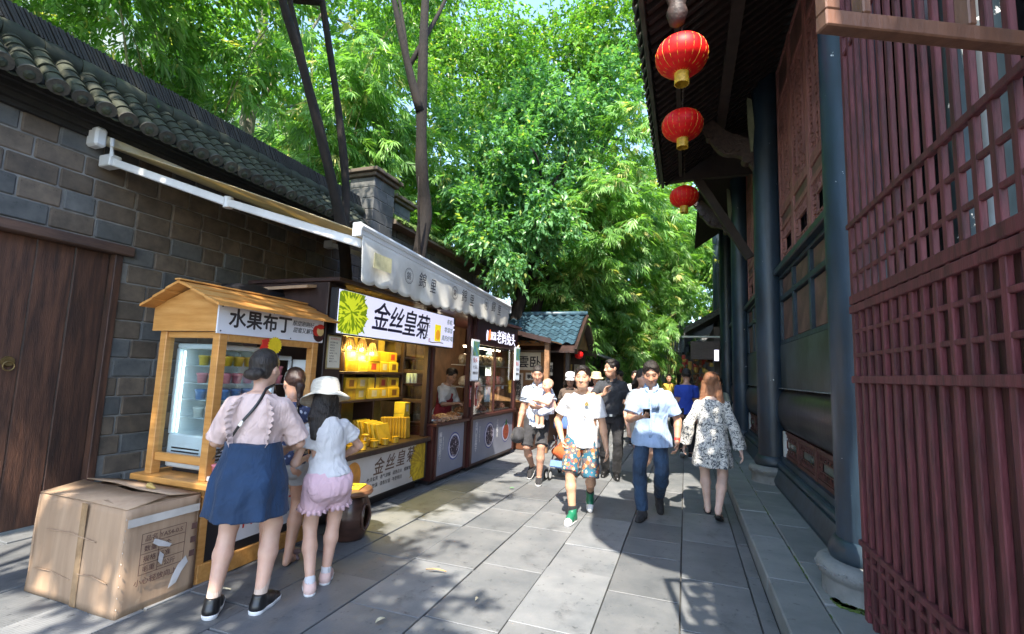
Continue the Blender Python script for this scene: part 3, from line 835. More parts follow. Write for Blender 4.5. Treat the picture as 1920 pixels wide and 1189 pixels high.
yl, yr, XF = 2.98, 6.28, -2.35
def awz(x, y):                                        # fabric height
    t = (x + 5.45) / (XF + 5.45); u = (y - yl) / (yr - yl)
    return 3.68 + (2.60 - .16 * u - 3.68) * t + .015 * math.sin(math.pi * t)
nx, ny = 22, 30; vs = []; fs = []
for i in range(nx + 1):
    for j in range(ny + 1):
        t, u = i / nx, j / ny
        x = -5.45 + t * (XF + 5.45); y = (2.88 + .10 * t) * (1 - u) + (6.4 - .12 * t) * u
        vs.append((x, y, awz(x, y) + .012 * math.sin(u * 40) * t * (1 - t) * 2))
for i in range(nx):
    for j in range(ny): fs.append((i * (ny + 1) + j, (i + 1) * (ny + 1) + j, (i + 1) * (ny + 1) + j + 1, i * (ny + 1) + j + 1))
ob = MB().add(vs, fs).build('fabric', FAB, aw, smooth=True)
sd = ob.modifiers.new('thick', 'SOLIDIFY'); sd.thickness = .004
m = MB(); m.tube([(-5.40, 2.86, 3.70), (-5.40, 6.5, 3.70)], .05, 12); m.build('roller', FAB, aw, smooth=True)
m = MB(); m.box(-5.49, -5.33, 2.76, 2.86, 3.60, 3.79, .02); m.build('end_bracket', ALU, aw)
m = MB(); m.tube([(-5.34, 2.90, 3.72), (-5.32, 2.90, 3.60), (-5.31, 2.90, 3.53)], [.02, .015, .022], 8); m.build('crank_loop', ALU, aw)
for (ya, yb_) in ((2.93, 3.10), (6.1, 5.9)):
    m = MB(); m.bar((-5.36, ya, 3.50), (-3.95, yb_ + .02, 3.02), .05, .075, .008); m.bar((-3.95, yb_ + .02, 3.02), (XF - .02, ya + .12, 2.52), .045, .07, .008)
    m.tube([(-3.95, yb_ + .02, 2.97), (-3.95, yb_ + .02, 3.07)], .04, 10); m.build('arm', ALU, aw)
    MB().box(-5.47, -5.30, ya - .05, ya + .06, 3.44, 3.56, .01).build('arm_bracket', ALU, aw)
m = MB(); m.bar((XF, yl - .03, 2.60), (XF, yr + .03, 2.44), .06, .07, .012); m.tube([(XF + .02, yl - .03, 2.635), (XF + .02, yr + .03, 2.475)], .028, 8); m.build('front_bar', ALU, aw)
for y in (yl - .035, yr + .035):
    MB().box(XF - .04, XF + .04, y - .012, y + .012, awz(XF, y) - .05, awz(XF, y) + .06, .008).build('bar_cap', ALU, aw)
# valance with scallops
n = 240; rows = 10; vs = []; fs = []
def val_bot(u): return 2.215 - .012 * u - .026 * abs(math.sin(u * math.pi * 18)) ** .7 + .015 * math.sin(u * 13)
def val_x(u, v): return XF + .022 + v * (.008 * math.sin(u * 60 + v) + .014 * math.sin(u * 17 + 1)) 
for i in range(n + 1):
    u = i / n; y = yl + (yr - yl) * u; zt_ = 2.575 - .16 * u
    for j in range(rows + 1):
        v = j / rows; vs.append((val_x(u, v), y, zt_ + (val_bot(u) - zt_) * v))
for i in range(n):
    for j in range(rows): fs.append((i * (rows + 1) + j, (i + 1) * (rows + 1) + j, (i + 1) * (rows + 1) + j + 1, i * (rows + 1) + j + 1))
vo = MB().add(vs, fs).build('valance', VAL, aw, smooth=True)
sd = vo.modifiers.new('thick', 'SOLIDIFY'); sd.thickness = .003
def ring(m, y, z, x, r0, r1, seg=28, ry=1.0):
    a = [(x, y + ry * r0 * math.cos(2 * math.pi * k / seg), z + r0 * math.sin(2 * math.pi * k / seg)) for k in range(seg)]
    b2 = [(x, y + ry * r1 * math.cos(2 * math.pi * k / seg), z + r1 * math.sin(2 * math.pi * k / seg)) for k in range(seg)]
    m.add(a + b2, [(k, (k + 1) % seg, seg + (k + 1) % seg, seg + k) for k in range(seg)])
for y in (3.60, 4.50, 5.36):
    m = MB(); ring(m, y, 2.375, XF + .066, .066, .071); ring(m, y, 2.375, XF + .066, .056, .059); m.build('seal_print', INK, vo)
    letters('錦', .075, planeX(XF + .066, y - .038, 2.348), 'lettering', INK, vo, depth=.0005)
    letters('錦', .15, planeX(XF + .066, y + .16, 2.325), 'lettering', INK, vo, depth=.0005, shear=.15, sx=.9)
    letters('里', .15, planeX(XF + .066, y + .37, 2.305), 'lettering', INK, vo, depth=.0005, shear=.15, sx=.8)
m = MB(); m.box(XF + .062, XF + .064, 3.09, 3.33, 2.34, 2.46); m.build('patch', mat('yellowed_patch', (.55, .52, .30), .8, scale=10), vo)

# ---------------------------------------------------------------- orange fruit pudding stall
ORW = mat('orange_pine', (.56, .285, .085), .42, scale=3, col2=(.43, .19, .045), bump=.12, bscale=40, stretch=(1, 1, 9), coat=.15)
ORH = mat('orange_pine_h', (.58, .30, .09), .42, scale=3, col2=(.45, .205, .05), bump=.12, bscale=40, stretch=(1, 9, 9), coat=.15)
BLACKP = mat('black_board', (.012, .012, .016), .5)
WHITEB = mat('white_board', (.72, .73, .78), .4, var=.03)
GLS = glass('clear_glass', (.93, .97, .97))
s1 = thing('pudding_stall', 'small orange pine stall with gabled roof and white fruit pudding sign', 'stall', (-3.7, 3.1, 0))
for (x, y) in ((-3.30, 2.66), (-3.87, 2.66), (-3.30, 3.62), (-3.87, 3.62)):
    piece('post', x - .035, x + .035, y - .035, y + .035, .70, 1.79, .004, ORW, s1)
piece('counter', -3.98, -3.17, 2.57, 3.72, .655, .70, .006, ORH, s1)
MB().box(-3.93, -3.26, 2.64, 3.66, .10, .655).build('cabinet', BLACKP, s1)
for y in (2.64, 3.66): piece('corner_board', -3.30, -3.245, y - .03, y + .03, .0, .654, .004, ORW, s1)
piece('side_board', -3.95, -3.30, 2.612, 2.638, .52, .653, .004, ORH, s1)
piece('foot_board', -3.95, -3.235, 2.62, 3.68, .0, .13, .005, ORH, s1)
piece('low_rail', -3.835, -3.335, 2.64, 2.68, .80, .86, .004, ORH, s1)
piece('top_rail', -3.835, -3.335, 2.64, 2.68, 1.74, 1.789, .004, ORH, s1)
piece('top_rail', -3.33, -3.27, 2.70, 3.585, 1.72, 1.789, .004, ORH, s1)
piece('front_fascia', -3.30, -3.275, 2.60, 3.70, 1.79, 2.0, .004, ORH, s1)
GAB = [(-3.965, 1.79), (-3.276, 1.79), (-3.276, 1.985), (-3.58, 2.12), (-3.965, 1.985)]
for y in (2.60, 3.68):
    m = MB(); m.prism([(x, y, z) for x, z in GAB], (0, .02, 0)); m.build('gable', ORH, s1)
for sgn, xe, ze in ((1, -3.14, 1.968), (-1, -3.98, 1.968)):
    d = Vector((xe + 3.58, 0, ze - 2.125))
    for k in range(3):
        a = Vector((-3.58, 0, 2.125)) + d * (k / 3); b2 = Vector((-3.58, 0, 2.125)) + d * ((k + 1) / 3 - .006)
        m = MB(); lift = .010 * (2 - k)
        m.prism([(a.x, 2.49, a.z + lift), (b2.x, 2.49, b2.z + lift), (b2.x, 2.49, b2.z + lift + .02), (a.x, 2.49, a.z + lift + .02)], (0, 1.29, 0)); m.build('roof_board', ORW, s1)
piece('ridge_cap', -3.61, -3.55, 2.48, 3.79, 2.164, 2.178, .004, ORW, s1)
for (y0, y1, x) in ((2.70, 3.58, -3.30),): MB().box(x - .002, x + .001, y0, y1, .87, 1.72)  # open front
MB().box(-3.83, -3.34, 2.658, 2.661, .862, 1.738).build('side_pane', GLS, s1)
sb = piece('sign_board', -3.27, -3.258, 2.59, 3.70, 1.775, 2.0, .002, WHITEB, s1)
letters('水果布丁', .155, planeX(-3.2575, 2.68, 1.845), 'lettering', INK, sb, bold=.004, depth=.001, spacing=1.02)
letters('酸甜刚刚好', .052, planeX(-3.2575, 3.31, 1.91), 'lettering', INK, sb, shear=.2, depth=.001)
letters('甜蜜又解馋', .052, planeX(-3.2575, 3.32, 1.85), 'lettering', INK, sb, shear=.2, depth=.001)
for (yy, zz) in ((2.62, 1.98), (2.62, 1.795), (3.1, 1.985), (3.3, 1.79), (3.67, 1.98)):
    m = MB(); m.tube([(-3.259, yy, zz), (-3.255, yy, zz)], .006, 8); m.build('screw', INK, sb)
def disc(cx_, cy_, cz_, ry, rz, mt, name, par, th=.001, seg=24, rot=0.0):
    m = MB(); pts = []
    for k in range(seg):
        a = 2 * math.pi * k / seg; u, v = ry * math.cos(a), rz * math.sin(a)
        pts.append((cx_, cy_ + u * math.cos(rot) - v * math.sin(rot), cz_ + u * math.sin(rot) + v * math.cos(rot)))
    m.prism(pts, (th, 0, 0)); return m.build(name, mt, par)
disc(-3.258, 3.64, 1.845, .070, .062, mat('plate_dark', (.05, .01, .01), .4), 'pudding_print', sb)
disc(-3.2565, 3.615, 1.885, .055, .05, mat('print_red', (.6, .03, .02), .4), 'pudding_print', sb)
disc(-3.2550, 3.655, 1.885, .045, .046, mat('print_cream', (.75, .55, .25), .4), 'pudding_print', sb)
disc(-3.2535, 3.655, 1.925, .045, .024, MATS['print_red'], 'pudding_print', sb)
po = piece('front_poster', -3.257, -3.252, 2.80, 3.62, .20, .62, .001, WHITEB, s1)
letters('鲜果', .2, planeX(-3.2515, 2.84, .30), 'lettering', MATS['print_red'], po, depth=.001)
letters('布丁', .2, planeX(-3.2515, 3.22, .28), 'lettering', MATS['print_red'], po, depth=.001)
# star tag
t = thing('starburst_tag', 'yellow starburst price tag with red bow hung under the pudding sign', 'tag', (-3.25, 3.1, 1.65))
pts = []
for k in range(40):
    a = 2 * math.pi * k / 40; r_ = .075 if k % 2 == 0 else .062
    pts.append((-3.235, 3.115 + r_ * math.cos(a), 1.715 + r_ * math.sin(a)))
MB().prism(pts, (.003, 0, 0)).build('star', mat('tag_yellow', (.85, .62, .02), .5, emit=.0), t)
m = MB(); m.obox((-3.237, 3.03, 1.715), (.002, .035, .05), (.3, 0, 0)); m.obox((-3.239, 3.0, 1.70), (.002, .02, .03), (-.5, 0, 0)); m.build('bow', MATS['print_red'], t)
letters('长糖心', .035, planeX(-3.23, 3.06, 1.615), 'lettering', mat('ink_blue', (.03, .04, .18), .6), t, bold=.001, depth=.002)
# fridge
FRW = mat('fridge_white', (.62, .68, .72), .35, var=.04)
LED = emitm('led_strip', (.85, .95, 1.0), 3.0)
f1 = thing('display_fridge', 'pale blue white glass display fridge inside the orange stall', 'fridge', (-3.75, 3.1, .70))
x0, x1, y0, y1, z0, z1 = -3.86, -3.42, 2.74, 3.33, .702, 1.70
for (a, b2, c, d) in ((x0, x0 + .03, y0, y0 + .03), (x1 - .03, x1, y0, y0 + .03), (x0, x0 + .03, y1 - .03, y1), (x1 - .03, x1, y1 - .03, y1)):
    piece('frame_post', a, b2, c, d, .99, 1.66, .003, FRW, f1)
piece('lower_body', x0, x1, y0, y1, .735, .99, .012, FRW, f1); piece('top_cover', x0, x1, y0, y1, 1.66, z1, .012, FRW, f1)
for k in range(5):
    piece('vent', x0 + .06, x1 - .08, y0 - .002, y0 + .004, .775 + k * .026, .787 + k * .026, 0, BLACKP, f1)
    piece('vent', x1 - .004, x1 + .002, y0 + .08, y1 - .08, .775 + k * .026, .787 + k * .026, 0, BLACKP, f1)
piece('foot', x0 + .04, x1 - .04, y0 + .04, y1 - .04, .702, .735, 0, BLACKP, f1)
MB().box(x0 + .03, x1 - .03, y0 + .01, y0 + .014, .99, 1.66).build('pane', GLS, f1); MB().box(x1 - .014, x1 - .010, y0 + .03, y1 - .03, .99, 1.66).build('pane', GLS, f1)
MB().box(x0 + .004, x0 + .012, y0 + .03, y1 - .03, .99, 1.66).build('back_panel', FRW, f1); MB().box(x0 + .03, x1 - .03, y1 - .02, y1 - .01, .99, 1.66).build('side_panel', FRW, f1)
for z in (1.12, 1.26, 1.39, 1.53): piece('wire_shelf', x0 + .03, x1 - .04, y0 + .04, y1 - .03, z - .006, z, 0, mat('wire_white', (.6, .65, .68), .4), f1)
for (xx, yy) in ((x0 + .05, y0 + .035), (x1 - .05, y0 + .04), (x1 - .05, y1 - .04)):
    m = MB(); m.tube([(xx, yy, 1.0), (xx, yy, 1.64)], .006, 6); m.build('led_strip', LED, f1)
f2 = thing('small_fridge', 'small glass fronted cooler beside the tall display fridge', 'fridge', (-3.7, 3.5, .70))
piece('lower_body', -3.90, -3.52, 3.36, 3.61, .702, 1.02, .01, FRW, f2); piece('top_cover', -3.95, -3.52, 3.36, 3.61, 1.60, 1.64, .008, FRW, f2)
for y in (3.36, 3.59): piece('frame_post', -3.55, -3.52, y, y + .02, 1.02, 1.60, .003, FRW, f2)
MB().box(-3.95, -3.94, 3.36, 3.61, 1.02, 1.6).build('back_panel', FRW, f2)
for z in (1.2, 1.38): piece('wire_shelf', -3.93, -3.55, 3.37, 3.6, z - .006, z, 0, MATS['wire_white'], f2)
m = MB(); m.tube([(-3.56, 3.38, 1.03), (-3.56, 3.38, 1.58)], .006, 6); m.build('led_strip', LED, f2)
MB().obox((-3.42, 3.66, 1.32), (.11, .012, .29), (0, 0, .25), .004).build('door', FRW, f2)
# tubs of pudding
cup_cols = {'yellow': (.75, .48, .03), 'pink': (.75, .25, .30), 'blue': (.10, .25, .55), 'white': (.7, .7, .68)}
cup_me = {}
for cn, cc in cup_cols.items():
    m = MB(); m.lathe([(.030, 0), (.040, .065), (.043, .067), (.043, .078), (.030, .082), (.005, .083)], seg=14)
    me = m.mesh('pudding_tub'); me.materials.append(mat('tub_' + cn, cc, .35)); cup_me[cn] = me; me.polygons.foreach_set('use_smooth', [True] * len(me.polygons))
def tub(x, y, z, cn, label, grp):
    o = bpy.data.objects.new('pudding_tub', cup_me[cn]); COL.objects.link(o); o.location = (x, y, z); tag(o, label, 'tub', grp)
for z, cn, lab in ((1.53, 'yellow', 'yellow tub on the top fridge shelf'), (1.39, 'pink', 'pink tub on the second fridge shelf'), (1.26, 'blue', 'blue tub on the third fridge shelf'), (1.12, 'white', 'white tub on the lowest fridge shelf')):
    for k in range(5):
        for r_ in range(2): tub(-3.52 - r_ * .13, 2.82 + k * .105, z, cn, lab + ', %s from the near side, %s row' % (ORD[k], ('front', 'rear')[r_]), lab.replace('tub on', 'tubs on'))
for z in (1.38, 1.462):
    for k in range(2): tub(-3.6, 3.43 + k * .1, z, 'pink', '%s pink tub of the %s stack in the small cooler' % ('lower' if z < 1.4 else 'upper', ('near', 'far')[k]), 'pink tubs in the small cooler')
tray = thing('cup_tray', 'white foam tray holding a pink cup on the pudding stall counter', 'tray', (-3.25, 2.75, .70))
piece('tray', -3.30, -3.18, 2.64, 2.95, .701, .735, .006, WHITEB, tray)
for k, cn in enumerate(('pink', 'blue', 'white')): tub(-3.24, 2.70 + k * .09, .736, cn, '%s cup at the edge of the pudding stall counter' % cn, 'cups on the counter tray')

# ---------------------------------------------------------------- carton
CARD = mat('cardboard', (.40, .275, .18), .75, var=.12, scale=2.5, col2=(.31, .205, .13), bump=.15, bscale=14, stretch=(5, 5, .4))
wear(CARD, (.48, .37, .26), scale=3, amt=.66, width=.08)
wear(CARD, (.22, .14, .09), scale=4, amt=.64, width=.12, stretch=(1, 1, 3))
wear(CARD, (.52, .42, .32), scale=9, amt=.68, width=.03, stretch=(6, 6, .5))
STEEL_ = mat('staple_wire', (.45, .40, .34), .35, metal=.8)
TAPE = mat('clear_tape', (.55, .52, .48), .18, var=.1)
bx = thing('cardboard_carton', 'big worn cardboard carton standing in front of the pudding stall', 'carton', (-3.69, 2.36, 0), local=True, rotz=-.02)
def warped(x0, x1, y0, y1, z0, z1, nx_, nz_, axis, bow, seed):
    rr_ = random.Random(seed); vs = []; fs = []
    ph = [rr_.uniform(0, 6) for _ in range(4)]
    for i in range(nx_ + 1):
        for j in range(nz_ + 1):
            u, v = i / nx_, j / nz_; b_ = bow * math.sin(math.pi * u) * math.sin(math.pi * v) + .005 * math.sin(u * 9 + ph[0]) * math.sin(v * 7 + ph[1])
            if axis == 'y': vs.append((x0 + (x1 - x0) * u, y0 + b_ + (y1 - y0) * v, z0 + (z1 - z0) * v))
            else: vs.append((x0 + b_ + (x1 - x0) * v, y0 + (y1 - y0) * u, z0 + (z1 - z0) * v))
    for i in range(nx_):
        for j in range(nz_): fs.append((i * (nz_ + 1) + j, (i + 1) * (nz_ + 1) + j, (i + 1) * (nz_ + 1) + j + 1, i * (nz_ + 1) + j + 1))
    return vs, fs
def card(name, vf, mt=CARD, th=.007, par=None):
    o = MB().add(*vf).build(name, mt, par or bx, smooth=True); s_ = o.modifiers.new('thick', 'SOLIDIFY'); s_.thickness = th; s_.offset = 0; return o
pf = card('side', warped(-.47, .455, -.25, -.235, 0, .632, 20, 14, 'y', -.006, 1))
pr = card('side', warped(.46, .452, -.25, .23, 0, .632, 12, 14, 'x', .005, 2))
card('side', warped(-.47, .455, .235, .225, 0, .625, 10, 10, 'y', .01, 3)); card('side', warped(-.475, -.46, -.25, .23, 0, .62, 10, 10, 'x', -.01, 4))
card('bottom', ([(-.46, -.24, .01), (.45, -.24, .01), (.45, .22, .01), (-.46, .22, .01)], [(0, 1, 2, 3)]))
card('flap', ([(-.455, -.235, .632), (-.455, .225, .632), (-.16, .20, .648), (-.16, -.21, .645)], [(0, 1, 2, 3)]))
card('flap', ([(.45, -.235, .634), (.45, .225, .634), (.16, .20, .650), (.16, -.21, .646)], [(0, 1, 2, 3)]))
card('flap', ([(-.465, -.245, .634), (.0, -.245, .640), (.455, -.245, .636), (.45, .0, .668), (.1, -.01, .655), (-.05, .0, .662), (-.455, -.005, .670)], [(0, 1, 5, 6), (1, 2, 3, 4), (1, 4, 5)]))
card('flap', ([(-.465, .228, .634), (.0, .228, .642), (.455, .228, .636), (.45, .012, .672), (.1, .03, .664), (-.12, .005, .690), (-.46, .02, .676)], [(0, 1, 5, 6), (1, 2, 3, 4), (1, 4, 5)]))
m = MB(); m.tube([(.1, .1, .685), (.16, .06, .69), (.24, .05, .682)], [.008, .02, .006], 6); m.build('paper_scrap', mat('scrap_yellow', (.55, .38, .12), .7), bx)
for (yy, a) in ((-.2535, .0),):
    o = MB().box(-.46, .45, -.256, -.254, .16, .21).build('tape', TAPE, pf) if False else None
m = MB(); m.box(.4695, .4705, -.24, .22, .525, .575); m.build('tape', TAPE, pr)
m = MB(); m.box(.03, .09, -.2585, -.2575, .0, .63); m.build('tape', mat('brown_tape', (.34, .22, .12), .15, var=.15, scale=12), pf)
m = MB()
for kz in np.linspace(.06, .58, 9): m.tube([(.468, -.252, kz), (.470, -.250, kz)], .006, 6)
o = m.build('staple', STEEL_, pr); o['kind'] = 'stuff'
for (xx, zz, w2) in ((-.2, .16, .20), (.22, .2, .15), (-.05, .42, .26)):
    m = MB(); m.tube([(xx - w2, -.259, zz), (xx, -.2605, zz + .012), (xx + w2, -.259, zz - .008)], .0035, 5); m.build('crease', CARD, pf)
m = MB(); m.prism([(.4745, .05, .07), (.4745, .10, .09), (.4745, .13, .15), (.4745, .17, .20), (.4745, .15, .245), (.4745, .10, .20), (.4745, .07, .14)], (.001, 0, 0)); m.prism([(.4745, -.07, .42), (.4745, -.03, .40), (.4745, .02, .37), (.4745, .045, .355), (.4745, .03, .34), (.4745, -.04, .365), (.4745, -.08, .395)], (.001, 0, 0)); m.prism([(.4745, -.03, .33), (.4745, .0, .30), (.4745, -.01, .24), (.4745, -.035, .27)], (.001, 0, 0)); o = m.build('torn_tape', mat('pale_tape', (.6, .58, .57), .3), pr); o['kind'] = 'stuff'
PRN = mat('carton_print', (.12, .06, .05), .8)
def planeXl(y, z): return planeX(.4745, y, z)
for k, tx in enumerate(('品名 YAS4-0.5', '数量 一个', '规格 标准', '毛重 二公斤')): letters(tx, .040, planeXl(-.13, .42 - k * .062), 'lettering', PRN, pr, depth=.0005)
letters('小心轻放向上', .045, planeXl(-.17, .16), 'lettering', PRN, pr, depth=.0005)
m = MB()
for k in range(5): m.box(.474, .475, -.15, .13, .465 - k * .062, .468 - k * .062)
for y in (-.15, -.04, .13): m.box(.474, .475, y, y + .003, .217, .468)
o = m.build('print_grid', PRN, pr); o['kind'] = 'stuff'
m = MB()
for k in range(3): m.obox((.475, .19, .43 - k * .09), (.0008, .018, .02))
o = m.build('print_mark', PRN, pr); o['kind'] = 'stuff'

# ---------------------------------------------------------------- chrysanthemum tea stall
DKW = mat('stall_dark_wood', (.035, .017, .014), .45, var=.25, scale=4, bump=.15, bscale=30, stretch=(2, 2, .4))
s2 = thing('tea_stall', 'brightly lit chrysanthemum tea stall with dark frame and yellow goods', 'stall', (-3.8, 4.9, 0))
MB().box(-4.35, -3.31, 3.92, 5.86, .12, .60).build('cabinet', DKW, s2)
MB().box(-4.30, -3.40, 3.98, 5.80, .0, .12).build('plinth', BLACKP, s2)
piece('counter', -4.36, -3.24, 3.90, 5.90, .602, .66, .008, DKW, s2)
piece('pillar', -4.3, -3.34, 3.82, 4.08, .662, 2.40, .006, DKW, s2)
for (x, y) in ((-3.34, 5.84), (-4.3, 5.84), (-4.3, 4.12)): piece('post', x - .035, x + .035, y - .035, y + .035, .662, 2.40, .004, DKW, s2)
piece('side_rail', -4.26, -3.38, 5.82, 5.86, 1.10, 1.15, .003, DKW, s2); piece('side_rail', -4.26, -3.38, 5.82, 5.86, 1.50, 1.55, .003, DKW, s2)
piece('inner_post', -3.74, -3.69, 5.80, 5.835, .662, 2.3, .004, DKW, s2)
MB().box(-4.27, -3.37, 5.838, 5.842, .70, 2.0).build('side_pane', GLS, s2)
MB().box(-4.04, -4.01, 4.09, 5.80, .66, 2.40).build('back_board', mat('gold_back', (.32, .22, .04), .6), s2)
piece('roof_panel', -4.4, -3.2, 3.8, 5.95, 2.40, 2.44, .004, DKW, s2)
for z in (1.17, 1.505): piece('shelf', -4.0, -3.68, 4.1, 5.82, z - .03, z, .003, DKW, s2)
for y in (4.58, 5.2): piece('shelf_divider', -4.0, -3.70, y - .012, y + .012, .662, 2.0, .002, DKW, s2)
# light box sign
LB = emitm('lightbox_face', (.66, .68, .92), .20)
sg = thing('tea_lightbox_sign', 'lit white sign board with yellow flower over the tea stall', 'sign', (-3.25, 5.1, 1.9))
piece('casing', -3.33, -3.245, 3.84, 6.40, 1.875, 2.345, .006, BLACKP, sg)
face = MB().box(-3.244, -3.238, 3.86, 6.385, 1.89, 2.33).build('face', LB, sg)
SX = -3.2375
NAVI = mat('navy_ink', (.02, .022, .10), .6)
for k, (ch, dz) in enumerate(zip('金丝皇菊', (0, -.01, -.01, -.02))):
    letters(ch, .345, planeX(SX, 4.40 + k * .305, 2.005 + dz), 'lettering', NAVI, sg, bold=.004, shear=.22, depth=.001, sx=.95)
letters('HUANG JU', .055, planeX(SX, 5.60, 2.06) @ Matrix.Rotation(-math.pi / 2 + .05, 4, 'Z') @ Matrix.Translation((-.18, 0, 0)), 'lettering', INK, sg, depth=.001)
letters('JIN SI', .055, planeX(SX, 5.66, 2.06) @ Matrix.Rotation(-math.pi / 2 + .05, 4, 'Z') @ Matrix.Translation((-.18, 0, 0)), 'lettering', INK, sg, depth=.001)
letters('贡', .06, planeX(SX, 5.66, 1.93), 'lettering', MATS['print_red'], sg, depth=.001)
GRNI = mat('green_ink', (.03, .22, .05), .6)
letters('有机', .085, planeX(SX, 6.17, 2.22), 'lettering', GRNI, sg, depth=.001, shear=.2); letters('零添加', .085, planeX(SX, 6.10, 2.10), 'lettering', GRNI, sg, depth=.001, shear=.2); letters('真的好喝', .085, planeX(SX, 6.03, 1.98), 'lettering', GRNI, sg, depth=.001, shear=.2)
def flower(cy_, cz_, r, x, mts, name, par, petals=150, clip=None, seed=3):
    bk = [(x + .0002, min(max(cy_ + r * .82 * (1 + .06 * (k % 3)) * math.cos(k * .1745), clip[0]), clip[1]), min(max(cz_ + r * .82 * (1 + .06 * (k % 3)) * math.sin(k * .1745), clip[2]), clip[3])) for k in range(36)]; MB().poly(bk).build('flower_print', mts[1], par)
    rr_ = random.Random(seed); parts = [MB(), MB()]; petals = int(petals * 1.15)
    for k in range(petals):
        t = (k + .5) / petals; a = k * 2.39996; d0 = r * .04 + r * .30 * t; d1 = r * (.30 + .70 * t ** .7) * rr_.uniform(.86, 1.05); w = r * .034 * rr_.uniform(.7, 1.3)
        pts = []
        for s_, ww in ((0, .3), (.5, .8), (.85, 1), (1, .35)):
            pts.append((d0 + (d1 - d0) * s_, w * ww))
        out = [(p[0], p[1]) for p in pts] + [(p[0], -p[1]) for p in reversed(pts)]
        P3 = []
        for u, v in out:
            yy, zz = cy_ + u * math.cos(a) - v * math.sin(a), cz_ + u * math.sin(a) + v * math.cos(a)
            if clip: yy = min(max(yy, clip[0]), clip[1]); zz = min(max(zz, clip[2]), clip[3])
            P3.append((x + .0035 - .003 * t + .00001 * k, yy, zz))
        parts[rr_.random() < .45].poly(P3)
    for i in range(2):
        o = parts[i].build(name, mts[i], par); o['kind'] = 'stuff'
YL1 = emitm('petal_lit_a', (.60, .68, .03), .16); YL2 = emitm('petal_lit_b', (.22, .34, .01), .10)
flower(4.06, 2.12, .30, SX, (YL1, YL2), 'flower_print', sg, 190, (3.865, 6.38, 1.893, 2.327))
m = MB(); m.box(SX, SX + .001, 5.83, 6.0, 1.95, 2.18); m.build('cup_print', emitm('cup_lit', (.80, .68, .02), .18), sg)
disc(SX + .0015, 5.92, 2.04, .06, .07, emitm('cup_lit2', (.8, .35, .03), .15), 'cup_print', sg)
m = MB(); m.tube([(SX + .002, 5.70, 1.93), (SX + .002, 5.78, 1.925), (SX + .002, 5.95, 1.94), (SX + .002, 6.08, 1.935)], .006, 5); m.build('cup_saucer_print', MATS['brass_dull'], sg)
# menu on the pillar
t = thing('framed_menu', 'framed paper notice on the dark pillar of the tea stall', 'notice', (-3.33, 3.95, 1.7))
piece('frame', -3.339, -3.325, 3.85, 4.05, 1.53, 1.87, .003, mat('gilt_frame', (.35, .27, .12), .5), t)
piece('paper', -3.3245, -3.322, 3.862, 4.038, 1.545, 1.855, 0, mat('menu_paper', (.70, .68, .60), .7, var=.05), t)
letters('营业执照公示', .022, planeX(-3.3215, 3.885, 1.825), 'lettering', MATS['print_red'], t, depth=.0003)
for k in range(8): letters(random.choice(['菊花茶 三十元', '金丝皇菊 礼盒', '清热去火', '一朵一杯 手工']), .018, planeX(-3.3215, 3.88, 1.79 - k * .027), 'lettering', INK, t, depth=.0003)
# goods
def yellowmat(nm, c): return mat(nm, c, .5, var=.12, scale=8)
BXM = [yellowmat('gift_box_a', (.62, .40, .02)), yellowmat('gift_box_b', (.66, .48, .04)), yellowmat('gift_box_c', (.52, .30, .02))]
bmesh_cache = {}
def giftbox(x, y, z, dx, dy, dz, mt, label, grp):
    me = piece_mesh(dx, dy, dz, .004, mt); o = bpy.data.objects.new('gift_box', me); COL.objects.link(o)
    o.location = (x, y, z + dz / 2); o.rotation_euler = (0, 0, random.uniform(-.05, .05)); tag(o, label, 'box', grp)
    q = MB(); q.box(dx / 2, dx / 2 + .001, -dy * .22, dy * .22, -dz * .3, dz * .3); l_ = link_mesh('paper_label', q.mesh('paper_label'), random.choice([mat('label_cream', (.62, .56, .40), .5), mat('label_brown', (.20, .09, .02), .5), mat('label_red', (.45, .05, .03), .5), BXM[0]]), o)
for zi, (z, nm) in enumerate(((1.505, 'top shelf'), (1.17, 'middle shelf'))):
    y = 4.62; bn = 0
    while y < 5.62:
        w = random.choice([.2, .22, .24])
        for st in range(2): giftbox(-3.80 + random.uniform(-.02, .02), y + w / 2, z + .001 + st * .131, .2, w - .012, .13, random.choice(BXM), 'yellow gift box, tea stall %s, %s of the %s stack from pillar' % (nm, ('lower', 'upper')[st], ORD[bn]), 'gift boxes on the tea stall %s' % nm)
        y += w; bn += 1
giftbox(-3.80, 4.34, 1.506, .2, .26, .22, BXM[2], 'orange folded gift bag on the upper shelf of the tea stall', 'gift bags')
for k in range(6): giftbox(-3.82, 4.34, 1.171 + k * .032, .22, .3, .03, BXM[k % 3], 'thin yellow box, %s from the bottom of the flat pile on the tea stall shelf' % ORD[k], 'flat yellow boxes')
def packet(x, y, z, w, h, tilt, mt, label, grp):
    me = piece_mesh(.035, w, h, .012, mt); o = bpy.data.objects.new('tea_packet', me); COL.objects.link(o); o.location = (x, y, z + h / 2); o.rotation_euler = (0, tilt, random.uniform(-.1, .1)); tag(o, label, 'packet', grp)
for k in range(7): packet(-3.72 + k * .05, 5.02 + random.uniform(-.02, .02), .662, .26, .27 - k * .006, -.3, BXM[k % 2], 'golden tea packet in the slanting row on the tea counter, %s from the back' % ORD[k], 'slanting row of golden packets')
for k in range(9): packet(-3.66 + k * .03, 5.38 + k * .022, .662, .10, .27, -.05, BXM[2], 'narrow amber tea packet in the upright row, %s from the back shelf' % ORD[k], 'upright row of amber packets')
for k in range(3): giftbox(-3.60, 5.70, .661 + k * .15, .16, .14, .148, BXM[1], '%s box of the three stacked by the far post of the tea stall' % ('bottom', 'middle', 'top')[k], 'boxes by the tea stall post')
AMB = mat('amber_glass', (.60, .36, .03), .12, var=.2, spec=.7)
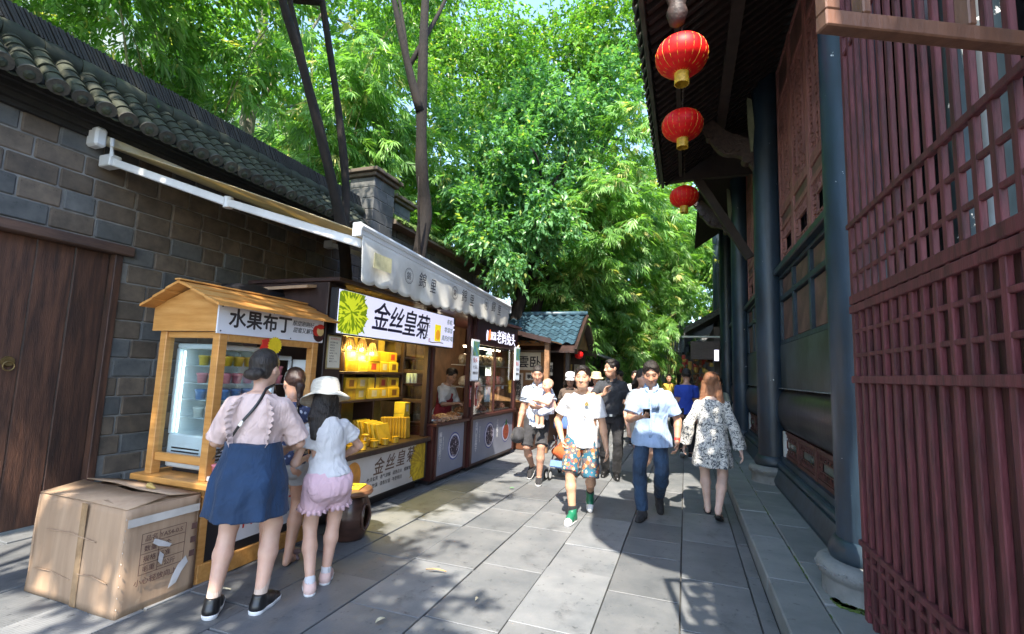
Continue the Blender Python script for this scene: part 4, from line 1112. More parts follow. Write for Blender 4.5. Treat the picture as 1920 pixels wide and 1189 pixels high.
def tin(x, y, label):
    m = MB(); m.lathe([(.04, 0), (.045, .004), (.045, .06), (.047, .062), (.047, .075), (.02, .08), (.004, .081)], (0, 0, 0), 16)
    o = link_mesh('tea_tin', m.mesh('tea_tin'), AMB, smooth=True); o.data.set_sharp_from_angle(angle=R(40)); o.location = (x, y, .661); tag(o, label, 'tin', 'small tea tins along the counter edge')
for k in range(9): tin(-3.33 + (k % 2) * -.1, 4.32 + k * .105, 'small golden tea tin at the tea counter edge, %s from the dark pillar' % ORD[k])
tp = thing('glass_teapot', 'amber glass teapot with curved handle on the tea stall counter', 'teapot', (-3.60, 4.36, .662), local=True)
o = MB().lathe([(.05, 0), (.085, .02), (.10, .07), (.085, .13), (.05, .155), (.045, .16)], seg=20).build('body', AMB, tp, smooth=True)
MB().lathe([(.05, .16), (.03, .185), (.012, .19), (.018, .21), (.004, .22)], seg=16).build('lid', AMB, tp, smooth=True)
MB().tube([(0, .09, .12), (0, .15, .13), (0, .16, .07), (0, .10, .03)], .010, 8).build('handle', AMB, tp, smooth=True)
MB().tube([(0, -.08, .06), (0, -.14, .10), (0, -.17, .15)], [.02, .014, .010], 8).build('spout', AMB, tp, smooth=True)
for (x, y, h, lab) in ((-3.52, 4.60, .17, 'amber glass jar of dried flowers next to the teapot'), (-3.46, 4.74, .13, 'squat amber glass jar in the middle of the tea counter')):
    t = thing('glass_jar', lab, 'jar', (x, y, .662), 'glass jars on the tea counter', local=True)
    MB().lathe([(.05, 0), (.055, .01), (.055, h * .75), (.04, h * .85), (.04, h * .9)], seg=18).build('body', AMB, t, smooth=True)
    MB().lathe([(.046, h * .9), (.046, h), (.01, h + .012)], seg=18).build('lid', LGOLD, t)
st = thing('warmer_stand', 'little open wooden frame stand on the tea stall counter', 'stand', (-3.5, 4.98, .662))
for (a, b2) in ((-.05, -.05), (.05, -.05), (-.05, .05), (.05, .05)): piece('leg', -3.5 + a - .005, -3.5 + a + .005, 4.98 + b2 - .005, 4.98 + b2 + .005, .662, .80, 0, BXM[2], st)
piece('top', -3.56, -3.44, 4.92, 5.04, .80, .812, .002, BXM[2], st)
# pendant lamps, lit
BULB = emitm('bulb', (1.0, .78, .35), 2.2)
WICK = mat('wicker', (.50, .36, .18), .7, var=.3, scale=30)
for k, y in enumerate((4.36, 4.56, 4.78, 4.98)):
    t = thing('pendant_lamp', ['first', 'second', 'third', 'fourth'][k] + ' little wicker pendant lamp from the dark pillar in the tea stall', 'lamp', (-3.62, y, 1.72), 'pendant lamps in the tea stall', local=True)
    dz = (0, .03, .02, -.02)[k]
    q = MB()
    for j in range(12):
        a = 2 * math.pi * j / 12; q.tube([(.025 * math.cos(a), .025 * math.sin(a), .15 + dz), (.05 * math.cos(a), .05 * math.sin(a), .08 + dz), (.075 * math.cos(a), .075 * math.sin(a), dz)], .006, 4)
    q.lathe([(.077, dz), (.081, dz + .006), (.077, dz + .012)], seg=16, cap=False); q.lathe([(.026, .148 + dz), (.022, .16 + dz)], seg=10)
    o = q.build('shade', WICK, t); o['kind'] = 'stuff'
    MB().lathe([(.008, .05 + dz), (.022, .035 + dz), (.026, .018 + dz), (.016, .0 + dz)], seg=12).build('bulb', BULB, t, smooth=True)
    MB().tube([(0, 0, .15 + dz), (0, 0, .66)], .004, 5).build('cord', INK, t)
    l = bpy.data.lights.new('lamp_light', 'POINT'); l.energy = 1.6; l.color = (1.0, .74, .26); l.shadow_soft_size = .05
    lo_ = bpy.data.objects.new('lamp_light', l); COL.objects.link(lo_); lo_.parent = t; lo_.location = (-.05, 0, -.02 + dz)
for y in (4.95, 5.5):
    t = thing('shelf_light', 'lit %s spot lamp above the yellow boxes' % ('inner' if y < 5 else 'outer'), 'lamp', (-3.55, y, 2.3), local=True)
    MB().tube([(0, 0, 0), (0, 0, .08)], [.035, .03], 12).build('can', BLACKP, t); MB().tube([(0, 0, -.006), (0, 0, -.002)], .028, 12).build('lens', BULB, t)
    l = bpy.data.lights.new('lamp_light', 'SPOT'); l.energy = 20; l.color = (1.0, .80, .20); l.spot_size = R(110); l.spot_blend = .6; l.shadow_soft_size = .04
    lo_ = bpy.data.objects.new('lamp_light', l); COL.objects.link(lo_); lo_.parent = t; lo_.location = (0, 0, -.02); lo_.rotation_euler = (0, R(16), 0)
# lower poster
pb = piece('front_poster', -3.308, -3.295, 4.0, 5.84, .13, .585, .002, mat('poster_grey', (.56, .55, .55), .4, scale=1.2, col2=(.42, .40, .40)), s2)
piece('poster_frame', -3.306, -3.285, 5.84, 5.875, .12, .60, .002, BLACKP, s2); piece('poster_frame', -3.306, -3.285, 4.0, 5.84, .586, .601, .002, BLACKP, s2); piece('poster_frame', -3.306, -3.285, 4.0, 5.84, .115, .13, .002, BLACKP, s2)
PX_ = -3.2945
for k, ch in enumerate('金丝皇菊'): letters(ch, .20, planeX(PX_, 4.70 + k * .225, .37 + k * .012), 'lettering', mat('brown_ink', (.13, .08, .06), .6), pb, bold=.002, shear=.2, depth=.001)
for k, tx in enumerate(('·色泽金黄  ·香气浓郁  ·清热去火  ·缓解视疲', '·花朵饱满  ·清香甘甜  ·平肝明目')): letters(tx, .052, planeX(PX_, 4.58, .30 - k * .075), 'lettering', INK, pb, depth=.001)
disc(PX_, 4.35, .40, .13, .16, mat('print_orange', (.70, .30, .05), .5), 'cup_print', pb)
FA, FB = mat('petal_a', (.62, .44, .02), .6), mat('petal_b', (.46, .30, .015), .6)
flower(5.78, .34, .34, PX_, (FA, FB), 'flower_print', pb, 170, (4.0, 5.838, .132, .583), 5)
flower(4.42, .14, .20, PX_ + .001, (FA, FB), 'flower_print', pb, 90, (4.0, 5.838, .132, .583), 6)

# ---------------------------------------------------------------- dark red snack stalls
RDW = mat('dark_red_wood', (.060, .016, .014), .42, var=.25, scale=4, bump=.12, bscale=30, stretch=(2, 2, .4))
SLATE = mat('poster_slate', (.24, .26, .33), .5, var=.06, scale=3)
WHI = mat('print_white', (.72, .72, .74), .5)
BOWLB = mat('bowl_blue', (.035, .06, .32), .4); BOWLW = mat('bowl_white', (.72, .74, .78), .4)
FOODD = mat('food_dark', (.55, .50, .60), .6, col2=(.022, .012, .03), scale=34, lo=.56, hi=.60); FOODR = mat('food_red', (.40, .08, .03), .5, col2=(.16, .03, .015), scale=30)
NEON = emitm('neon_white', (.82, .80, 1.0), .34)
def bowl_print(x, y, z, r, par, food, sq=1.0):
    disc(x, y, z, r * sq, r, BOWLB, 'bowl_print', par); disc(x + .0012, y, z, r * .9 * sq, r * .9, BOWLW, 'bowl_print', par); disc(x + .0024, y, z, r * .78 * sq, r * .78, BOWLB, 'bowl_print', par); disc(x + .0036, y, z, r * .72 * sq, r * .72, food, 'bowl_print', par)
s3 = thing('tofu_stall', 'open fronted dark red snack stall next to the tea stall', 'stall', (-3.8, 6.45, 0))
MB().box(-3.62, -3.24, 5.93, 6.98, .06, .78).build('cabinet', RDW, s3)
MB().box(-3.58, -3.3, 5.97, 6.95, 0, .06).build('plinth', BLACKP, s3)
piece('counter', -3.64, -3.18, 5.92, 7.0, .782, .825, .006, RDW, s3)
for y in (5.96, 6.965):
    piece('post', -3.27 - .1 * (y < 6), -3.20 - .1 * (y < 6), y - .035, y + .035, .826, 2.42, .004, RDW, s3); piece('post', -4.3, -4.23, y - .035, y + .035, .826, 2.42, .004, RDW, s3)
piece('tube_light', -3.75, -3.71, 6.1, 6.85, 2.375, 2.40, 0, emitm('warm_tube_b', (1.0, .86, .65), 7), s3)
p3 = piece('front_poster', -3.238, -3.228, 6.05, 6.90, .10, .77, .002, SLATE, s3)
for (a, b2) in ((5.99, 6.05), (6.90, 6.97)): piece('poster_frame', -3.238, -3.218, a, b2, .07, .78, .003, RDW, s3)
bowl_print(-3.2275, 6.58, .45, .20, p3, FOODD)
letters('麻辣豆腐干', .085, planeX(-3.2275, 6.10, .62), 'lettering', WHI, p3, vertical=True, depth=.001)
letters('Mala dried tofu', .03, planeX(-3.2275, 6.22, .62) @ Matrix.Rotation(-math.pi / 2, 4, 'Z'), 'lettering', WHI, p3, depth=.001)
piece('back_board', -4.33, -4.30, 5.93, 7.0, .83, 2.42, .002, mat('shop_back', (.14, .075, .04), .6, var=.2), s3)
piece('shelf', -3.86, -3.62, 5.98, 6.40, 1.32, 1.35, .003, RDW, s3)
piece('shelf', -4.28, -3.9, 5.98, 6.94, 1.70, 1.73, .003, RDW, s3)
piece('roof_panel', -4.4, -3.1, 5.97, 9.16, 2.42, 2.46, .004, RDW, s3)
piece('fascia', -3.52, -3.49, 6.0, 6.93, 2.0, 2.40, .003, BLACKP, s3)
letters('豆腐干', .21, planeX(-3.4885, 6.28, 2.12), 'lettering', NEON, s3, bold=.004, depth=.006)
for k in range(3): piece('carton', -4.2, -3.98, 6.02 + k * .3, 6.29 + k * .3, 1.74, 1.98, .006, mat('brown_carton', (.38, .22, .09), .7), s3)
s4 = thing('rabbit_stall', 'dark red glass fronted stall with lit shop name on its fascia', 'stall', (-3.8, 8.1, 0))
MB().box(-3.62, -3.20, 7.03, 9.10, .06, .80).build('cabinet', RDW, s4); MB().box(-3.58, -3.26, 7.08, 9.05, 0, .06).build('plinth', BLACKP, s4)
piece('counter', -3.64, -3.15, 7.02, 9.12, .802, .85, .006, RDW, s4)
for y in (7.06, 9.08):
    piece('post', -3.25, -3.17, y - .04, y + .04, .851, 2.41, .004, RDW, s4); piece('post', -4.3, -4.23, y - .035, y + .035, .851, 2.41, .004, RDW, s4)
piece('mullion', -3.23, -3.19, 8.0, 8.03, .851, 2.0, .003, RDW, s4)
fa = piece('fascia', -3.24, -3.16, 7.10, 9.04, 2.0, 2.41, .004, mat('fascia_plum', (.045, .014, .022), .45), s4)
letters('双流', .16, planeX(-3.1585, 7.66, 2.12), 'lettering', NEON, fa, depth=.004, sx=.8); letters('老妈兔头', .25, planeX(-3.1585, 7.94, 2.09), 'lettering', NEON, fa, depth=.004, sx=1.0)
m = MB(); m.prism([(-3.159, 7.56, 2.10), (-3.159, 7.64, 2.10), (-3.159, 7.67, 2.17), (-3.159, 7.62, 2.28), (-3.159, 7.58, 2.20), (-3.159, 7.55, 2.16)], (.005, 0, 0)); m.build('flame_mark', emitm('neon_red', (1.0, .15, .04), .5), fa)
m = MB(); m.prism([(-3.159, 7.48, 2.08), (-3.159, 7.52, 2.08), (-3.159, 7.54, 2.24), (-3.159, 7.50, 2.26), (-3.159, 7.47, 2.18)], (.005, 0, 0)); m.build('flame_mark', NEON, fa)
p4 = piece('front_poster', -3.198, -3.188, 7.12, 9.02, .10, .78, .002, SLATE, s4)
for (a, b2) in ((7.04, 7.12), (9.02, 9.10)): piece('poster_frame', -3.198, -3.178, a, b2, .07, .80, .003, RDW, s4)
bowl_print(-3.1875, 7.85, .47, .22, p4, FOODD); bowl_print(-3.1875, 8.66, .45, .19, p4, FOODR, 1.1)
m = MB(); m.prism([(-3.183, 8.60, .58), (-3.183, 8.72, .58), (-3.183, 8.68, .68), (-3.183, 8.64, .66)], (.001, 0, 0)); m.build('garnish_print', GRNI, p4)
letters('剑門豆腐干', .10, planeX(-3.1875, 7.24, .66), 'lettering', WHI, p4, vertical=True, depth=.001); letters('老妈兔头', .085, planeX(-3.1875, 8.18, .64), 'lettering', WHI, p4, vertical=True, depth=.001)
letters('Jianmen dried tofu', .035, planeX(-3.1875, 7.42, .66) @ Matrix.Rotation(-math.pi / 2, 4, 'Z'), 'lettering', WHI, p4, depth=.001)
piece('back_board', -4.33, -4.30, 7.03, 9.1, .85, 2.42, .002, MATS['shop_back'], s4)
for z in (1.30, 1.66): piece('glass_shelf', -3.62, -3.3, 7.12, 9.03, z - .014, z, 0, mat('shelf_pale', (.45, .40, .32), .4), s4)
MB().box(-3.212, -3.208, 7.10, 9.03, .86, 2.0).build('front_pane', GLS, s4)
piece('tube_light', -3.50, -3.46, 7.3, 8.9, 1.955, 1.98, 0, emitm('warm_tube', (1.0, .82, .55), 7), s4)
BAG = mat('clear_bag', (.58, .47, .33), .18, var=.3, scale=22, col2=(.28, .18, .09), spec=.8)
rb = random.Random(5)
def blob(sx, sy, sz, seed, amp=.22, nu=12, nv=8):
    r2 = random.Random(seed); ph = [r2.uniform(0, 6) for _ in range(6)]; vs = []; fs = []
    for i in range(nv + 1):
        a = math.pi * i / nv
        for k in range(nu):
            b2 = 2 * math.pi * k / nu; d = 1 + amp * math.sin(3 * b2 + ph[0] + 2 * a) * math.sin(a) + amp * .5 * math.sin(5 * b2 - 3 * a + ph[1])
            vs.append((sx * d * math.sin(a) * math.cos(b2), sy * d * math.sin(a) * math.sin(b2), sz * (1 - math.cos(a)) * (1 + .2 * d * (a > 2))))
    for i in range(nv):
        for k in range(nu): fs.append((i * nu + k, i * nu + (k + 1) % nu, (i + 1) * nu + (k + 1) % nu, (i + 1) * nu + k))
    return vs, fs
bag_me = []
for k in range(4):
    me = MB().add(*blob(.10, .09, .075, k)).mesh('snack_bag'); me.materials.append(BAG); me.polygons.foreach_set('use_smooth', [True] * len(me.polygons)); bag_me.append(me)
for z, nm in ((1.661, 'upper'), (1.301, 'lower')):
    for k in range(9):
        o = bpy.data.objects.new('snack_bag', rb.choice(bag_me)); COL.objects.link(o); o.location = (-3.42 - rb.random() * .05, 7.25 + k * .195, z); o.rotation_euler = (0, 0, rb.random() * 6); tag(o, 'clear bag of brown snacks on the %s glass shelf, %s from the near post' % (nm, ORD[k]), 'bag', 'snack bags on the %s shelf' % nm)
for k in range(4):
    t = thing('price_card', 'small pale price card before the snack bags, %s from the near post' % ORD[k], 'card', (-3.3, 7.5 + k * .4, 1.3), 'price cards on the stall shelf'); piece('card', -3.305, -3.30, 7.46 + k * .4, 7.56 + k * .4, 1.24, 1.30, 0, WHI, t)
def heap(cx_, cy_, cz_, rx, ry, h, n, mt, name, par, size=.02, seed=1):
    r2 = random.Random(seed); m = MB()
    for k in range(n):
        a, d = r2.random() * 6.283, math.sqrt(r2.random()); 
        m.obox((cx_ + rx * d * math.cos(a), cy_ + ry * d * math.sin(a), cz_ + h * (1 - d * d) * r2.uniform(.6, 1) + size * .5), (size * r2.uniform(.5, 1.2), size * r2.uniform(.5, 1.2), size * .5), (r2.random() * 2, r2.random() * 2, r2.random() * 6), size * .2)
    o = m.build(name, mt, par); o['kind'] = 'stuff'; return o
STEEL = mat('steel', (.55, .56, .57), .3, metal=.9, var=.05)
SNK = [mat('snack_brown', (.30, .14, .05), .5, col2=(.14, .05, .02), scale=30), mat('snack_red', (.36, .13, .07), .5, col2=(.20, .08, .05), scale=30), mat('snack_tan', (.42, .26, .16), .6, col2=(.28, .15, .09), scale=30)]
for k in range(4):
    t = thing('snack_tray', 'steel tray heaped with brown snacks, %s from the near post of the glass fronted stall' % ('first', 'second', 'third', 'fourth')[k], 'tray', (-3.5, 7.35 + k * .46, .851))
    piece('tray', -3.62, -3.25, 7.15 + k * .46, 7.57 + k * .46, .852, .88, .004, STEEL, t); heap(-3.44, 7.36 + k * .46, .88, .16, .18, .10, 150, SNK[k % 2], 'snacks', t, .025, k)
for k in range(3):
    t = thing('snack_basin', 'shallow basin heaped with reddish dried snacks, %s from the tea stall' % ('first', 'second', 'third')[k], 'basin', (-3.45, 6.1 + k * .33, .826))
    MB().lathe([(.10, .0), (.14, .02), (.155, .045), (.15, .045), (.13, .02)], (-3.38, 6.12 + k * .33, .826), 20).build('basin', STEEL, t, smooth=True); heap(-3.38, 6.12 + k * .33, .84, .14, .14, .07, 160, SNK[(k + 1) % 3], 'snacks', t, .016, k + 9)
t = thing('snack_spread', 'loose reddish snacks spread along the open stall counter edge', 'snacks', (-3.3, 6.4, .826)); heap(-3.27, 6.42, .826, .05, .42, .05, 200, SNK[2], 'snacks', t, .017, 21)
for k in range(3):
    t = thing('squeeze_bottle', 'white squeeze bottle on the open snack stall shelf, %s from the tea stall' % ORD[k], 'bottle', (-3.75, 6.05 + k * .09, 1.351), 'white squeeze bottles', local=True)
    MB().lathe([(.03, 0), (.033, .01), (.033, .13), (.02, .15), (.012, .155)], seg=14).build('body', WHITEB, t, smooth=True); MB().lathe([(.014, .155), (.004, .20)], seg=10).build('nozzle', WHITEB, t)
# upright light posters
for (y, lab) in ((7.02, 'narrow upright lit menu poster on the post between the two dark red stalls'), (9.06, 'narrow upright lit menu poster on the far post of the glass fronted stall')):
    t = thing('upright_poster', lab, 'poster', (-3.14, y, 1.4)); piece('frame', -3.165, -3.14, y - .14, y + .14, 1.40, 2.06, .004, WHITEB, t)
    piece('face', -3.139, -3.136, y - .125, y + .125, 1.42, 2.04, 0, emitm('poster_face_%d' % y, (.60, .66, .74), .12), t)
    piece('photo', -3.1355, -3.133, y - .12, y + .12, 1.80, 2.03, 0, mat('poster_sky', (.05, .28, .45), .4, col2=(.25, .40, .08), scale=9), t)
    letters('兔头', .085, planeX(-3.1345, y - .10, 1.70), 'lettering', MATS['print_red'], t, depth=.001); letters('十五元', .06, planeX(-3.1345, y - .10, 1.60), 'lettering', NAVI, t, depth=.001); letters('现做现卖', .05, planeX(-3.1345, y - .10, 1.51), 'lettering', INK, t, depth=.001)
for (x, y, lab) in ((-3.16, 6.93, 'red hanging strip banner on the near side of the stall post'), (-3.16, 7.16, 'red hanging strip banner on the far side of the stall post')):
    t = thing('strip_banner', lab, 'banner', (x, y, 1.0)); piece('strip', x - .005, x, y - .03, y + .03, 1.0, 1.33, 0, mat('banner_red', (.32, .02, .03), .6), t); letters('招牌美味', .05, planeX(x + .001, y - .024, 1.26), 'lettering', WHI, t, vertical=True, depth=.0005)
# flattened cartons lying on top of the stalls
def slab_card(pts, label, th=.03):
    m = MB(); m.prism(pts, (0, 0, th)); o = m.build('flat_carton', CARD); tag(o, label, 'carton', 'flattened cartons on the stall roofs')
slab_card([(-4.5, 3.7, 2.30), (-3.5, 3.7, 2.32), (-3.45, 4.75, 2.50), (-4.5, 4.8, 2.47)], 'flattened brown carton tilted on top of the tea stall roof', .03)
slab_card([(-4.6, 4.3, 2.52), (-3.6, 4.3, 2.50), (-3.7, 5.4, 2.57), (-4.6, 5.3, 2.60)], 'second flattened carton lying further back on the tea stall roof', .03)
t = thing('dark_cover', 'black plastic cover bunched behind the pudding stall roof', 'cover', (-4.2, 3.7, 2.1))
vs, fs = blob(.35, .45, .10, 4, .25, 16, 8); MB().add([(x - 4.2, y + 3.75, z + 2.12) for x, y, z in vs], fs).build('sheet', BLACKP, t, smooth=True)
piece('support', -4.3, -4.1, 3.72, 3.80, .0, 2.13, .004, DKW, t)

# ---------------------------------------------------------------- stool with a yellow card
sto = thing('barrel_stool', 'round dark wooden barrel stool with oval holes and a yellow card', 'stool', (-2.95, 3.87, 0), local=True)
STW = mat('stool_wood', (.070, .032, .022), .35, var=.3, scale=4, stretch=(1, 1, 3), coat=.3)
vs = []; fs = []; seg = 64; prof = [(.150, 0), (.165, .03), (.195, .12), (.205, .2), (.195, .28), (.165, .36), (.15, .385)]
zs = np.linspace(0, .385, 24); rs = np.interp(zs, [p[1] for p in prof], [p[0] for p in prof])
def hole(a, z): 
    a = (a + math.pi / 4) % (math.pi / 2) - math.pi / 4
    return (a / .30) ** 2 + ((z - .20) / .115) ** 2 < 1
for z, r_ in zip(zs, rs):
    for k in range(seg): a = 2 * math.pi * k / seg; vs.append((r_ * math.cos(a), r_ * math.sin(a), z))
for i in range(23):
    for k in range(seg):
        if not hole(2 * math.pi * (k + .5) / seg, (zs[i] + zs[i + 1]) / 2): fs.append((i * seg + k, i * seg + (k + 1) % seg, (i + 1) * seg + (k + 1) % seg, (i + 1) * seg + k))
o = MB().add(vs, fs).build('barrel', STW, sto, smooth=True); s_ = o.modifiers.new('thick', 'SOLIDIFY'); s_.thickness = .022
for q in range(4):
    a0 = q * math.pi / 2; pts = []
    for j in range(17):
        a = a0 + .30 * math.cos(2 * math.pi * j / 16); z = .2 + .115 * math.sin(2 * math.pi * j / 16); rr_ = np.interp(z, zs, rs) + .002; pts.append((rr_ * math.cos(a), rr_ * math.sin(a), z))
    MB().tube(pts, .012, 6, cap=False).build('hole_rim', STW, sto, smooth=True)
MB().lathe([(.15, .385), (.20, .39), (.21, .41), (.20, .435), (.16, .445), (.01, .446)], seg=40).build('seat', mat('seat_wood', (.22, .10, .05), .4, var=.2, scale=4), sto, smooth=True, auto=40)
t = thing('yellow_card', 'bright yellow printed card lying on the barrel stool', 'card', (-2.95, 3.87, .447), local=True, rotz=.3)
MB().box(-.12, .12, -.10, .10, 0, .012, .002).build('card', mat('card_yellow', (.80, .58, .02), .5), t); letters('欢迎品尝', .045, Matrix.Translation((-.085, -.02, .0125)), 'lettering', INK, t, depth=.0005)
# ---------------------------------------------------------------- figures: smooth distance fields turned into one continuous surface each
class Field:
    def __init__(s, lo, hi, h):
        s.h = h; s.lo = np.array(lo, float); s.n = np.ceil((np.array(hi) - s.lo) / h).astype(int) + 1
        s.ax = [(s.lo[i] + h * np.arange(s.n[i])).astype(np.float32) for i in range(3)]
        s.D = np.full(s.n, .25, np.float32)
    def block(s, lo, hi, pad):
        sl = []
        for i in range(3):
            a = int(max(0, math.floor((lo[i] - pad - s.lo[i]) / s.h))); b = int(min(s.n[i], math.ceil((hi[i] + pad - s.lo[i]) / s.h) + 1))
            if b <= a: return None
            sl.append(slice(a, b))
        return tuple(sl), s.ax[0][sl[0]][:, None, None], s.ax[1][sl[1]][None, :, None], s.ax[2][sl[2]][None, None, :]
    def put(s, fn, lo, hi, k=.02, sub=False):
        b = s.block(lo, hi, k + .03)
        if b is None: return s
        sl, X, Y, Z = b; d = fn(X, Y, Z); a = s.D[sl]
        if sub:
            d = -d; hh = np.maximum(k - np.abs(a - d), 0) / k; s.D[sl] = np.maximum(a, d) + hh * hh * k * .25
        else:
            hh = np.maximum(k - np.abs(a - d), 0) / k; s.D[sl] = np.minimum(a, d) - hh * hh * k * .25
        return s
    def cone(s, a, b, ra, rb, k=.02, sub=False, flat=None):
        a = np.array(a, np.float32); b = np.array(b, np.float32); ab = b - a; l2 = np.float32(max(ab.dot(ab), 1e-9)); r = max(ra, rb); ra = np.float32(ra); rb = np.float32(rb)
        def fn(X, Y, Z):
            t = np.clip(((X - a[0]) * ab[0] + (Y - a[1]) * ab[1] + (Z - a[2]) * ab[2]) / l2, 0, 1)
            return np.sqrt((X - a[0] - t * ab[0]) ** 2 + (Y - a[1] - t * ab[1]) ** 2 + (Z - a[2] - t * ab[2]) ** 2) - (ra + (rb - ra) * t)
        return s.put(fn, np.minimum(a, b) - r, np.maximum(a, b) + r, k, sub)
    def ell(s, c, rad, M=None, k=.02, sub=False):
        c = np.array(c, np.float32); rad = np.array(rad, np.float32); R_ = rad.max(); M = np.eye(3, dtype=np.float32) if M is None else np.array(M, np.float32)
        def fn(X, Y, Z):
            x, y, z = X - c[0], Y - c[1], Z - c[2]
            u = [M[0][i] * x + M[1][i] * y + M[2][i] * z for i in range(3)]      # columns of M: local axes
            k0 = np.sqrt(sum((u[i] / rad[i]) ** 2 for i in range(3))); k1 = np.sqrt(sum((u[i] / rad[i] ** 2) ** 2 for i in range(3))) + 1e-6
            return k0 * (k0 - 1) / k1
        return s.put(fn, c - R_, c + R_, k, sub)
    def loft(s, sec, base, up, rt, off=0.0, k=.02, ripple=None, z0=None, z1=None, power=2.3, sub=False):
        """sec: rows (z, halfwidth, halfdepth, yoff) along up"""
        sec = np.array(sec); base = np.array(base); up = np.array(up) / np.linalg.norm(up); rt = np.array(rt); fw = np.cross(up, rt); fw /= np.linalg.norm(fw); rt = np.cross(fw, up)
        za, zb = (sec[0, 0] if z0 is None else z0), (sec[-1, 0] if z1 is None else z1)
        R_ = max(sec[:, 1].max(), sec[:, 2].max()) + abs(off) + .03
        P = [base + up * za, base + up * zb]
        zz = np.linspace(za, zb, 60); fine = [np.interp(zz, sec[:, 0], sec[:, i]) for i in (1, 2, 3)]
        ker = np.ones(7) / 7
        fine = [np.convolve(np.pad(f_, 3, mode='edge'), ker, 'valid') for f_ in fine]
        z4 = np.linspace(za, zb, 400); T3 = [np.interp(z4, zz, q).astype(np.float32) for q in fine]; base = base.astype(np.float32); rt = rt.astype(np.float32); fw = fw.astype(np.float32); up = up.astype(np.float32)
        def fn(X, Y, Z):
            x, y, z = X - base[0], Y - base[1], Z - base[2]
            u = x * rt[0] + y * rt[1] + z * rt[2]; v = x * fw[0] + y * fw[1] + z * fw[2]; w = x * up[0] + y * up[1] + z * up[2]
            w = np.asarray(w, np.float32); ti = np.clip((w - za) / (zb - za) * 399, 0, 399).astype(np.int16); hw = T3[0][ti] + np.float32(off); hd = T3[1][ti] + np.float32(off); v = v - T3[2][ti]
            if ripple is not None:
                n, amp, ph = ripple; th = np.arctan2(v, u); t = np.clip((zb - w) / (zb - za), 0, 1)
                rp = 1 + amp * t * (np.sin(n * th + ph) + .5 * np.sin((n * 1.6) * th + 2 * ph + 3 * t)); hw = hw * rp; hd = hd * rp
            q = np.sqrt((u / hw) ** 2 + (v / hd) ** 2) if power < 2.2 else ((u / hw) ** 4 + 2.2 * (u / hw) ** 2 * (v / hd) ** 2 + (v / hd) ** 4) ** .25
            d = (q - 1) * np.minimum(hw, hd)
            return np.maximum(d, np.maximum(za - w, w - zb))
        return s.put(fn, np.minimum(*P) - R_, np.maximum(*P) + R_, k, sub)
    def plane(s, p, n):
        p = np.array(p, float); n = np.array(n, float) / np.linalg.norm(n)
        d = (s.ax[0][:, None, None] - p[0]) * n[0] + (s.ax[1][None, :, None] - p[1]) * n[1] + (s.ax[2][None, None, :] - p[2]) * n[2]
        s.D = np.maximum(s.D, d.astype(np.float32)); return s
    def wrinkle(s, amp, freq, seed):
        r_ = np.random.default_rng(seed); I = np.nonzero(np.abs(s.D) < .035); X, Y, Z = s.ax[0][I[0]], s.ax[1][I[1]], s.ax[2][I[2]]; w = 0
        for i in range(4):
            k = (r_.normal(size=3) * freq).astype(np.float32); q = (r_.normal(size=3) * freq * .35).astype(np.float32); k[2] *= .7
            w = w + np.sin(k[0] * X + k[1] * Y + k[2] * Z + r_.uniform(0, 6) + 2.0 * np.sin(q[0] * X + q[1] * Y + q[2] * Z + r_.uniform(0, 6)))
        s.D[I] += (amp * w / 3).astype(np.float32); return s
    def mesh(s, name):
        D = s.D; S = D < 0
        if not S.any(): return None
        ex = [np.nonzero(S.any(axis=tuple(a for a in range(3) if a != i)))[0] for i in range(3)]
        cr = tuple(slice(max(0, e[0] - 2), min(S.shape[i], e[-1] + 3)) for i, e in enumerate(ex)); D = D[cr]; S = S[cr].copy(); lo_ = s.lo + s.h * np.array([c.start for c in cr])
        for i in range(3):
            sl = [slice(None)] * 3; sl[i] = 0; S[tuple(sl)] = False; sl[i] = -1; S[tuple(sl)] = False
        D = np.where(S, np.minimum(D, -1e-5), np.maximum(D, 1e-5))
        n = D.shape; cnt = np.zeros([q - 1 for q in n], np.int8); cs = [(i, j, k) for i in (0, 1) for j in (0, 1) for k in (0, 1)]
        def cor(A, c): return A[c[0]:n[0] - 1 + c[0], c[1]:n[1] - 1 + c[1], c[2]:n[2] - 1 + c[2]]
        for c in cs: cnt += cor(S, c)
        act = (cnt > 0) & (cnt < 8); I = np.stack(np.nonzero(act), 1)
        if len(I) == 0: return None
        pos = np.zeros((len(I), 3)); num = np.zeros(len(I))
        vals = {c: D[I[:, 0] + c[0], I[:, 1] + c[1], I[:, 2] + c[2]] for c in cs}
        for c in cs:
            for a in range(3):
                if c[a] == 0:
                    c2 = list(c); c2[a] = 1; c2 = tuple(c2); d0, d1 = vals[c], vals[c2]; m = (d0 < 0) != (d1 < 0)
                    t = np.where(m, d0 / np.where(m, d0 - d1, 1), 0); p = np.array(c, float)[None, :].repeat(len(I), 0); p[:, a] += t
                    pos += p * m[:, None]; num += m
        V = lo_ + s.h * (I + pos / num[:, None])
        idx = np.full(act.shape, -1, np.int32); idx[I[:, 0], I[:, 1], I[:, 2]] = np.arange(len(I)); Q = []
        for a in range(3):
            b_, c_ = (a + 1) % 3, (a + 2) % 3
            sl0 = [slice(1, -1)] * 3; sl1 = [slice(1, -1)] * 3; sl0[a] = slice(0, -1); sl1[a] = slice(1, None)
            e0, e1 = S[tuple(sl0)], S[tuple(sl1)]; J = np.stack(np.nonzero(e0 != e1), 1); ins = e0[J[:, 0], J[:, 1], J[:, 2]]
            J = J + 1; J[:, a] -= 1; q = []
            for db, dc in ((-1, -1), (0, -1), (0, 0), (-1, 0)):
                K = J.copy(); K[:, b_] += db; K[:, c_] += dc; q.append(idx[K[:, 0], K[:, 1], K[:, 2]])
            q = np.stack(q, 1); Q.append(np.where(ins[:, None], q, q[:, ::-1]))
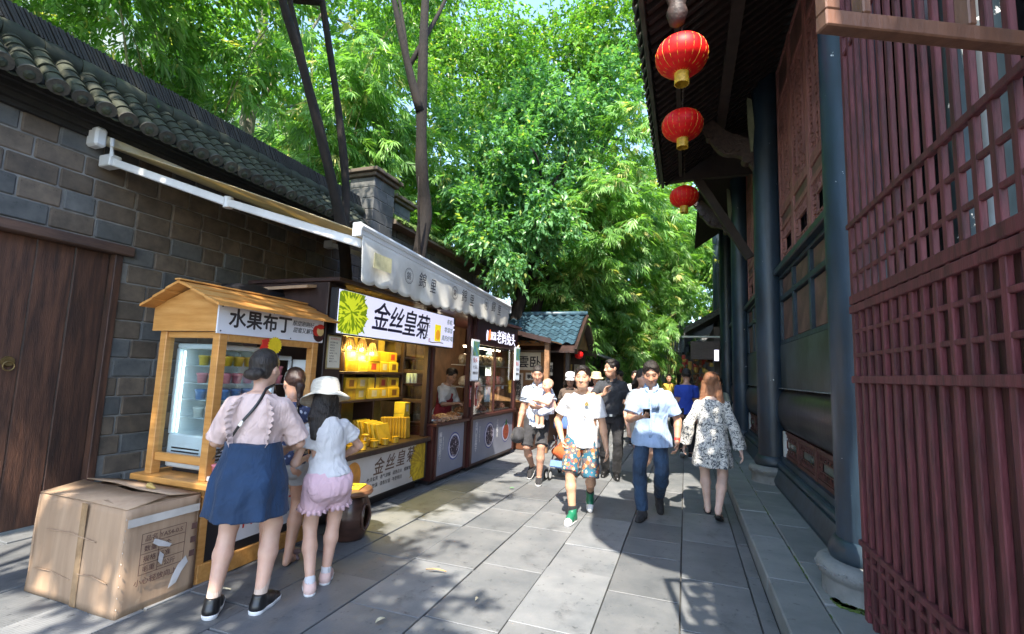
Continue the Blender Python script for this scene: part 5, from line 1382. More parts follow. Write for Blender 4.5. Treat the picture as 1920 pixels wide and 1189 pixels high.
        F = np.concatenate(Q)
        me = bpy.data.meshes.new(name); me.vertices.add(len(V)); me.vertices.foreach_set('co', V.astype(np.float32).ravel())
        me.loops.add(F.size); me.loops.foreach_set('vertex_index', F.astype(np.int32).ravel()); me.polygons.add(len(F))
        me.polygons.foreach_set('loop_start', np.arange(0, F.size, 4, dtype=np.int32)); me.update(calc_edges=True)
        me.polygons.foreach_set('use_smooth', np.ones(len(F), bool)); return me

def unit(v): v = np.array(v, float); return v / (np.linalg.norm(v) + 1e-9)
def ik(a, b, l1, l2, pole):
    a, b = np.array(a, float), np.array(b, float); d = b - a; L = np.linalg.norm(d); Lc = min(L, (l1 + l2) * .9995)
    u = d / L; b = a + u * Lc; x = (l1 * l1 - l2 * l2 + Lc * Lc) / (2 * Lc); hh = math.sqrt(max(l1 * l1 - x * x, 0))
    p = np.array(pole, float); p = unit(p - p.dot(u) * u); return a + u * x + p * hh, b
def rotm(yaw=0, pitch=0, roll=0):
    """head/foot frame: pitch>0 looks down, yaw>0 turns to the person's left"""
    from mathutils import Euler
    return np.array(Matrix.Rotation(yaw, 3, 'Z') @ Matrix.Rotation(-pitch, 3, 'X') @ Matrix.Rotation(roll, 3, 'Y'))

def skin_mat(name, c):
    if name in MATS: return MATS[name]
    m, n, b = newmat(name); L = n.links.new
    at = n.nodes.new('ShaderNodeAttribute'); at.attribute_name = 'tint'
    tc = n.nodes.new('ShaderNodeTexCoord'); nz = n.nodes.new('ShaderNodeTexNoise'); nz.inputs['Scale'].default_value = 16; nz.inputs['Detail'].default_value = 6; L(tc.outputs['Object'], nz.inputs['Vector'])
    rp = n.nodes.new('ShaderNodeValToRGB'); rp.color_ramp.elements[0].position = .3; rp.color_ramp.elements[0].color = (.90, .85, .83, 1); rp.color_ramp.elements[1].position = .7; rp.color_ramp.elements[1].color = (1.0, 1.0, 1.0, 1); L(nz.outputs['Fac'], rp.inputs[0])
    ml = n.nodes.new('ShaderNodeMixRGB'); ml.blend_type = 'MULTIPLY'; ml.inputs[0].default_value = 1; L(at.outputs['Color'], ml.inputs[1]); L(rp.outputs[0], ml.inputs[2]); L(ml.outputs[0], b.inputs['Base Color'])
    b.inputs['Roughness'].default_value = .5; b.inputs['Subsurface Weight'].default_value = .12
    b.inputs['Subsurface Radius'].default_value = (.02, .008, .004); b.inputs['Subsurface Scale'].default_value = .3
    return m
SKIN = skin_mat('skin', None)
HAIRB = mat('black_hair', (.030, .022, .018), .42, col2=(.006, .005, .005), scale=14, bump=.8, bscale=40, stretch=(5, 5, .5), spec=.4)
HAIRA = mat('auburn_hair', (.16, .060, .026), .40, scale=5, col2=(.30, .135, .065), bump=.7, bscale=60, stretch=(9, 9, .7))
MALE = np.array([(-.055, .070, .066, -.004), (-.03, .092, .070, -.006), (0, .099, .072, -.006), (.05, .091, .064, 0), (.10, .086, .060, .002), (.16, .094, .064, .002), (.22, .106, .067, .0), (.262, .108, .060, -.004), (.292, .080, .048, -.008), (.318, .038, .036, -.01)])
FEMALE = np.array([(-.055, .072, .068, -.008), (-.03, .096, .074, -.010), (0, .103, .073, -.008), (.05, .088, .060, 0), (.10, .075, .053, .002), (.16, .084, .060, .006), (.215, .092, .068, .008), (.262, .092, .055, -.002), (.292, .066, .044, -.006), (.318, .033, .033, -.008)])

class Person:
    def __init__(s, label, pos, face, H=1.7, sex='m', feet=None, hands=None, head=(0, 0, 0), skin=(.50, .30, .20), h=.008, lean=(0, .02), fat=0.0, fingers=True, group='people in the street', bend=0.0, elbow=None, hipdrop=0.0, z0=0.0):
        s.H = H; s.h = h; s.sex = sex; s.skin = np.array(skin); s.fingers = fingers; s.k = H / 1.72; s.hk = s.k * 1.13
        th = math.atan2(-face[0], face[1])
        s.root = thing('person', label, 'person', (pos[0], pos[1], z0), group, rotz=th, local=True)
        s.sec = (MALE if sex == 'm' else FEMALE) * H; s.sec[:, 1:3] *= (1 + fat)
        up = unit((lean[0], lean[1], 1)); s.up = up; s.rt = unit(np.array((1, 0, 0)) - up * up[0])
        feet = feet or [(.09, 0, 0, 0, .12), (-.09, 0, 0, 0, -.12)]
        s.pel = np.array((np.mean([f_[0] for f_ in feet]) * .6, np.mean([f_[1] for f_ in feet]) * .6, .520 * H - hipdrop)); s.feet = feet
        s.legs = []
        for i, f_ in enumerate(feet):
            sg = 1 if i == 0 else -1
            hip = s.pel + s.rt * sg * .053 * H - up * .01
            R_ = rotm(-f_[4], f_[3]) if len(f_) > 4 else rotm(0, f_[3])
            ball = np.array((f_[0], f_[1] + .07 * s.k, f_[2] + .03 * s.k)); ank = ball + R_ @ np.array((0, -.105 * s.k, .052 * s.k))
            knee, ank = ik(hip, ank, .246 * H, .246 * H, (sg * .12 + .5 * R_[0][1], 1, .05)); s.legs.append((hip, knee, ank, R_, ball))
        s.neck = s.pel + up * .312 * H
        s.hd = s.neck + unit(up + np.array((0, .25, 0))) * .104 * H + np.array((0, .01, .0)); s.HR = rotm(*head)
        shw = (.098 if sex == 'm' else .088) * H * (1 + fat * .5); s.arms = []
        hands = hands or [(.20, .02, .80), (-.20, .02, .80)]
        for i, t in enumerate(hands):
            sg = 1 if i == 0 else -1; sh = s.pel + up * .264 * H + s.rt * sg * shw
            pole = (sg * .35, -1, -.25) if elbow is None or elbow[i] is None else elbow[i]
            el, wr = ik(sh, np.array(t[:3]) if len(t) >= 3 else t, .172 * H, .150 * H, pole); s.arms.append((sh, el, wr, t))
        allp = np.array([q for L in s.legs for q in L[:3]] + [q for a in s.arms for q in a[:3]] + [s.hd, s.neck, s.pel])
        s.lo = allp.min(0) - .26; s.hi = allp.max(0) + .26; s.lo[2] = -.03; s.hi[2] = s.hd[2] + .25
    def F(s, lo=None, hi=None): return Field(s.lo if lo is None else lo, s.hi if hi is None else hi, s.h)
    def emit(s, f, name, mt, label=None):
        me = f.mesh(name)
        if me is None: return None
        o = link_mesh(name, me, mt, s.root)
        if label: o['label'] = label
        return o
    def torso(s, f, off=0, z0=None, z1=None, k=.03, **kw): return f.loft(s.sec, s.pel, s.up, s.rt, off, k, None, z0, z1, **kw)
    def leg(s, f, i, a=0.0, b=1.0, off=(0, 0, 0), k=.025):
        hip, kn, an, R_, ball = s.legs[i]; H = s.H; m_ = 1.0 if s.sex == 'm' else 1.03
        calf = kn + (an - kn) * .32 + R_ @ np.array((0, -.014, 0))
        f.cone(hip, kn + (hip - kn) * .12, .050 * H * m_ + off[0], .034 * H + off[1], k); f.cone(kn + (hip - kn) * .12, calf, .033 * H + off[1], .033 * H * m_ + off[1], k); f.cone(calf, an, .033 * H * m_ + off[1], .0205 * H + off[2], k)
    def hand(s, f, i):
        sh, el, wr, t = s.arms[i]; k = s.k; sg = 1 if i == 0 else -1
        d = unit(wr - el) if len(t) < 6 or t[5] is None else unit(t[5]); pn = unit((-sg, .25, 0)) if len(t) < 4 or t[3] is None else unit(t[3]); curl = .35 if len(t) < 5 else t[4]
        pn = unit(pn - pn.dot(d) * d); ac = np.cross(d, pn) ; 
        if i == 1: ac = -ac                     # ac points to the thumb side
        th = -ac if False else ac
        if not s.fingers:
            f.cone(wr, wr + d * .08 * k, .024 * k, .03 * k, .02); f.cone(wr + d * .08 * k, wr + (d + pn * .5) * .13 * k, .028 * k, .016 * k, .02); return
        for q in (-1.5, -.5, .5, 1.5):
            kn = wr + d * (.088 - .004 * abs(q)) * k + ac * q * .0195 * k
            f.cone(wr + d * .012 * k + ac * q * .011 * k, kn, .0165 * k, .0125 * k, .012)
            L = (.040 - .005 * abs(q - .5)) * k; c1, c2 = curl, curl * 1.9
            d1 = d * math.cos(c1) + pn * math.sin(c1); d2 = d * math.cos(c1 + c2 * .6) + pn * math.sin(c1 + c2 * .6); p1 = kn + d1 * L; p2 = p1 + d2 * L * 1.05
            f.cone(kn, p1, .0100 * k, .0092 * k, .005); f.cone(p1, p2, .0092 * k, .0075 * k, .005)
        b0 = wr + d * .028 * k + ac * .024 * k; b1 = b0 + unit(d * .7 + ac * .75 + pn * .35) * .042 * k; b2 = b1 + unit(d * .9 + ac * .25 + pn * (.3 + curl * .5)) * .036 * k
        f.cone(wr + d * .015 * k, b0, .017 * k, .0145 * k, .012); f.cone(b0, b1, .0140 * k, .0108 * k, .008); f.cone(b1, b2, .0105 * k, .0085 * k, .006)
    def P(s, x, y, z): return s.hd + s.HR @ (np.array((x, y, z)) * s.hk)
    def body(s, barefoot=False, child=False):
        f = s.F(); H, k = s.H, s.k
        s.torso(f)
        if s.sex == 'f':
            for sg in (-1, 1): c = s.pel + s.up * .205 * H + s.rt * sg * .045 * H; f.ell(c + np.array((0, .052 * H, 0)), np.array((.036, .032, .036)) * H, k=.03)
        for sg in (-1, 1): f.ell(s.pel + s.rt * sg * .045 * H + np.array((0, -.045 * H, -.028 * H)), np.array((.05, .045, .05)) * H, k=.03)
        for i in (0, 1): s.leg(f, i)
        m_ = 1.0 if s.sex == 'm' else .84
        for i, (sh, el, wr, t) in enumerate(s.arms):
            f.cone(sh, sh + (el - sh) * .3, .029 * H * m_, .0275 * H * m_, .04); f.cone(sh + (el - sh) * .3, el, .0285 * H * m_, .0225 * H * m_, .02)
            f.cone(el, el + (wr - el) * .25, .0235 * H * m_, .0245 * H * m_, .02); f.cone(el + (wr - el) * .25, wr, .0245 * H * m_, .0155 * H * m_, .015); s.hand(f, i)
        f.cone(s.neck - s.up * .02, s.P(0, -.012, -.07), .0345 * H * (1 if s.sex == 'm' else .86), .0315 * H * (1 if s.sex == 'm' else .86), .03)
        f.ell(s.P(0, -.012, .028), np.array((.0745, .094, .088)) * s.hk, s.HR, .02); f.ell(s.P(0, .018, -.03), np.array((.066, .074, .086)) * s.hk, s.HR, .03)
        f.ell(s.P(0, .045, -.085), np.array((.040, .036, .030)) * s.hk, s.HR, .04); f.ell(s.P(0, .076, .030), np.array((.050, .016, .013)) * s.hk, s.HR, .018)
        for sg in (-1, 1):
            f.ell(s.P(sg * .031, .098, .010), np.array((.017, .014, .011)) * s.hk, s.HR, .012, sub=True); f.ell(s.P(sg * .030, .079, .010), np.array((.013, .012, .011)) * s.hk, s.HR, .006)
            f.ell(s.P(sg * .040, .060, -.022), np.array((.024, .024, .022)) * s.hk, s.HR, .025); f.ell(s.P(sg * .0755, -.008, -.008), np.array((.009, .019, .031)) * s.hk, s.HR, .008)
        f.cone(s.P(0, .086, .012), s.P(0, .106, -.030), .008 * s.hk, .0125 * s.hk, .012)
        for sg in (-1, 1): f.ell(s.P(sg * .013, .095, -.033), np.array((.009, .011, .008)) * s.hk, s.HR, .008)
        f.ell(s.P(0, .088, -.057), np.array((.024, .010, .0065)) * s.hk, s.HR, .006); f.ell(s.P(0, .086, -.069), np.array((.021, .010, .007)) * s.hk, s.HR, .006)
        for i, (hip, kn, an, R_, ball) in enumerate(s.legs):
            heel = an + R_ @ (np.array((0, -.030, -.045)) * k); toe = ball + R_ @ (np.array((0, .055, -.012)) * k)
            f.cone(an, heel, .0205 * H, .026 * k, .02); f.cone(an + R_ @ (np.array((0, .01, -.015)) * k), ball, .030 * k, .024 * k, .025); f.cone(heel, ball, .024 * k, .026 * k, .02); f.cone(ball, toe, .030 * k, .018 * k, .02)
            if barefoot:
                for q in range(5): f.cone(ball + R_ @ (np.array(((q - 2) * .017, .03, -.012)) * k), ball + R_ @ (np.array(((q - 2) * .018, .075 - abs(q - 1.4) * .008, -.017)) * k), .011 * k, .009 * k, .006)
        me = f.mesh('body'); o = link_mesh('body', me, SKIN, s.root)
        v = np.empty(len(me.vertices) * 3, np.float32); me.vertices.foreach_get('co', v); v = v.reshape(-1, 3)
        q = (v - s.hd) @ s.HR / s.hk; x, y, z = q[:, 0], q[:, 1], q[:, 2]; col = np.repeat(s.skin[None, :], len(v), 0)
        nz_ = np.sin(v[:, 0] * 31 + 2 * np.sin(v[:, 2] * 17)) * np.sin(v[:, 2] * 23 + v[:, 1] * 19); col *= (1 + .05 * nz_)[:, None]
        hd_ = (np.abs(x) < .09) & (np.abs(z) < .14); fr = hd_ & (y > .045)
        def mix(m, c, a): m = np.clip(m, 0, 1)[:, None] * a; return col * (1 - m) + np.array(c) * m
        if True:
            col = mix(fr * np.exp(-((np.abs(x) - .042) / .02) ** 2 - ((z + .025) / .025) ** 2), s.skin * np.array((1.12, .85, .82)), .5)
            col = mix(fr * (1.25 - ((np.abs(x) - .030) / .017) ** 2 - ((z - .009) / .0075) ** 2), (.03, .02, .018), .92)
            col = mix(fr * (1.3 - ((np.abs(x) - .031) / .024) ** 2 - ((z - .037 + .15 * np.maximum(np.abs(x) - .03, 0)) / .0062) ** 2), (.02, .015, .013), .8)
            col = mix(fr * (1.2 - (x / .024) ** 2 - ((z + .062) / .012) ** 2), (.36, .12, .10) if s.sex == 'f' else s.skin * np.array((.82, .58, .55)), .5)
            col = mix(fr * (1.2 - ((np.abs(x) - .007) / .006) ** 2 - ((z + .044) / .005) ** 2), s.skin * .45, .3)
        a = me.color_attributes.new('tint', 'FLOAT_COLOR', 'POINT'); cc = np.ones((len(v), 4), np.float32); cc[:, :3] = col; a.data.foreach_set('color', cc.ravel())
        return o
    # ---- clothing
    def top(s, name, mt, sleeve=.62, hem=-.02, ease=.012, cuff=.0, wr=.004, neckz=.293, seed=1, label=None, open_v=0.0, flare=0.0, fq=26):
        f = s.F(); H = s.H
        sec = s.sec.copy(); zr = sec[2].copy(); lowr = sec[:, 0] < 0; sec[lowr, 1] = zr[1] * 1.02; sec[lowr, 2] = zr[2] * 1.14; sec = np.concatenate([[(-.14 * H, zr[1] * 1.06, zr[2] * 1.30, zr[3] + .012)], sec])
        if flare: sec[:, 1:3] += (flare * np.clip((.10 * H - sec[:, 0]) / (.15 * H), 0, 1))[:, None]
        f.loft(sec, s.pel, s.up, s.rt, ease, .03, None, hem * H, (neckz + .012) * H)
        m_ = 1.0 if s.sex == 'm' else .86
        if s.sex == 'f':
            for sg in (-1, 1): f.ell(s.pel + s.up * .205 * H + s.rt * sg * .045 * H + np.array((0, .054 * H, 0)), np.array((.038, .034, .040)) * H + ease, k=.04)
        for sh, el, w_, t in s.arms:
            if sleeve <= 1.0:
                e = sh + (el - sh) * sleeve; f.cone(sh, e, .030 * H * m_ + ease * .8, (.030 * H + cuff) * m_ + ease, .028)
            else:
                e = el + (w_ - el) * (sleeve - 1); f.cone(sh, el, .030 * H * m_ + ease * .8, .026 * H * m_ + ease, .028); f.cone(el, e, .026 * H * m_ + ease, (.022 * H + cuff) * m_ + ease, .02)
        f.wrinkle(wr * 1.25, fq, seed).wrinkle(wr * .55, fq * 2.1, seed + 50)
        for i, (sh, el, w_, t) in enumerate(s.arms):         # cut sleeve ends straight
            a, b = (sh, el) if sleeve <= 1 else (el, w_); fr_ = sleeve if sleeve <= 1 else sleeve - 1
            e = a + (b - a) * fr_; d = unit(b - a)
            bl = f.block(e - .12, e + .12, 0)
            if bl: sl, X, Y, Z = bl; pd = (X - e[0]) * d[0] + (Y - e[1]) * d[1] + (Z - e[2]) * d[2]; rad = np.sqrt((X - e[0]) ** 2 + (Y - e[1]) ** 2 + (Z - e[2]) ** 2); f.D[sl] = np.where(rad < .115, np.maximum(f.D[sl], pd), f.D[sl])
        nb = s.neck + np.array((0, .012, .0)); f.ell(nb + s.up * .012 * H, np.array((.050, .048, .036)) * H * (1 if s.sex == 'm' else 1.05), k=.01, sub=True)
        f.cone(nb, nb + np.array((0, .05, .03)), .030 * H, .02 * H, .01, sub=True)
        if open_v: f.cone(nb + np.array((0, .06 * H, -.0 * H)), nb + np.array((0, .085 * H, -open_v)), .018, .004, .01, sub=True)
        f.plane(s.pel + s.up * hem * H, -s.up)
        return s.emit(f, name, mt, label)
    def collar(s, mt):
        m = MB(); nb = s.neck + np.array((0, .008, .0)); H = s.H; n = 22; vs = []; fs = []
        for i in range(n + 1):
            a = math.pi * .5 + .28 + (2 * math.pi - .56) * i / n; c_, s_ = math.cos(a), math.sin(a); op = max(0, s_)
            for (r_, z) in ((.036, .030 - .018 * op), (.0375, .032 - .018 * op), (.047 + .01 * op, .008 - .035 * op)): vs.append((nb[0] + r_ * H * 1.05 * c_, nb[1] + r_ * H * s_, nb[2] + z * H))
        for i in range(n):
            for j in range(2): fs.append((i * 3 + j, i * 3 + 3 + j, i * 3 + 4 + j, i * 3 + 1 + j))
        o = m.add(vs, fs).build('collar', mt, s.root, smooth=True); q = o.modifiers.new('thick', 'SOLIDIFY'); q.thickness = .004
        return o
    def trousers(s, name, mt, length=1.0, ease=(.010, .014, .022), waist=.055, wr=.005, seed=2, rise=True, fq=24, full=0.0):
        f = s.F(); H = s.H; s.torso(f, .008 + full, -.055 * H, waist * H)
        if full: f.ell(s.pel + np.array((0, -.012 * H, -.035 * H)), np.array((.098, .082, .075)) * H + full * .6, k=.06)
        for sg in (-1, 1): f.ell(s.pel + s.rt * sg * .045 * H + np.array((0, -.045 * H, -.028 * H)), np.array((.047, .040, .047)) * H + .006, k=.04)
        for i in (0, 1): s.leg(f, i, off=ease)
        f.wrinkle(wr * 1.2, fq, seed).wrinkle(wr * .5, fq * 2.2, seed + 50)
        for i, (hip, kn, an, R_, ball) in enumerate(s.legs):
            if length <= .5: a, b, t = hip, kn, length / .5
            else: a, b, t = kn, an, (length - .5) / .5
            e = a + (b - a) * t; d = unit(b - a); bl = f.block(e - .5, e + .5, 0)
            if bl is not None:
                sl, X, Y, Z = bl; pd = (X - e[0]) * d[0] + (Y - e[1]) * d[1] + (Z - e[2]) * d[2]
                ax = np.abs(X - e[0]) < .5; near = np.abs((X - e[0])) + 0 * pd
                other = s.legs[1 - i]; mid = (s.legs[0][1] + s.legs[1][1]) / 2; ld = s.legs[i][1] - s.legs[1 - i][1]; side = ((X - mid[0]) * ld[0] + (Y - mid[1]) * ld[1]) > 0
                f.D[sl] = np.where(side & (Z < s.pel[2] - .12 * H), np.maximum(f.D[sl], pd), f.D[sl])
        if length <= .5: f.plane((0, 0, min(hip[2] + (kn[2] - hip[2]) * length / .5 for hip, kn, *_ in s.legs) - .16), (0, 0, -1))
        f.plane(s.pel + s.up * waist * H, s.up); return s.emit(f, name, mt)
    def skirt(s, name, mt, z1, z0, w1, w0, ripple=(7, .05, .4), d_ratio=.72, yoff=-.01, th=.018, wr=.004, seed=4):
        """heights above the ground; hollow bell"""
        f = s.F(); b = np.array((s.pel[0], s.pel[1] + yoff, 0)); zm = (z0 + z1) / 2
        sec = [(z0, w0, w0 * (d_ratio + .12), 0), (zm, (w0 + w1) * .5 + .02, ((w0 + w1) * .5 + .02) * (d_ratio + .06), 0), (z1 - .08, w1 + .02, (w1 + .02) * d_ratio, 0), (z1, w1, w1 * d_ratio, 0)]
        f.loft(sec, b, (0, 0, 1), (1, 0, 0), 0, .004, ripple, z0, z1, power=2.1); f.wrinkle(wr, 22, seed)
        inner = Field(s.lo, s.hi, s.h); inner.loft(sec, b, (0, 0, 1), (1, 0, 0), -th, .004, ripple, z0 - .05, z1 - .1, power=2.1); inner.wrinkle(wr, 22, seed)
        f.D = np.maximum(f.D, -inner.D); return s.emit(f, name, mt)
    def shoes(s, mt, sole=None, high=0.0, name='shoe', th=.024, toe=None):
        k = s.k
        for i, (hip, kn, an, R_, ball) in enumerate(s.legs):
            def W(x, y, z): return ball + R_ @ (np.array((x, y, z)) * k)
            lo, hi = np.minimum(W(0, -.2, -.1), W(0, .2, .2)) - .12, np.maximum(W(0, -.2, -.1), W(0, .2, .2)) + .12
            f = Field(lo, hi, min(s.h, .007)); f.cone(W(0, -.124, .006), W(0, -.02, .012), .046 * k, .042 * k, .02); f.cone(W(0, -.02, .008), W(.0, .065, -.004), .043 * k, .034 * k, .02); f.cone(W(-.008, .03, -.004), W(-.006, .085, -.008), .034 * k, .027 * k, .02)
            f.cone(W(0, -.118, .02), W(0, -.105, .05 + high), .047 * k, .046 * k, .02); f.cone(W(0, -.085, .05), W(0, .01, .028), .040 * k, .033 * k, .02)
            up = R_ @ np.array((0, 0, 1)); f.plane(W(0, 0, -.032), -up); f.plane(W(0, -.1, .062 + high), up)
            if high == 0: f.cone(W(0, -.07, .095), W(0, -.09, .09), .03 * k, .03 * k, .008, sub=True)
            o = s.emit(f, name, mt)
            if toe is not None:
                g_ = Field(lo, hi, .006); g_.D = (Field(lo, hi, .006).D); g_.cone(W(0, .01, .006), W(.0, .065, -.003), .0445 * k, .0355 * k, .02); g_.cone(W(-.008, .03, -.003), W(-.006, .085, -.007), .0355 * k, .0285 * k, .02); g_.plane(W(0, .034, 0), R_ @ np.array((0, -1, .3))); g_.plane(W(0, 0, -.020), -up); me = g_.mesh('toe_cap')
                if me: link_mesh('toe_cap', me, toe, o)
            if sole is not None:
                g_ = Field(lo, hi, min(s.h, .006)); g_.cone(W(0, -.124, -.01), W(0, -.02, -.01), .049 * k, .042 * k, .02); g_.cone(W(0, -.02, -.01), W(.0, .065, -.012), .046 * k, .038 * k, .02); g_.cone(W(-.008, .03, -.01), W(-.006, .088, -.012), .037 * k, .029 * k, .02)
                g_.plane(W(0, 0, -.036), -up); g_.plane(W(0, 0, -.036 + th), up); me = g_.mesh('sole')
                if me: link_mesh('sole', me, sole, o)
    def socks(s, mt, h_=.10):
        k = s.k
        for i, (hip, kn, an, R_, ball) in enumerate(s.legs):
            d = unit(kn - an); f = Field(an - .12, an + .14, s.h); f.cone(an - d * .03, an + d * h_, .0225 * s.H, .0265 * s.H, .01); f.plane(an + d * h_, d); s.emit(f, 'sock', mt)
    def sandals(s, mt, bow=None):
        k = s.k
        for i, (hip, kn, an, R_, ball) in enumerate(s.legs):
            def W(x, y, z): return ball + R_ @ (np.array((x, y, z)) * k)
            up = R_ @ np.array((0, 0, 1)); f = Field(ball - .22, ball + .22, .006); f.cone(W(0, -.12, -.03), W(0, .0, -.03), .038 * k, .040 * k, .02); f.cone(W(0, 0, -.03), W(-.004, .075, -.03), .044 * k, .034 * k, .02)
            f.plane(W(0, 0, -.046), -up); f.plane(W(0, 0, -.028), up); o = s.emit(f, 'sandal', mt)
            if bow is None:
                m = MB(); m.tube([W(.0, .055, -.015), W(.0, .045, .022)], .006 * k, 6); m.tube([W(0, .045, .022), W(.03, .0, .022), W(.042, -.03, -.02)], .006 * k, 6); m.tube([W(0, .045, .022), W(-.03, .0, .022), W(-.042, -.03, -.02)], .006 * k, 6); m.build('strap', mt, o)
            else:
                f = Field(ball - .15, ball + .15, .006); f.cone(W(-.04, .01, -.01), W(.0, .015, .034), .016, .018, .01); f.cone(W(.0, .015, .034), W(.04, .01, -.01), .018, .016, .01); f.cone(W(-.035, .02, .05), W(.035, .02, .05), .022, .022, .01); me = f.mesh('strap'); link_mesh('strap', me, bow, o)
    def hair(s, style='short', mt=None, length=.3, name='hair'):
        mt = mt or HAIRB; k = s.hk; lo, hi = s.hd - .22, s.hd + .24
        if style in ('long', 'mid'): lo = lo - np.array((.05, .1, length))
        f = Field(lo, hi, min(s.h, .007)); P = s.P
        f.ell(P(0, -.014, .034), np.array((.0815, .1005, .094)) * k, s.HR, .02)
        if style == 'short':
            f.ell(P(0, .02, .085), np.array((.062, .070, .034)) * k, s.HR, .03)
            f.ell(P(0, .112, -.034), np.array((.076, .076, .134)) * k, s.HR, .008, sub=True); f.wrinkle(.0055, 75, 3)
            c = s.HR @ np.array((0, -.35, -1)); f.plane(P(0, -.02, -.045), c)
        elif style == 'buzz':
            f = Field(lo, hi, min(s.h, .007)); f.ell(P(0, -.012, .030), np.array((.0775, .097, .091)) * k, s.HR, .02); f.ell(P(0, .10, -.06), np.array((.085, .070, .120)) * k, s.HR, .008, sub=True); f.plane(P(0, -.02, -.03), s.HR @ np.array((0, -.35, -1)))
        elif style == 'bun':
            f.ell(P(0, .11, -.06), np.array((.080, .070, .115)) * k, s.HR, .01, sub=True); f.ell(P(0, -.05, -.03), np.array((.066, .055, .055)) * k, s.HR, .02); f.plane(P(0, 0, -.075), s.HR @ np.array((0, -.2, -1)))
            f.ell(P(-.01, -.098, -.045), np.array((.062, .030, .036)) * k, s.HR, .012); f.ell(P(.028, -.105, -.040), np.array((.030, .026, .028)) * k, s.HR, .006); f.wrinkle(.002, 110, 5)
        elif style in ('long', 'mid', 'tail'):
            f.ell(P(0, .115, -.06), np.array((.070, .075, .118)) * k, s.HR, .01, sub=True)
            if style == 'tail':
                f.cone(P(0, -.09, .02), P(0, -.14, -.05), .03 * k, .032 * k, .02); f.cone(P(0, -.14, -.05), P(0, -.12, -.2), .032 * k, .016 * k, .02)
            else:
                bk = -.085
                for q in np.linspace(-1, 1, 9):
                    top_ = P(q * .072, -.055 + .02 * abs(q), .0); end = s.hd + s.HR @ np.array((q * .10 * k, 0, 0)) + np.array((0, bk - .055 + .03 * abs(q), -length + .03 * abs(q) + .015 * math.sin(q * 9)))
                    mid = s.hd + s.HR @ np.array((q * .105 * k, 0, 0)) + np.array((0, bk - .02 + .035 * abs(q), -length * .45)); f.cone(top_, mid, .030 * k, .026, .02); f.cone(mid, end, .026, .012, .02)
            f.wrinkle(.003, 80, 6)
        return s.emit(f, name, mt)
    def strip(s, name, pts, w, mt, th=.004):
        """flat strap along points, facing outwards from the body axis"""
        pts = [np.array(p, float) for p in pts]; vs = []; fs = []
        for i, p in enumerate(pts):
            d = unit(pts[min(i + 1, len(pts) - 1)] - pts[max(0, i - 1)]); o_ = p - np.array((s.pel[0], s.pel[1], p[2])); sd = unit(np.cross(d, unit(o_)))
            vs += [p + sd * w / 2, p - sd * w / 2]
        for i in range(len(pts) - 1): fs.append((i * 2, i * 2 + 1, i * 2 + 3, i * 2 + 2))
        o = MB().add(vs, fs).build(name, mt, s.root, smooth=True); q = o.modifiers.new('thick', 'SOLIDIFY'); q.thickness = th; return o
    def surf(s, ang, z, off):
        """a point on the torso at height z (world-ish) and angle (0 = right, 90 = front)"""
        w = z - s.pel[2]; hw = np.interp(w, s.sec[:, 0], s.sec[:, 1]) + off; hd = np.interp(w, s.sec[:, 0], s.sec[:, 2]) + off; a = R(ang)
        c_, s_ = math.cos(a), math.sin(a); r_ = 1 / ((abs(c_) / hw) ** 2.3 + (abs(s_) / hd) ** 2.3) ** (1 / 2.3)
        return s.pel + s.up * w + np.array((r_ * c_, r_ * s_, 0))
# ---------------------------------------------------------------- fabrics
def cloth(name, c, var=.10, rough=.85, bscale=160, scale=4):
    if name in MATS: return MATS[name]
    m = mat(name, c, rough, var=var, scale=scale, bump=.12, bscale=bscale, sheen=.06, bdist=.002)
    n = m.node_tree; L = n.links.new; b = n.nodes['Principled BSDF']; tc = n.nodes.new('ShaderNodeTexCoord'); mp = n.nodes.new('ShaderNodeMapping'); mp.inputs['Rotation'].default_value = (.5, .35, 0); mp.inputs['Scale'].default_value = (1.5, 1.5, .8)
    L(tc.outputs['Object'], mp.inputs[0]); nz = n.nodes.new('ShaderNodeTexNoise'); nz.inputs['Scale'].default_value = 9; nz.inputs['Detail'].default_value = 2.5; nz.inputs['Distortion'].default_value = 1.4; L(mp.outputs[0], nz.inputs['Vector'])
    bp = n.nodes.new('ShaderNodeBump'); bp.inputs['Strength'].default_value = .55; bp.inputs['Distance'].default_value = .03; old = b.inputs['Normal'].links[0].from_node
    L(nz.outputs['Fac'], bp.inputs['Height']); L(old.outputs[0], bp.inputs['Normal']); L(bp.outputs[0], b.inputs['Normal']); return m
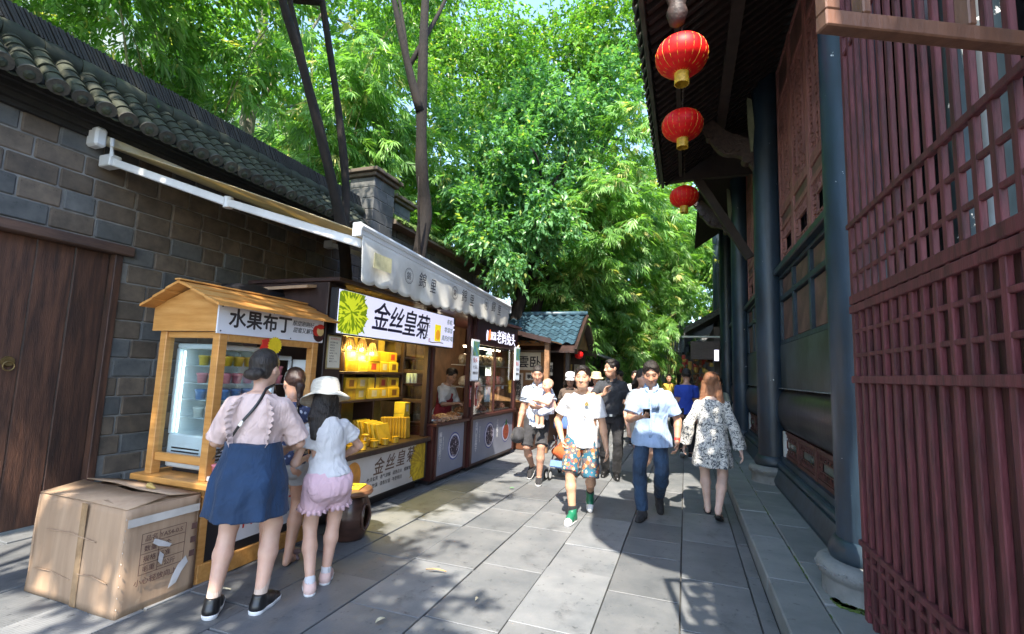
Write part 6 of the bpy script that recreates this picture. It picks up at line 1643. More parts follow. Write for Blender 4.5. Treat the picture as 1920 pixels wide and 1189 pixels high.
def pattern_mat(name, base, cols, scale, thr=.42, lines=None, rough=.85):
    m = cloth(name, base); n = m.node_tree; L = n.links.new; b = n.nodes['Principled BSDF']; prev = b.inputs['Base Color'].links[0].from_socket
    tc = n.nodes.new('ShaderNodeTexCoord')
    for i, c in enumerate(cols):
        mp = n.nodes.new('ShaderNodeMapping'); mp.inputs['Location'].default_value = (i * 3.1, i * 1.7, i * 2.3); L(tc.outputs['Object'], mp.inputs[0])
        v = n.nodes.new('ShaderNodeTexVoronoi'); v.inputs['Scale'].default_value = scale * (1 + .25 * i); L(mp.outputs[0], v.inputs['Vector'])
        rp = n.nodes.new('ShaderNodeValToRGB'); rp.color_ramp.elements[0].position = thr - .1 * i; rp.color_ramp.elements[0].color = (1, 1, 1, 1); rp.color_ramp.elements[1].position = thr - .1 * i + .03; rp.color_ramp.elements[1].color = (0, 0, 0, 1)
        L(v.outputs['Distance'], rp.inputs[0]); mx = n.nodes.new('ShaderNodeMixRGB'); mx.inputs['Color2'].default_value = (*c, 1); L(rp.outputs[0], mx.inputs['Fac']); L(prev, mx.inputs['Color1']); prev = mx.outputs[0]
    if lines:
        nz = n.nodes.new('ShaderNodeTexNoise'); nz.inputs['Scale'].default_value = lines[1]; nz.inputs['Detail'].default_value = 3; nz.inputs['Distortion'].default_value = 1.6; L(tc.outputs['Object'], nz.inputs['Vector'])
        rp = n.nodes.new('ShaderNodeValToRGB'); e = rp.color_ramp.elements; e[0].position = .46; e[0].color = (0, 0, 0, 1); e[1].position = .49; e[1].color = (1, 1, 1, 1); e2 = e.new(.53); e2.color = (1, 1, 1, 1); e3 = e.new(.56); e3.color = (0, 0, 0, 1)
        L(nz.outputs['Fac'], rp.inputs[0]); mx = n.nodes.new('ShaderNodeMixRGB'); mx.inputs['Color2'].default_value = (*lines[0], 1); L(rp.outputs[0], mx.inputs['Fac']); L(prev, mx.inputs['Color1']); prev = mx.outputs[0]
    L(prev, b.inputs['Base Color']); return m
def stripe_mat(name, base, line, scale, thr=.9, axis='X'):
    m = cloth(name, base); n = m.node_tree; L = n.links.new; b = n.nodes['Principled BSDF']; prev = b.inputs['Base Color'].links[0].from_socket
    tc = n.nodes.new('ShaderNodeTexCoord'); w = n.nodes.new('ShaderNodeTexWave'); w.bands_direction = axis; w.inputs['Scale'].default_value = scale; L(tc.outputs['Object'], w.inputs['Vector'])
    rp = n.nodes.new('ShaderNodeValToRGB'); rp.color_ramp.elements[0].position = thr; rp.color_ramp.elements[1].position = thr + .05; L(w.outputs['Fac'], rp.inputs[0])
    mx = n.nodes.new('ShaderNodeMixRGB'); mx.inputs['Color2'].default_value = (*line, 1); L(rp.outputs[0], mx.inputs['Fac']); L(prev, mx.inputs['Color1']); L(mx.outputs[0], b.inputs['Base Color']); return m
WTEE = cloth('white_cotton', (.56, .56, .58), .04); PINKB = cloth('blush_chiffon', (.60, .45, .42), .06, .7); DENB = cloth('blue_skirt_cloth', (.008, .032, .085), .2)
PINKS = cloth('pale_pink_cotton', (.62, .42, .48), .05); BLKC = cloth('black_cotton', (.014, .014, .017), .2); CHAR = cloth('charcoal_cotton', (.035, .035, .040), .2)
JEAN = cloth('blue_denim', (.020, .050, .105), .35, .8, 220, 5); PALEB = stripe_mat('pale_blue_check', (.27, .38, .58), (.38, .48, .64), 60); LBLUE = cloth('light_blue_knit', (.40, .48, .63), .05)
BSTR = stripe_mat('black_pinstripe', (.016, .018, .024), (.10, .11, .13), 18, .93); FLOR = pattern_mat('navy_floral', (.022, .035, .095), [(.25, .30, .42)], 26, .25)
PAIS = pattern_mat('paisley_print', (.020, .110, .165), [(.10, .085, .09), (.44, .13, .04), (.50, .36, .20), (.38, .05, .05)], 13, .50)
DRSP = pattern_mat('leaf_print_dress', (.62, .61, .58), [(.45, .45, .46)], 20, .3, lines=((.035, .045, .06), 17))
GREYD = cloth('grey_denim', (.36, .37, .39), .1); LEATH = mat('black_leather', (.012, .012, .013), .32, var=.2, scale=8); RUBW = mat('white_rubber', (.72, .73, .74), .5, var=.05); RUBB = mat('black_rubber', (.012, .012, .012), .6)
STRAW = mat('pale_straw', (.66, .62, .53), .8, var=.12, scale=30, bump=.5, bscale=120, stretch=(1, 1, 6)); GREENL = mat('green_leather', (.015, .15, .08), .35, var=.05)
PEACH = mat('blush_knit', (.68, .48, .43), .8, var=.06); BLUEC = cloth('royal_blue', (.02, .06, .40), .1); BRNC = cloth('brown_knit', (.10, .07, .055), .1); TANH = mat('tan_straw', (.55, .45, .26), .8, var=.15, scale=20, bump=.4)
SK1, SK2, SK3 = (.46, .265, .185), (.58, .365, .275), (.52, .30, .205)

# 1 woman in blush blouse and blue skirt, seen from behind
p = Person('woman from behind in blush ruffled blouse and flared blue skirt', (-2.665, 2.47), (-.50, .86), 1.64, 'f', feet=[(.155, .02, 0, 0, .35), (-.155, .0, 0, 0, -.1)],
           hands=[(.13, .28, .96, (-.6, 0, -.6), .5), (-.12, .28, .98, (.6, 0, -.6), .5)], head=(-.25, .10, 0), skin=SK2, fat=.09, elbow=[(.8, -.6, -.3), (-.8, -.6, -.3)], h=.0075, lean=(0, .03))
p.body(); tb = p.top('blouse', PINKB, .92, .075, .020, .014, .005, .300, 3, flare=.012, fq=30)
p.skirt('skirt', DENB, 1.055, .60, .162, .238, (6, .07, .8), d_ratio=.84, yoff=-.02, wr=.006); p.shoes(LEATH, RUBW, .025, th=.034); p.socks(cloth('beige_sock', (.55, .42, .34), .05), .12); p.hair('bun')
for sg in (-1, 1):                                        # ruffle down each shoulder blade
    q = MB(); vs = []; fs = []; n = 26
    for i in range(n + 1):
        t = i / n; a = (-90 + sg * 38) if t > .3 else (-90 + sg * (38 + 0 * t)); z = 1.345 - .30 * t; pt = p.surf(a, z, .030); ou = unit((sg * .9, -.5, .05)); wv = .010 * math.sin(i * 1.9)
        vs += [pt + np.array((0, -.004, .0)), pt + ou * (.030 + wv) * min(1, 3 * t + .3), pt + ou * (.058 + wv * 1.6) * min(1, 2 * t + .4) * (1 - .6 * t) + np.array((0, -.012 + wv, -.012))]
    for i in range(n):
        for j in range(2): fs.append((i * 3 + j, i * 3 + 3 + j, i * 3 + 4 + j, i * 3 + 1 + j))
    o = q.add(vs, fs).build('ruffle', PINKB, p.root, smooth=True); o.modifiers.new('thick', 'SOLIDIFY').thickness = .002
stp = [p.surf(a, z, .030) for a, z in zip(np.linspace(-52, -140, 12), np.linspace(1.40, 1.06, 12))]
stp = [p.surf(35, 1.38, .035), p.surf(-10, 1.425, .03)] + stp + [p.surf(-165, .99, .06), p.surf(170, .93, .10)]
p.strip('bag_strap', stp, .018, LEATH); m = MB(); m.obox(p.surf(150, .90, .07), (.025, .06, .045), (0, 0, .4), .012); m.build('shoulder_bag', LEATH, p.root)
m = MB(); m.obox(stp[9], (.012, .006, .02), (0, .6, 0), .002); m.build('buckle', STEEL, p.root)

# 2 shorter woman in navy print between them
p = Person('woman in navy floral top and grey shorts standing between the two others', (-3.0, 3.10), (-.55, .83), 1.52, 'f', feet=[(.10, .03, 0, 0, .25), (-.10, -.02, 0, 0, -.1)], hands=[(.16, .26, .92, (-.6, 0, -.6), .5), (-.14, .28, .92, (.6, 0, -.6), .5)], head=(.5, .2, 0), skin=SK1, fat=.06, h=.0085, lean=(0, .05))
p.body(barefoot=True); p.top('top', FLOR, .30, -.005, .016, .006, .004, .298, 8); p.trousers('shorts', GREYD, .20, (.022, .02, .02), .05, .004, 9); p.sandals(mat('dark_sandal', (.05, .035, .04), .6), mat('bow_satin', (.20, .13, .14), .5)); p.hair('tail', mat('dark_brown_hair', (.035, .016, .012), .4, var=.4, scale=6, bump=.5, bscale=90))
for sg in (-1, 1): p.strip('backpack_strap', [p.surf(-90 + sg * a, z, .026) for a, z in ((34, .98), (36, 1.1), (36, 1.2), (38, 1.26))], .022, LEATH)
m = MB(); m.obox(p.surf(-40, .93, .05), (.05, .03, .06), (0, 0, .6), .012); m.build('waist_bag', pattern_mat('beaded_bag', (.35, .30, .22), [(.1, .08, .07)], 60, .4), p.root)

# 3 girl with the pale hat
p = Person('girl in pale straw hat, white ruffled tee and pink frilled shorts', (-2.45, 2.965), (-.80, .60), 1.42, 'f', feet=[(.075, .07, 0, 0, .45), (-.085, -.05, 0, 0, .1)], hands=[(.13, .26, .84, (-.7, 0, -.5), .5), (-.14, .22, .86, (.6, 0, -.6), .5)], head=(.25, .12, .08), skin=SK2, fat=-.06, elbow=[(1, -.35, -.1), (-.6, -1, -.2)], h=.0075, lean=(-.10, .06))
p.body(); p.top('tee', WTEE, .50, .02, .022, .022, .006, .300, 12, flare=.02); p.trousers('shorts', PINKS, .245, (.026, .045, .05), .05, .004, 13, full=.014); p.shoes(PEACH, RUBW, .0); p.socks(WTEE, .045); p.hair('mid', length=.30)
for i, (hip, kn, an, R_, ball) in enumerate(p.legs):       # frilled hem
    c = hip + (kn - hip) * .47; d = unit(kn - hip); a1 = unit(np.cross(d, (0, 1, 0))); a2 = np.cross(d, a1); vs = []; fs = []; n = 72
    for j in range(n):
        t = 2 * math.pi * j / n; e = math.cos(t) * a1 + math.sin(t) * a2; r0 = .088; r1 = .104 + .012 * math.sin(j * 1.4)
        vs += [c + e * r0 - d * .012, c + e * r1 + d * (.028 + .006 * math.sin(j * .9))]
    for j in range(n): k = (j + 1) % n; fs.append((j * 2, j * 2 + 1, k * 2 + 1, k * 2))
    o = MB().add(vs, fs).build('frill', PINKS, p.root, smooth=True); o.modifiers.new('thick', 'SOLIDIFY').thickness = .003
hat = thing('sun_hat', 'pale straw hat with a braided band worn by the girl', 'hat', (0, 0, 0), local=True)
def place_on_head(o, pp, dz=0.0, tilt=(0, 0)):
    wm = Matrix.Rotation(pp.root.rotation_euler.z, 4, 'Z'); hd = wm @ Vector(pp.hd + pp.HR @ np.array((0, -.01, dz))); o.location = Vector(pp.root.location) + hd
    o.rotation_euler = (wm.to_3x3() @ Matrix(pp.HR.tolist()) @ Matrix.Rotation(tilt[0], 3, 'X') @ Matrix.Rotation(tilt[1], 3, 'Y')).to_euler()
def hat_mesh(t, mt, crown_r, crown_h, brim_r, band, droop=.03, band_mt=None):
    prof = [(.004, crown_h), (crown_r * .55, crown_h * .98), (crown_r * .88, crown_h * .86), (crown_r, crown_h * .5), (crown_r * 1.02, 0), (crown_r * 1.12, -.006)]
    o = MB().lathe(prof, seg=32, cap=False, ry=1.15).build('crown', mt, t, smooth=True); o.modifiers.new('thick', 'SOLIDIFY').thickness = .004
    vs = []; fs = []; n = 48
    for j in range(n):
        a = 2 * math.pi * j / n
        for q in range(5):
            u = q / 4; r_ = crown_r * 1.10 + (brim_r - crown_r * 1.1) * u; vs.append((r_ * math.cos(a), 1.12 * r_ * math.sin(a), -.006 - droop * u ** 1.5 + .012 * u * math.sin(2 * a + 1) + .004 * u * math.sin(7 * a)))
    for j in range(n):
        k = (j + 1) % n
        for q in range(4): fs.append((j * 5 + q, j * 5 + q + 1, k * 5 + q + 1, k * 5 + q))
    o = MB().add(vs, fs).build('brim', mt, t, smooth=True); o.modifiers.new('thick', 'SOLIDIFY').thickness = .005
    if band: MB().lathe([(crown_r * 1.035, .0), (crown_r * 1.04, .018)], seg=32, cap=False, ry=1.15).build('band', band_mt or mt, t, smooth=True)
hat_mesh(hat, STRAW, .097, .112, .172, True, .045, mat('straw_band', (.50, .46, .36), .8, bump=.6, bscale=200)); place_on_head(hat, p, .040, (-.18, 0))

# 4 man with a baby
p4 = Person('man in light blue polo and dark shorts carrying a baby', (-2.06, 6.92), (.12, -1), 1.69, 'm', feet=[(.10, -.22, .05, .5, .1), (-.08, .14, 0, -.05, -.1)], hands=[(.25, .10, .78, (-1, 0, 0), .9), (-.06, .25, 1.08, (.2, -.6, .6), .5, (1, .3, 0))], head=(.15, .30, 0), skin=SK1, h=.0075, elbow=[(.4, -1, -.2), (-1, -.3, -.5)], hipdrop=.02)
p4.body(); p4.top('polo', LBLUE, .62, -.03, .016, .004, .005, .297, 15); p4.trousers('shorts', CHAR, .43, (.016, .030, .03), .055, .005, 16); p4.shoes(BLKC, RUBW, .0); p4.hair('buzz'); p4.collar(LBLUE)
for i in (0, 1):
    sh, el, w_, t = p4.arms[i]
    for q in (.44, .52):
        c = sh + (el - sh) * q; d = unit(el - sh); m = MB(); m.tube([c - d * .007, c + d * .007], .0335 * 1.69 + .020, 20, cap=False); m.build('sleeve_stripe', BLKC, p4.root, smooth=True)
def to_world(pp, v): return Vector(pp.root.location) + Matrix.Rotation(pp.root.rotation_euler.z, 3, 'Z') @ Vector(v)
jk = thing('dark_jacket', 'dark folded cloth bag hanging from the hand of the man with the baby', 'bag', tuple(to_world(p4, (.25, .12, .60))), local=True)
vs, fs = blob(.10, .16, .10, 3, .12, 18, 10); MB().add([(x, y, z - .06) for x, y, z in vs], fs).build('cloth', CHAR, jk, smooth=True); MB().tube([(0, -.05, .1), (0, -.02, .17), (0, .02, .17), (0, .05, .1)], .008, 6).build('handle', CHAR, jk)
wb_ = to_world(p4, (-.20, .15, .99))
# baby held on the arm
def baby(loc, face):
    t = thing('person', 'bald baby in pink top and pale shorts held in the arms of a man', 'person', tuple(loc), 'people in the street', rotz=math.atan2(-face[0], face[1]), local=True)
    f = Field((-.24, -.24, -.30), (.24, .30, .50), .007); hd = np.array((0, .01, .355)); HRb = rotm(.25, .1)
    f.loft([(-.02, .085, .08, 0), (.05, .09, .085, 0), (.14, .085, .075, 0), (.20, .07, .055, 0), (.235, .035, .035, 0)], (0, 0, 0), (0, 0, 1), (1, 0, 0), 0, .02)
    for sg in (-1, 1):
        f.cone((sg * .05, .02, .01), (sg * .085, .13, -.03), .050, .042, .02); f.cone((sg * .085, .13, -.03), (sg * .075, .12, -.20), .040, .026, .02); f.cone((sg * .075, .12, -.20), (sg * .075, .175, -.225), .024, .018, .02)
        f.cone((sg * .085, 0, .19), (sg * .13, .06, .10), .032, .026, .02); f.cone((sg * .13, .06, .10), (sg * .09, .16, .13), .026, .019, .02); f.cone((sg * .09, .16, .13), (sg * .085, .20, .14), .020, .014, .01)
        for q in range(4): f.cone((sg * (.075 + q * .009), .195, .145), (sg * (.07 + q * .009), .225, .14), .006, .005, .003)
    f.cone((0, 0, .22), (0, 0, .29), .035, .035, .02)
    def PB(x, y, z): return hd + HRb @ np.array((x, y, z))
    f.ell(PB(0, -.008, .02), (.074, .086, .078), HRb, .02); f.ell(PB(0, .02, -.03), (.062, .062, .055), HRb, .03); f.cone(PB(0, .072, -.005), PB(0, .084, -.018), .006, .010, .01)
    for sg in (-1, 1): f.ell(PB(sg * .036, .045, -.03), (.026, .026, .024), HRb, .02); f.ell(PB(sg * .075, -.005, -.01), (.009, .016, .024), HRb, .006)
    f.ell(PB(0, .072, -.048), (.014, .008, .006), HRb, .006)
    me = f.mesh('body'); o = link_mesh('body', me, SKIN, t); v = np.empty(len(me.vertices) * 3, np.float32); me.vertices.foreach_get('co', v); v = v.reshape(-1, 3); q = (v - hd) @ HRb; x, y, z = q.T
    col = np.repeat(np.array([(.62, .38, .27)]), len(v), 0); fr = (y > .03) & (np.abs(z) < .1); e = np.clip(fr * (1.3 - ((np.abs(x) - .028) / .013) ** 2 - ((z - .0) / .008) ** 2), 0, 1)[:, None]; col = col * (1 - e) + np.array((.03, .02, .02)) * e
    e = np.clip(fr * (1.2 - (x / .016) ** 2 - ((z + .048) / .008) ** 2), 0, 1)[:, None] * .6; col = col * (1 - e) + np.array((.5, .15, .13)) * e
    e = np.clip((z - .035) / .02, 0, 1)[:, None] * .25 * (y < .05)[:, None]; col = col * (1 - e) + np.array((.05, .03, .02)) * e
    a = me.color_attributes.new('tint', 'FLOAT_COLOR', 'POINT'); cc = np.ones((len(v), 4), np.float32); cc[:, :3] = col; a.data.foreach_set('color', cc.ravel())
    f = Field((-.24, -.24, -.30), (.24, .30, .50), .007); f.loft([(-.03, .09, .085, 0), (.05, .09, .085, 0), (.14, .085, .075, 0), (.20, .072, .055, 0), (.225, .045, .04, 0)], (0, 0, 0), (0, 0, 1), (1, 0, 0), .010, .02)
    for sg in (-1, 1): f.cone((sg * .085, 0, .19), (sg * .12, .045, .12), .044, .042, .02)
    f.wrinkle(.003, 40, 2); link_mesh('top', f.mesh('top'), cloth('baby_pink', (.74, .46, .45), .05), t)
    f = Field((-.24, -.24, -.30), (.24, .30, .50), .007); f.loft([(-.05, .085, .08, 0), (.03, .095, .09, 0)], (0, 0, 0), (0, 0, 1), (1, 0, 0), .012, .02)
    for sg in (-1, 1): f.cone((sg * .05, .02, .01), (sg * .085, .13, -.03), .062, .056, .02)
    f.wrinkle(.003, 40, 3); link_mesh('shorts', f.mesh('shorts'), pattern_mat('baby_shorts', (.55, .58, .68), [(.2, .25, .5)], 60, .3), t)
    for sg in (-1, 1):
        f = Field((-.24, -.1, -.30), (.24, .30, -.1), .006); f.cone((sg * .075, .11, -.215), (sg * .075, .185, -.228), .030, .024, .01); link_mesh('shoe', f.mesh('shoe'), WTEE, t)
baby(wb_ + Vector((-.02, -.02, .05)), (-.75, -.65))

# 5 man in white tee and paisley shorts, mid-stride
p = Person('man in white tee and paisley shorts striding towards the viewer', (-1.10, 5.50), (.06, -1), 1.68, 'm', feet=[(.075, .24, 0, -.03, .15), (-.07, -.30, .075, .75, -.1)], hands=[(.215, .06, .815, (-1, 0, 0), .9), (-.27, -.04, .74, (1, .2, 0), .5)], head=(-.02, .02, .0), skin=(.54, .32, .21), h=.0065, hipdrop=.035, elbow=[(1, -.8, 0), (-.5, -1, 0)], fat=.04)
p.body(); o5 = p.top('tee', WTEE, .66, -.045, .013, .010, .005, .297, 21, flare=.012); p.trousers('shorts', PAIS, .485, (.016, .034, .034), .04, .005, 22); p.shoes(GREENL, RUBW, .045, toe=RUBW); p.socks(BLKC, .09); p.hair('short', mat('brown_black_hair', (.022, .014, .012), .4, var=.4, scale=6, bump=.6, bscale=90))
c = p.surf(114, 1.245, .034); em = MB(); em.prism([c + np.array((dx, .004, dz)) for dx, dz in ((-.026, -.02), (.026, -.02), (.02, .01), (.0, .03), (-.02, .01))], (0, .003, 0)); em.build('chest_emblem', pattern_mat('emblem_print', (.25, .10, .05), [(.10, .16, .05), (.5, .35, .1)], 90, .5), p.root)
c = p.surf(108, 1.10, .034); em = MB(); em.obox(c + np.array((0, .004, 0)), (.004, .003, .014), (0, .4, 0)); em.build('chest_mark', INK, p.root)
sh, el, w_, t = p.arms[0]; m = MB(); m.tube([w_ - unit(w_ - el) * .02, w_ + unit(w_ - el) * .005], .032, 14, cap=False); m.build('bracelet', STEEL, p.root)

# 6 man in black shirt, looking aside
p = Person('man in black striped shirt and black trousers looking over his shoulder', (-1.10, 7.78), (.10, -1), 1.80, 'm', feet=[(.10, -.06, 0, .1, .2), (-.10, .10, 0, 0, -.1)], hands=[(.10, .30, 1.28, (-.5, .3, .5), .35, (-.35, .1, .9)), (-.30, .08, .88, (1, .2, 0), .6)], head=(-1.0, .02, 0), skin=SK3, h=.0075, elbow=[(1, -.2, -.7), (-.6, -1, 0)])
p.body(); p.top('shirt', BSTR, 1.12, -.005, .016, .004, .006, .299, 31); p.trousers('trousers', BLKC, .985, (.014, .020, .024), .06, .005, 32); p.shoes(LEATH, None); p.hair('short'); p.collar(BSTR)
m = MB(); m.lathe([(1.0, 0), (1.0, .03)], (0, 0, 0), 40, cap=False); m.v = [tuple(p.surf(math.degrees(math.atan2(y, x)), p.pel[2] + .006 + z, .026)) for x, y, z in m.v]; m.build('belt', LEATH, p.root)
c = p.surf(90, p.pel[2] + .02, .03); MB().obox(c, (.022, .004, .018), (0, 0, 0), .003).build('buckle', STEEL, p.root)

# 7 man reading his phone
p7 = Person('man in pale blue shirt and jeans looking down at a phone', (-.37, 5.95), (-.02, -1), 1.76, 'm', feet=[(.10, .22, 0, -.03, .15), (-.08, -.20, .05, .6, -.15)], hands=[(.10, .33, 1.12, (-.35, .1, .9), .75, (-.75, .55, .15)), (-.28, .06, .84, (1, .2, 0), .55)], head=(.08, .42, 0), skin=(.45, .25, .165), h=.0065, fat=.05, hipdrop=.03, elbow=[(.7, -.6, -.8), (-.6, -1, 0)])
p7.body(); p7.top('shirt', PALEB, .74, -.06, .016, .014, .006, .299, 41, flare=.034); p7.trousers('jeans', JEAN, .985, (.004, .018, .028), .05, .006, 42); p7.shoes(BLKC, RUBB, .0); p7.hair('short'); p7.collar(PALEB)
m = MB(); q0 = p7.surf(90, 1.40, .03); pl = [p7.surf(90, z, .030) for z in np.linspace(.88, 1.40, 12)]; p7.strip('placket', pl, .028, PALEB, .003)
pk = [p7.surf(112, z, .031) for z in (1.20, 1.26, 1.30)]; p7.strip('pocket', pk, .085, PALEB, .003)
for i, z in enumerate(np.linspace(.95, 1.36, 6)): c = p7.surf(90, z, .035); MB().tube([c, c + np.array((0, .003, 0))], .005, 8).build('button', RUBW, p7.root)
sh, el, w_, t = p7.arms[1]; d = unit(w_ - el)
for q in (0, .016): m = MB(); m.tube([w_ - d * (.05 - q), w_ - d * (.037 - q)], .033, 14, cap=False); m.build('red_bracelet', mat('red_cord', (.55, .03, .02), .6), p7.root)
sh, el, w_, t = p7.arms[0]; ph = thing('mobile_phone', 'black mobile phone held by the man in the pale blue shirt', 'phone', tuple(to_world(p7, w_ + np.array((-.075, .055, .045)))), local=True, rotz=p7.root.rotation_euler.z)
MB().obox((0, 0, 0), (.038, .005, .075), (-.75, .1, .15), .003).build('case', mat('phone_black', (.008, .008, .01), .15), ph)

# 8 woman in leaf print dress, walking away
p = Person('woman with long auburn hair in a leaf print dress walking away', (.29, 6.17), (.10, 1), 1.65, 'f', feet=[(.075, -.20, .03, .42, .1), (-.075, .20, 0, 0, -.1)], hands=[(.30, -.02, .78, (-1, 0, 0), .4), (-.30, .0, .80, (1, 0, 0), .4)], head=(-.15, 0, 0), skin=(.66, .46, .38), h=.0075, fat=.02, hipdrop=.015)
p.body(barefoot=True)
f = p.F(); f.loft(np.array([(-.20 * 1.65, .232, .200, -.02), (-.05 * 1.65, .200, .180, -.025), (.06 * 1.65, .165, .145, -.01), (.16 * 1.65, .158, .125, 0), (.24 * 1.65, .172, .118, 0), (.275 * 1.65, .150, .085, -.005), (.30 * 1.65, .085, .07, -.01)]), p.pel, (0, 0, 1), (1, 0, 0), 0, .02, (7, .05, .5), .56 - p.pel[2] + 0, .30 * 1.65)
for sh, el, w_, t in p.arms: f.cone(sh, el, .052, .058, .03); f.cone(el, el + (w_ - el) * .95, .058, .075, .02)
f.wrinkle(.008, 20, 51)
for sh, el, w_, t in p.arms:
    e = el + (w_ - el) * .93; d = unit(w_ - el); bl = f.block(e - .12, e + .12, 0); sl, X, Y, Z = bl; pd = (X - e[0]) * d[0] + (Y - e[1]) * d[1] + (Z - e[2]) * d[2]; rad = np.sqrt((X - e[0]) ** 2 + (Y - e[1]) ** 2 + (Z - e[2]) ** 2); f.D[sl] = np.where(rad < .118, np.maximum(f.D[sl], pd), f.D[sl])
f.plane((0, 0, .575), (0, 0, -1)); p.emit(f, 'dress', DRSP); p.sandals(RUBB); p.hair('long', HAIRA, .47)
m = MB(); m.tube([p.P(x, .02 - .2 * abs(x), .118 - 3 * x * x) for x in np.linspace(-.07, .07, 9)], .006, 6); m.build('hair_band', mat('tortoise', (.10, .05, .02), .25), p.root)

# vendor inside the open snack stall
p = Person('stall vendor in white shirt and red apron bending over the snack counter', (-3.90, 7.42), (1, -.35), 1.60, 'f', hands=[(.10, .42, 1.02, (0, 0, -1), .5), (-.10, .40, 1.02, (0, 0, -1), .5)], head=(0, .5, 0), skin=SK1, h=.009, lean=(0, .22))
p.body(); p.top('shirt', WTEE, .9, -.02, .018, .006, .005, .298, 61); p.trousers('trousers', BLKC, .98); p.hair('short'); p.shoes(BLKC, None)
f = p.F(); f.loft(p.sec[:8], p.pel, p.up, p.rt, .032, .02, None, -.05 * 1.6, .235 * 1.6); f.plane(p.pel + np.array((0, -.01, 0)), (0, -1, 0)); p.emit(f, 'apron', cloth('red_apron', (.30, .02, .03), .1))
# people further back
def simple(label, pos, face, H, sex, top_m, bot, hair=('short', None), top_kw={}, skin=SK1, walk=0.0, head=(0, 0, 0), hands=None, h=.012, shoe=BLKC, fat=0.0, length=.98):
    fe = [(.09, walk, 0, 0, .1), (-.09, -walk, .04 if walk else 0, .4 if walk else 0, -.1)]
    q = Person(label, pos, face, H, sex, feet=fe, hands=hands, head=head, skin=skin, h=h, fingers=False, fat=fat)
    q.body(); q.top('top', top_m, **{**dict(sleeve=.6, hem=-.03, ease=.016, wr=.005), **top_kw}); q.trousers('trousers' if length > .6 else 'shorts', bot, length); q.shoes(shoe, RUBW); q.hair(*hair); return q
q = simple('woman in white cap and brown top behind the man in the white tee', (-2.02, 8.9), (.15, -1), 1.58, 'f', BRNC, CHAR, ('mid', None, .2), head=(0, .15, 0), h=.009)
cp = thing('peaked_hat', 'white peaked cap on the woman in the brown top', 'cap', (0, 0, 0), local=True); MB().lathe([(.098, -.01), (.100, .02), (.092, .065), (.062, .096), (.004, .108)], seg=24, ry=1.15).build('crown', WTEE, cp, smooth=True)
vs = [(.075 * math.cos(a), .10 + .0 * a + r_ * (.8 + .2 * math.sin(a)), -.012 - .02 * (r_ > 0)) for r_ in (-.02, .07) for a in np.linspace(0, math.pi, 13)]; o = MB().add(vs, [(i, i + 1, 14 + i, 13 + i) for i in range(12)]).build('peak', WTEE, cp, smooth=True); o.modifiers.new('t', 'SOLIDIFY').thickness = .006; place_on_head(cp, q, .035)
q = simple('woman in straw hat and pink top beyond the man in the black shirt', (-1.78, 10.3), (.1, -1), 1.60, 'f', cloth('rose_top', (.55, .33, .32), .1), WTEE, ('mid', None, .2))
h2 = thing('tan_hat', 'tan and white brimmed hat on the woman in the pink top', 'hat', (0, 0, 0), local=True); hat_mesh(h2, TANH, .10, .108, .16, True, .03, WTEE); place_on_head(h2, q, .04)
simple('walker in grey shorts and grey sneakers mostly hidden behind the man with the phone', (-.62, 7.35), (.55, -.85), 1.66, 'f', GREYD, cloth('stone_shorts', (.32, .28, .24), .1), ('mid', None, .2), walk=.16, length=.30, shoe=mat('grey_knit_shoe', (.16, .16, .17), .8), skin=SK2)
simple('man in royal blue shirt with his back turned near the hall', (.02, 10.4), (.05, 1), 1.74, 'm', BLUEC, BLKC, walk=.08)
simple('dark haired woman in pale top walking away beside the hall', (.48, 11.6), (0, 1), 1.60, 'f', cloth('pale_tan', (.45, .36, .28), .1), CHAR, ('long', None, .35), walk=.12)
simple('woman in grey green blouse close behind the woman in the leaf dress', (.62, 10.6), (.0, 1), 1.60, 'f', cloth('sage', (.24, .25, .19), .1), JEAN, ('tail', None), walk=.1)
simple('man in white shirt facing the street in the middle distance', (-1.12, 11.8), (.1, -1), 1.68, 'm', WTEE, JEAN, walk=.12)
simple('man in red checked shirt just behind the one in white', (-.95, 13.6), (.1, -1), 1.72, 'm', cloth('brick_red', (.30, .06, .05), .1), BLKC, walk=.1)
simple('child in blue shirt near the blue shirted man', (-.12, 12.0), (0, 1), 1.30, 'f', cloth('sky_blue', (.20, .32, .55), .1), JEAN, ('tail', None), walk=.1)
simple('woman in black dress top far down the street', (.1, 15.0), (0, 1), 1.62, 'f', BLKC, BLKC, ('mid', None, .25), walk=.1)
simple('man in dark tee at the far stall', (-1.75, 14.4), (-.9, .2), 1.70, 'm', CHAR, JEAN)
simple('person in yellow tee far down the street', (-.5, 16.5), (0, -1), 1.66, 'm', cloth('mustard', (.50, .34, .05), .1), CHAR, walk=.1)
simple('woman in cream top far down the street by the shop', (-.05, 18.0), (0, 1), 1.60, 'f', cloth('cream', (.55, .50, .40), .1), JEAN, ('mid', None, .25), walk=.1)

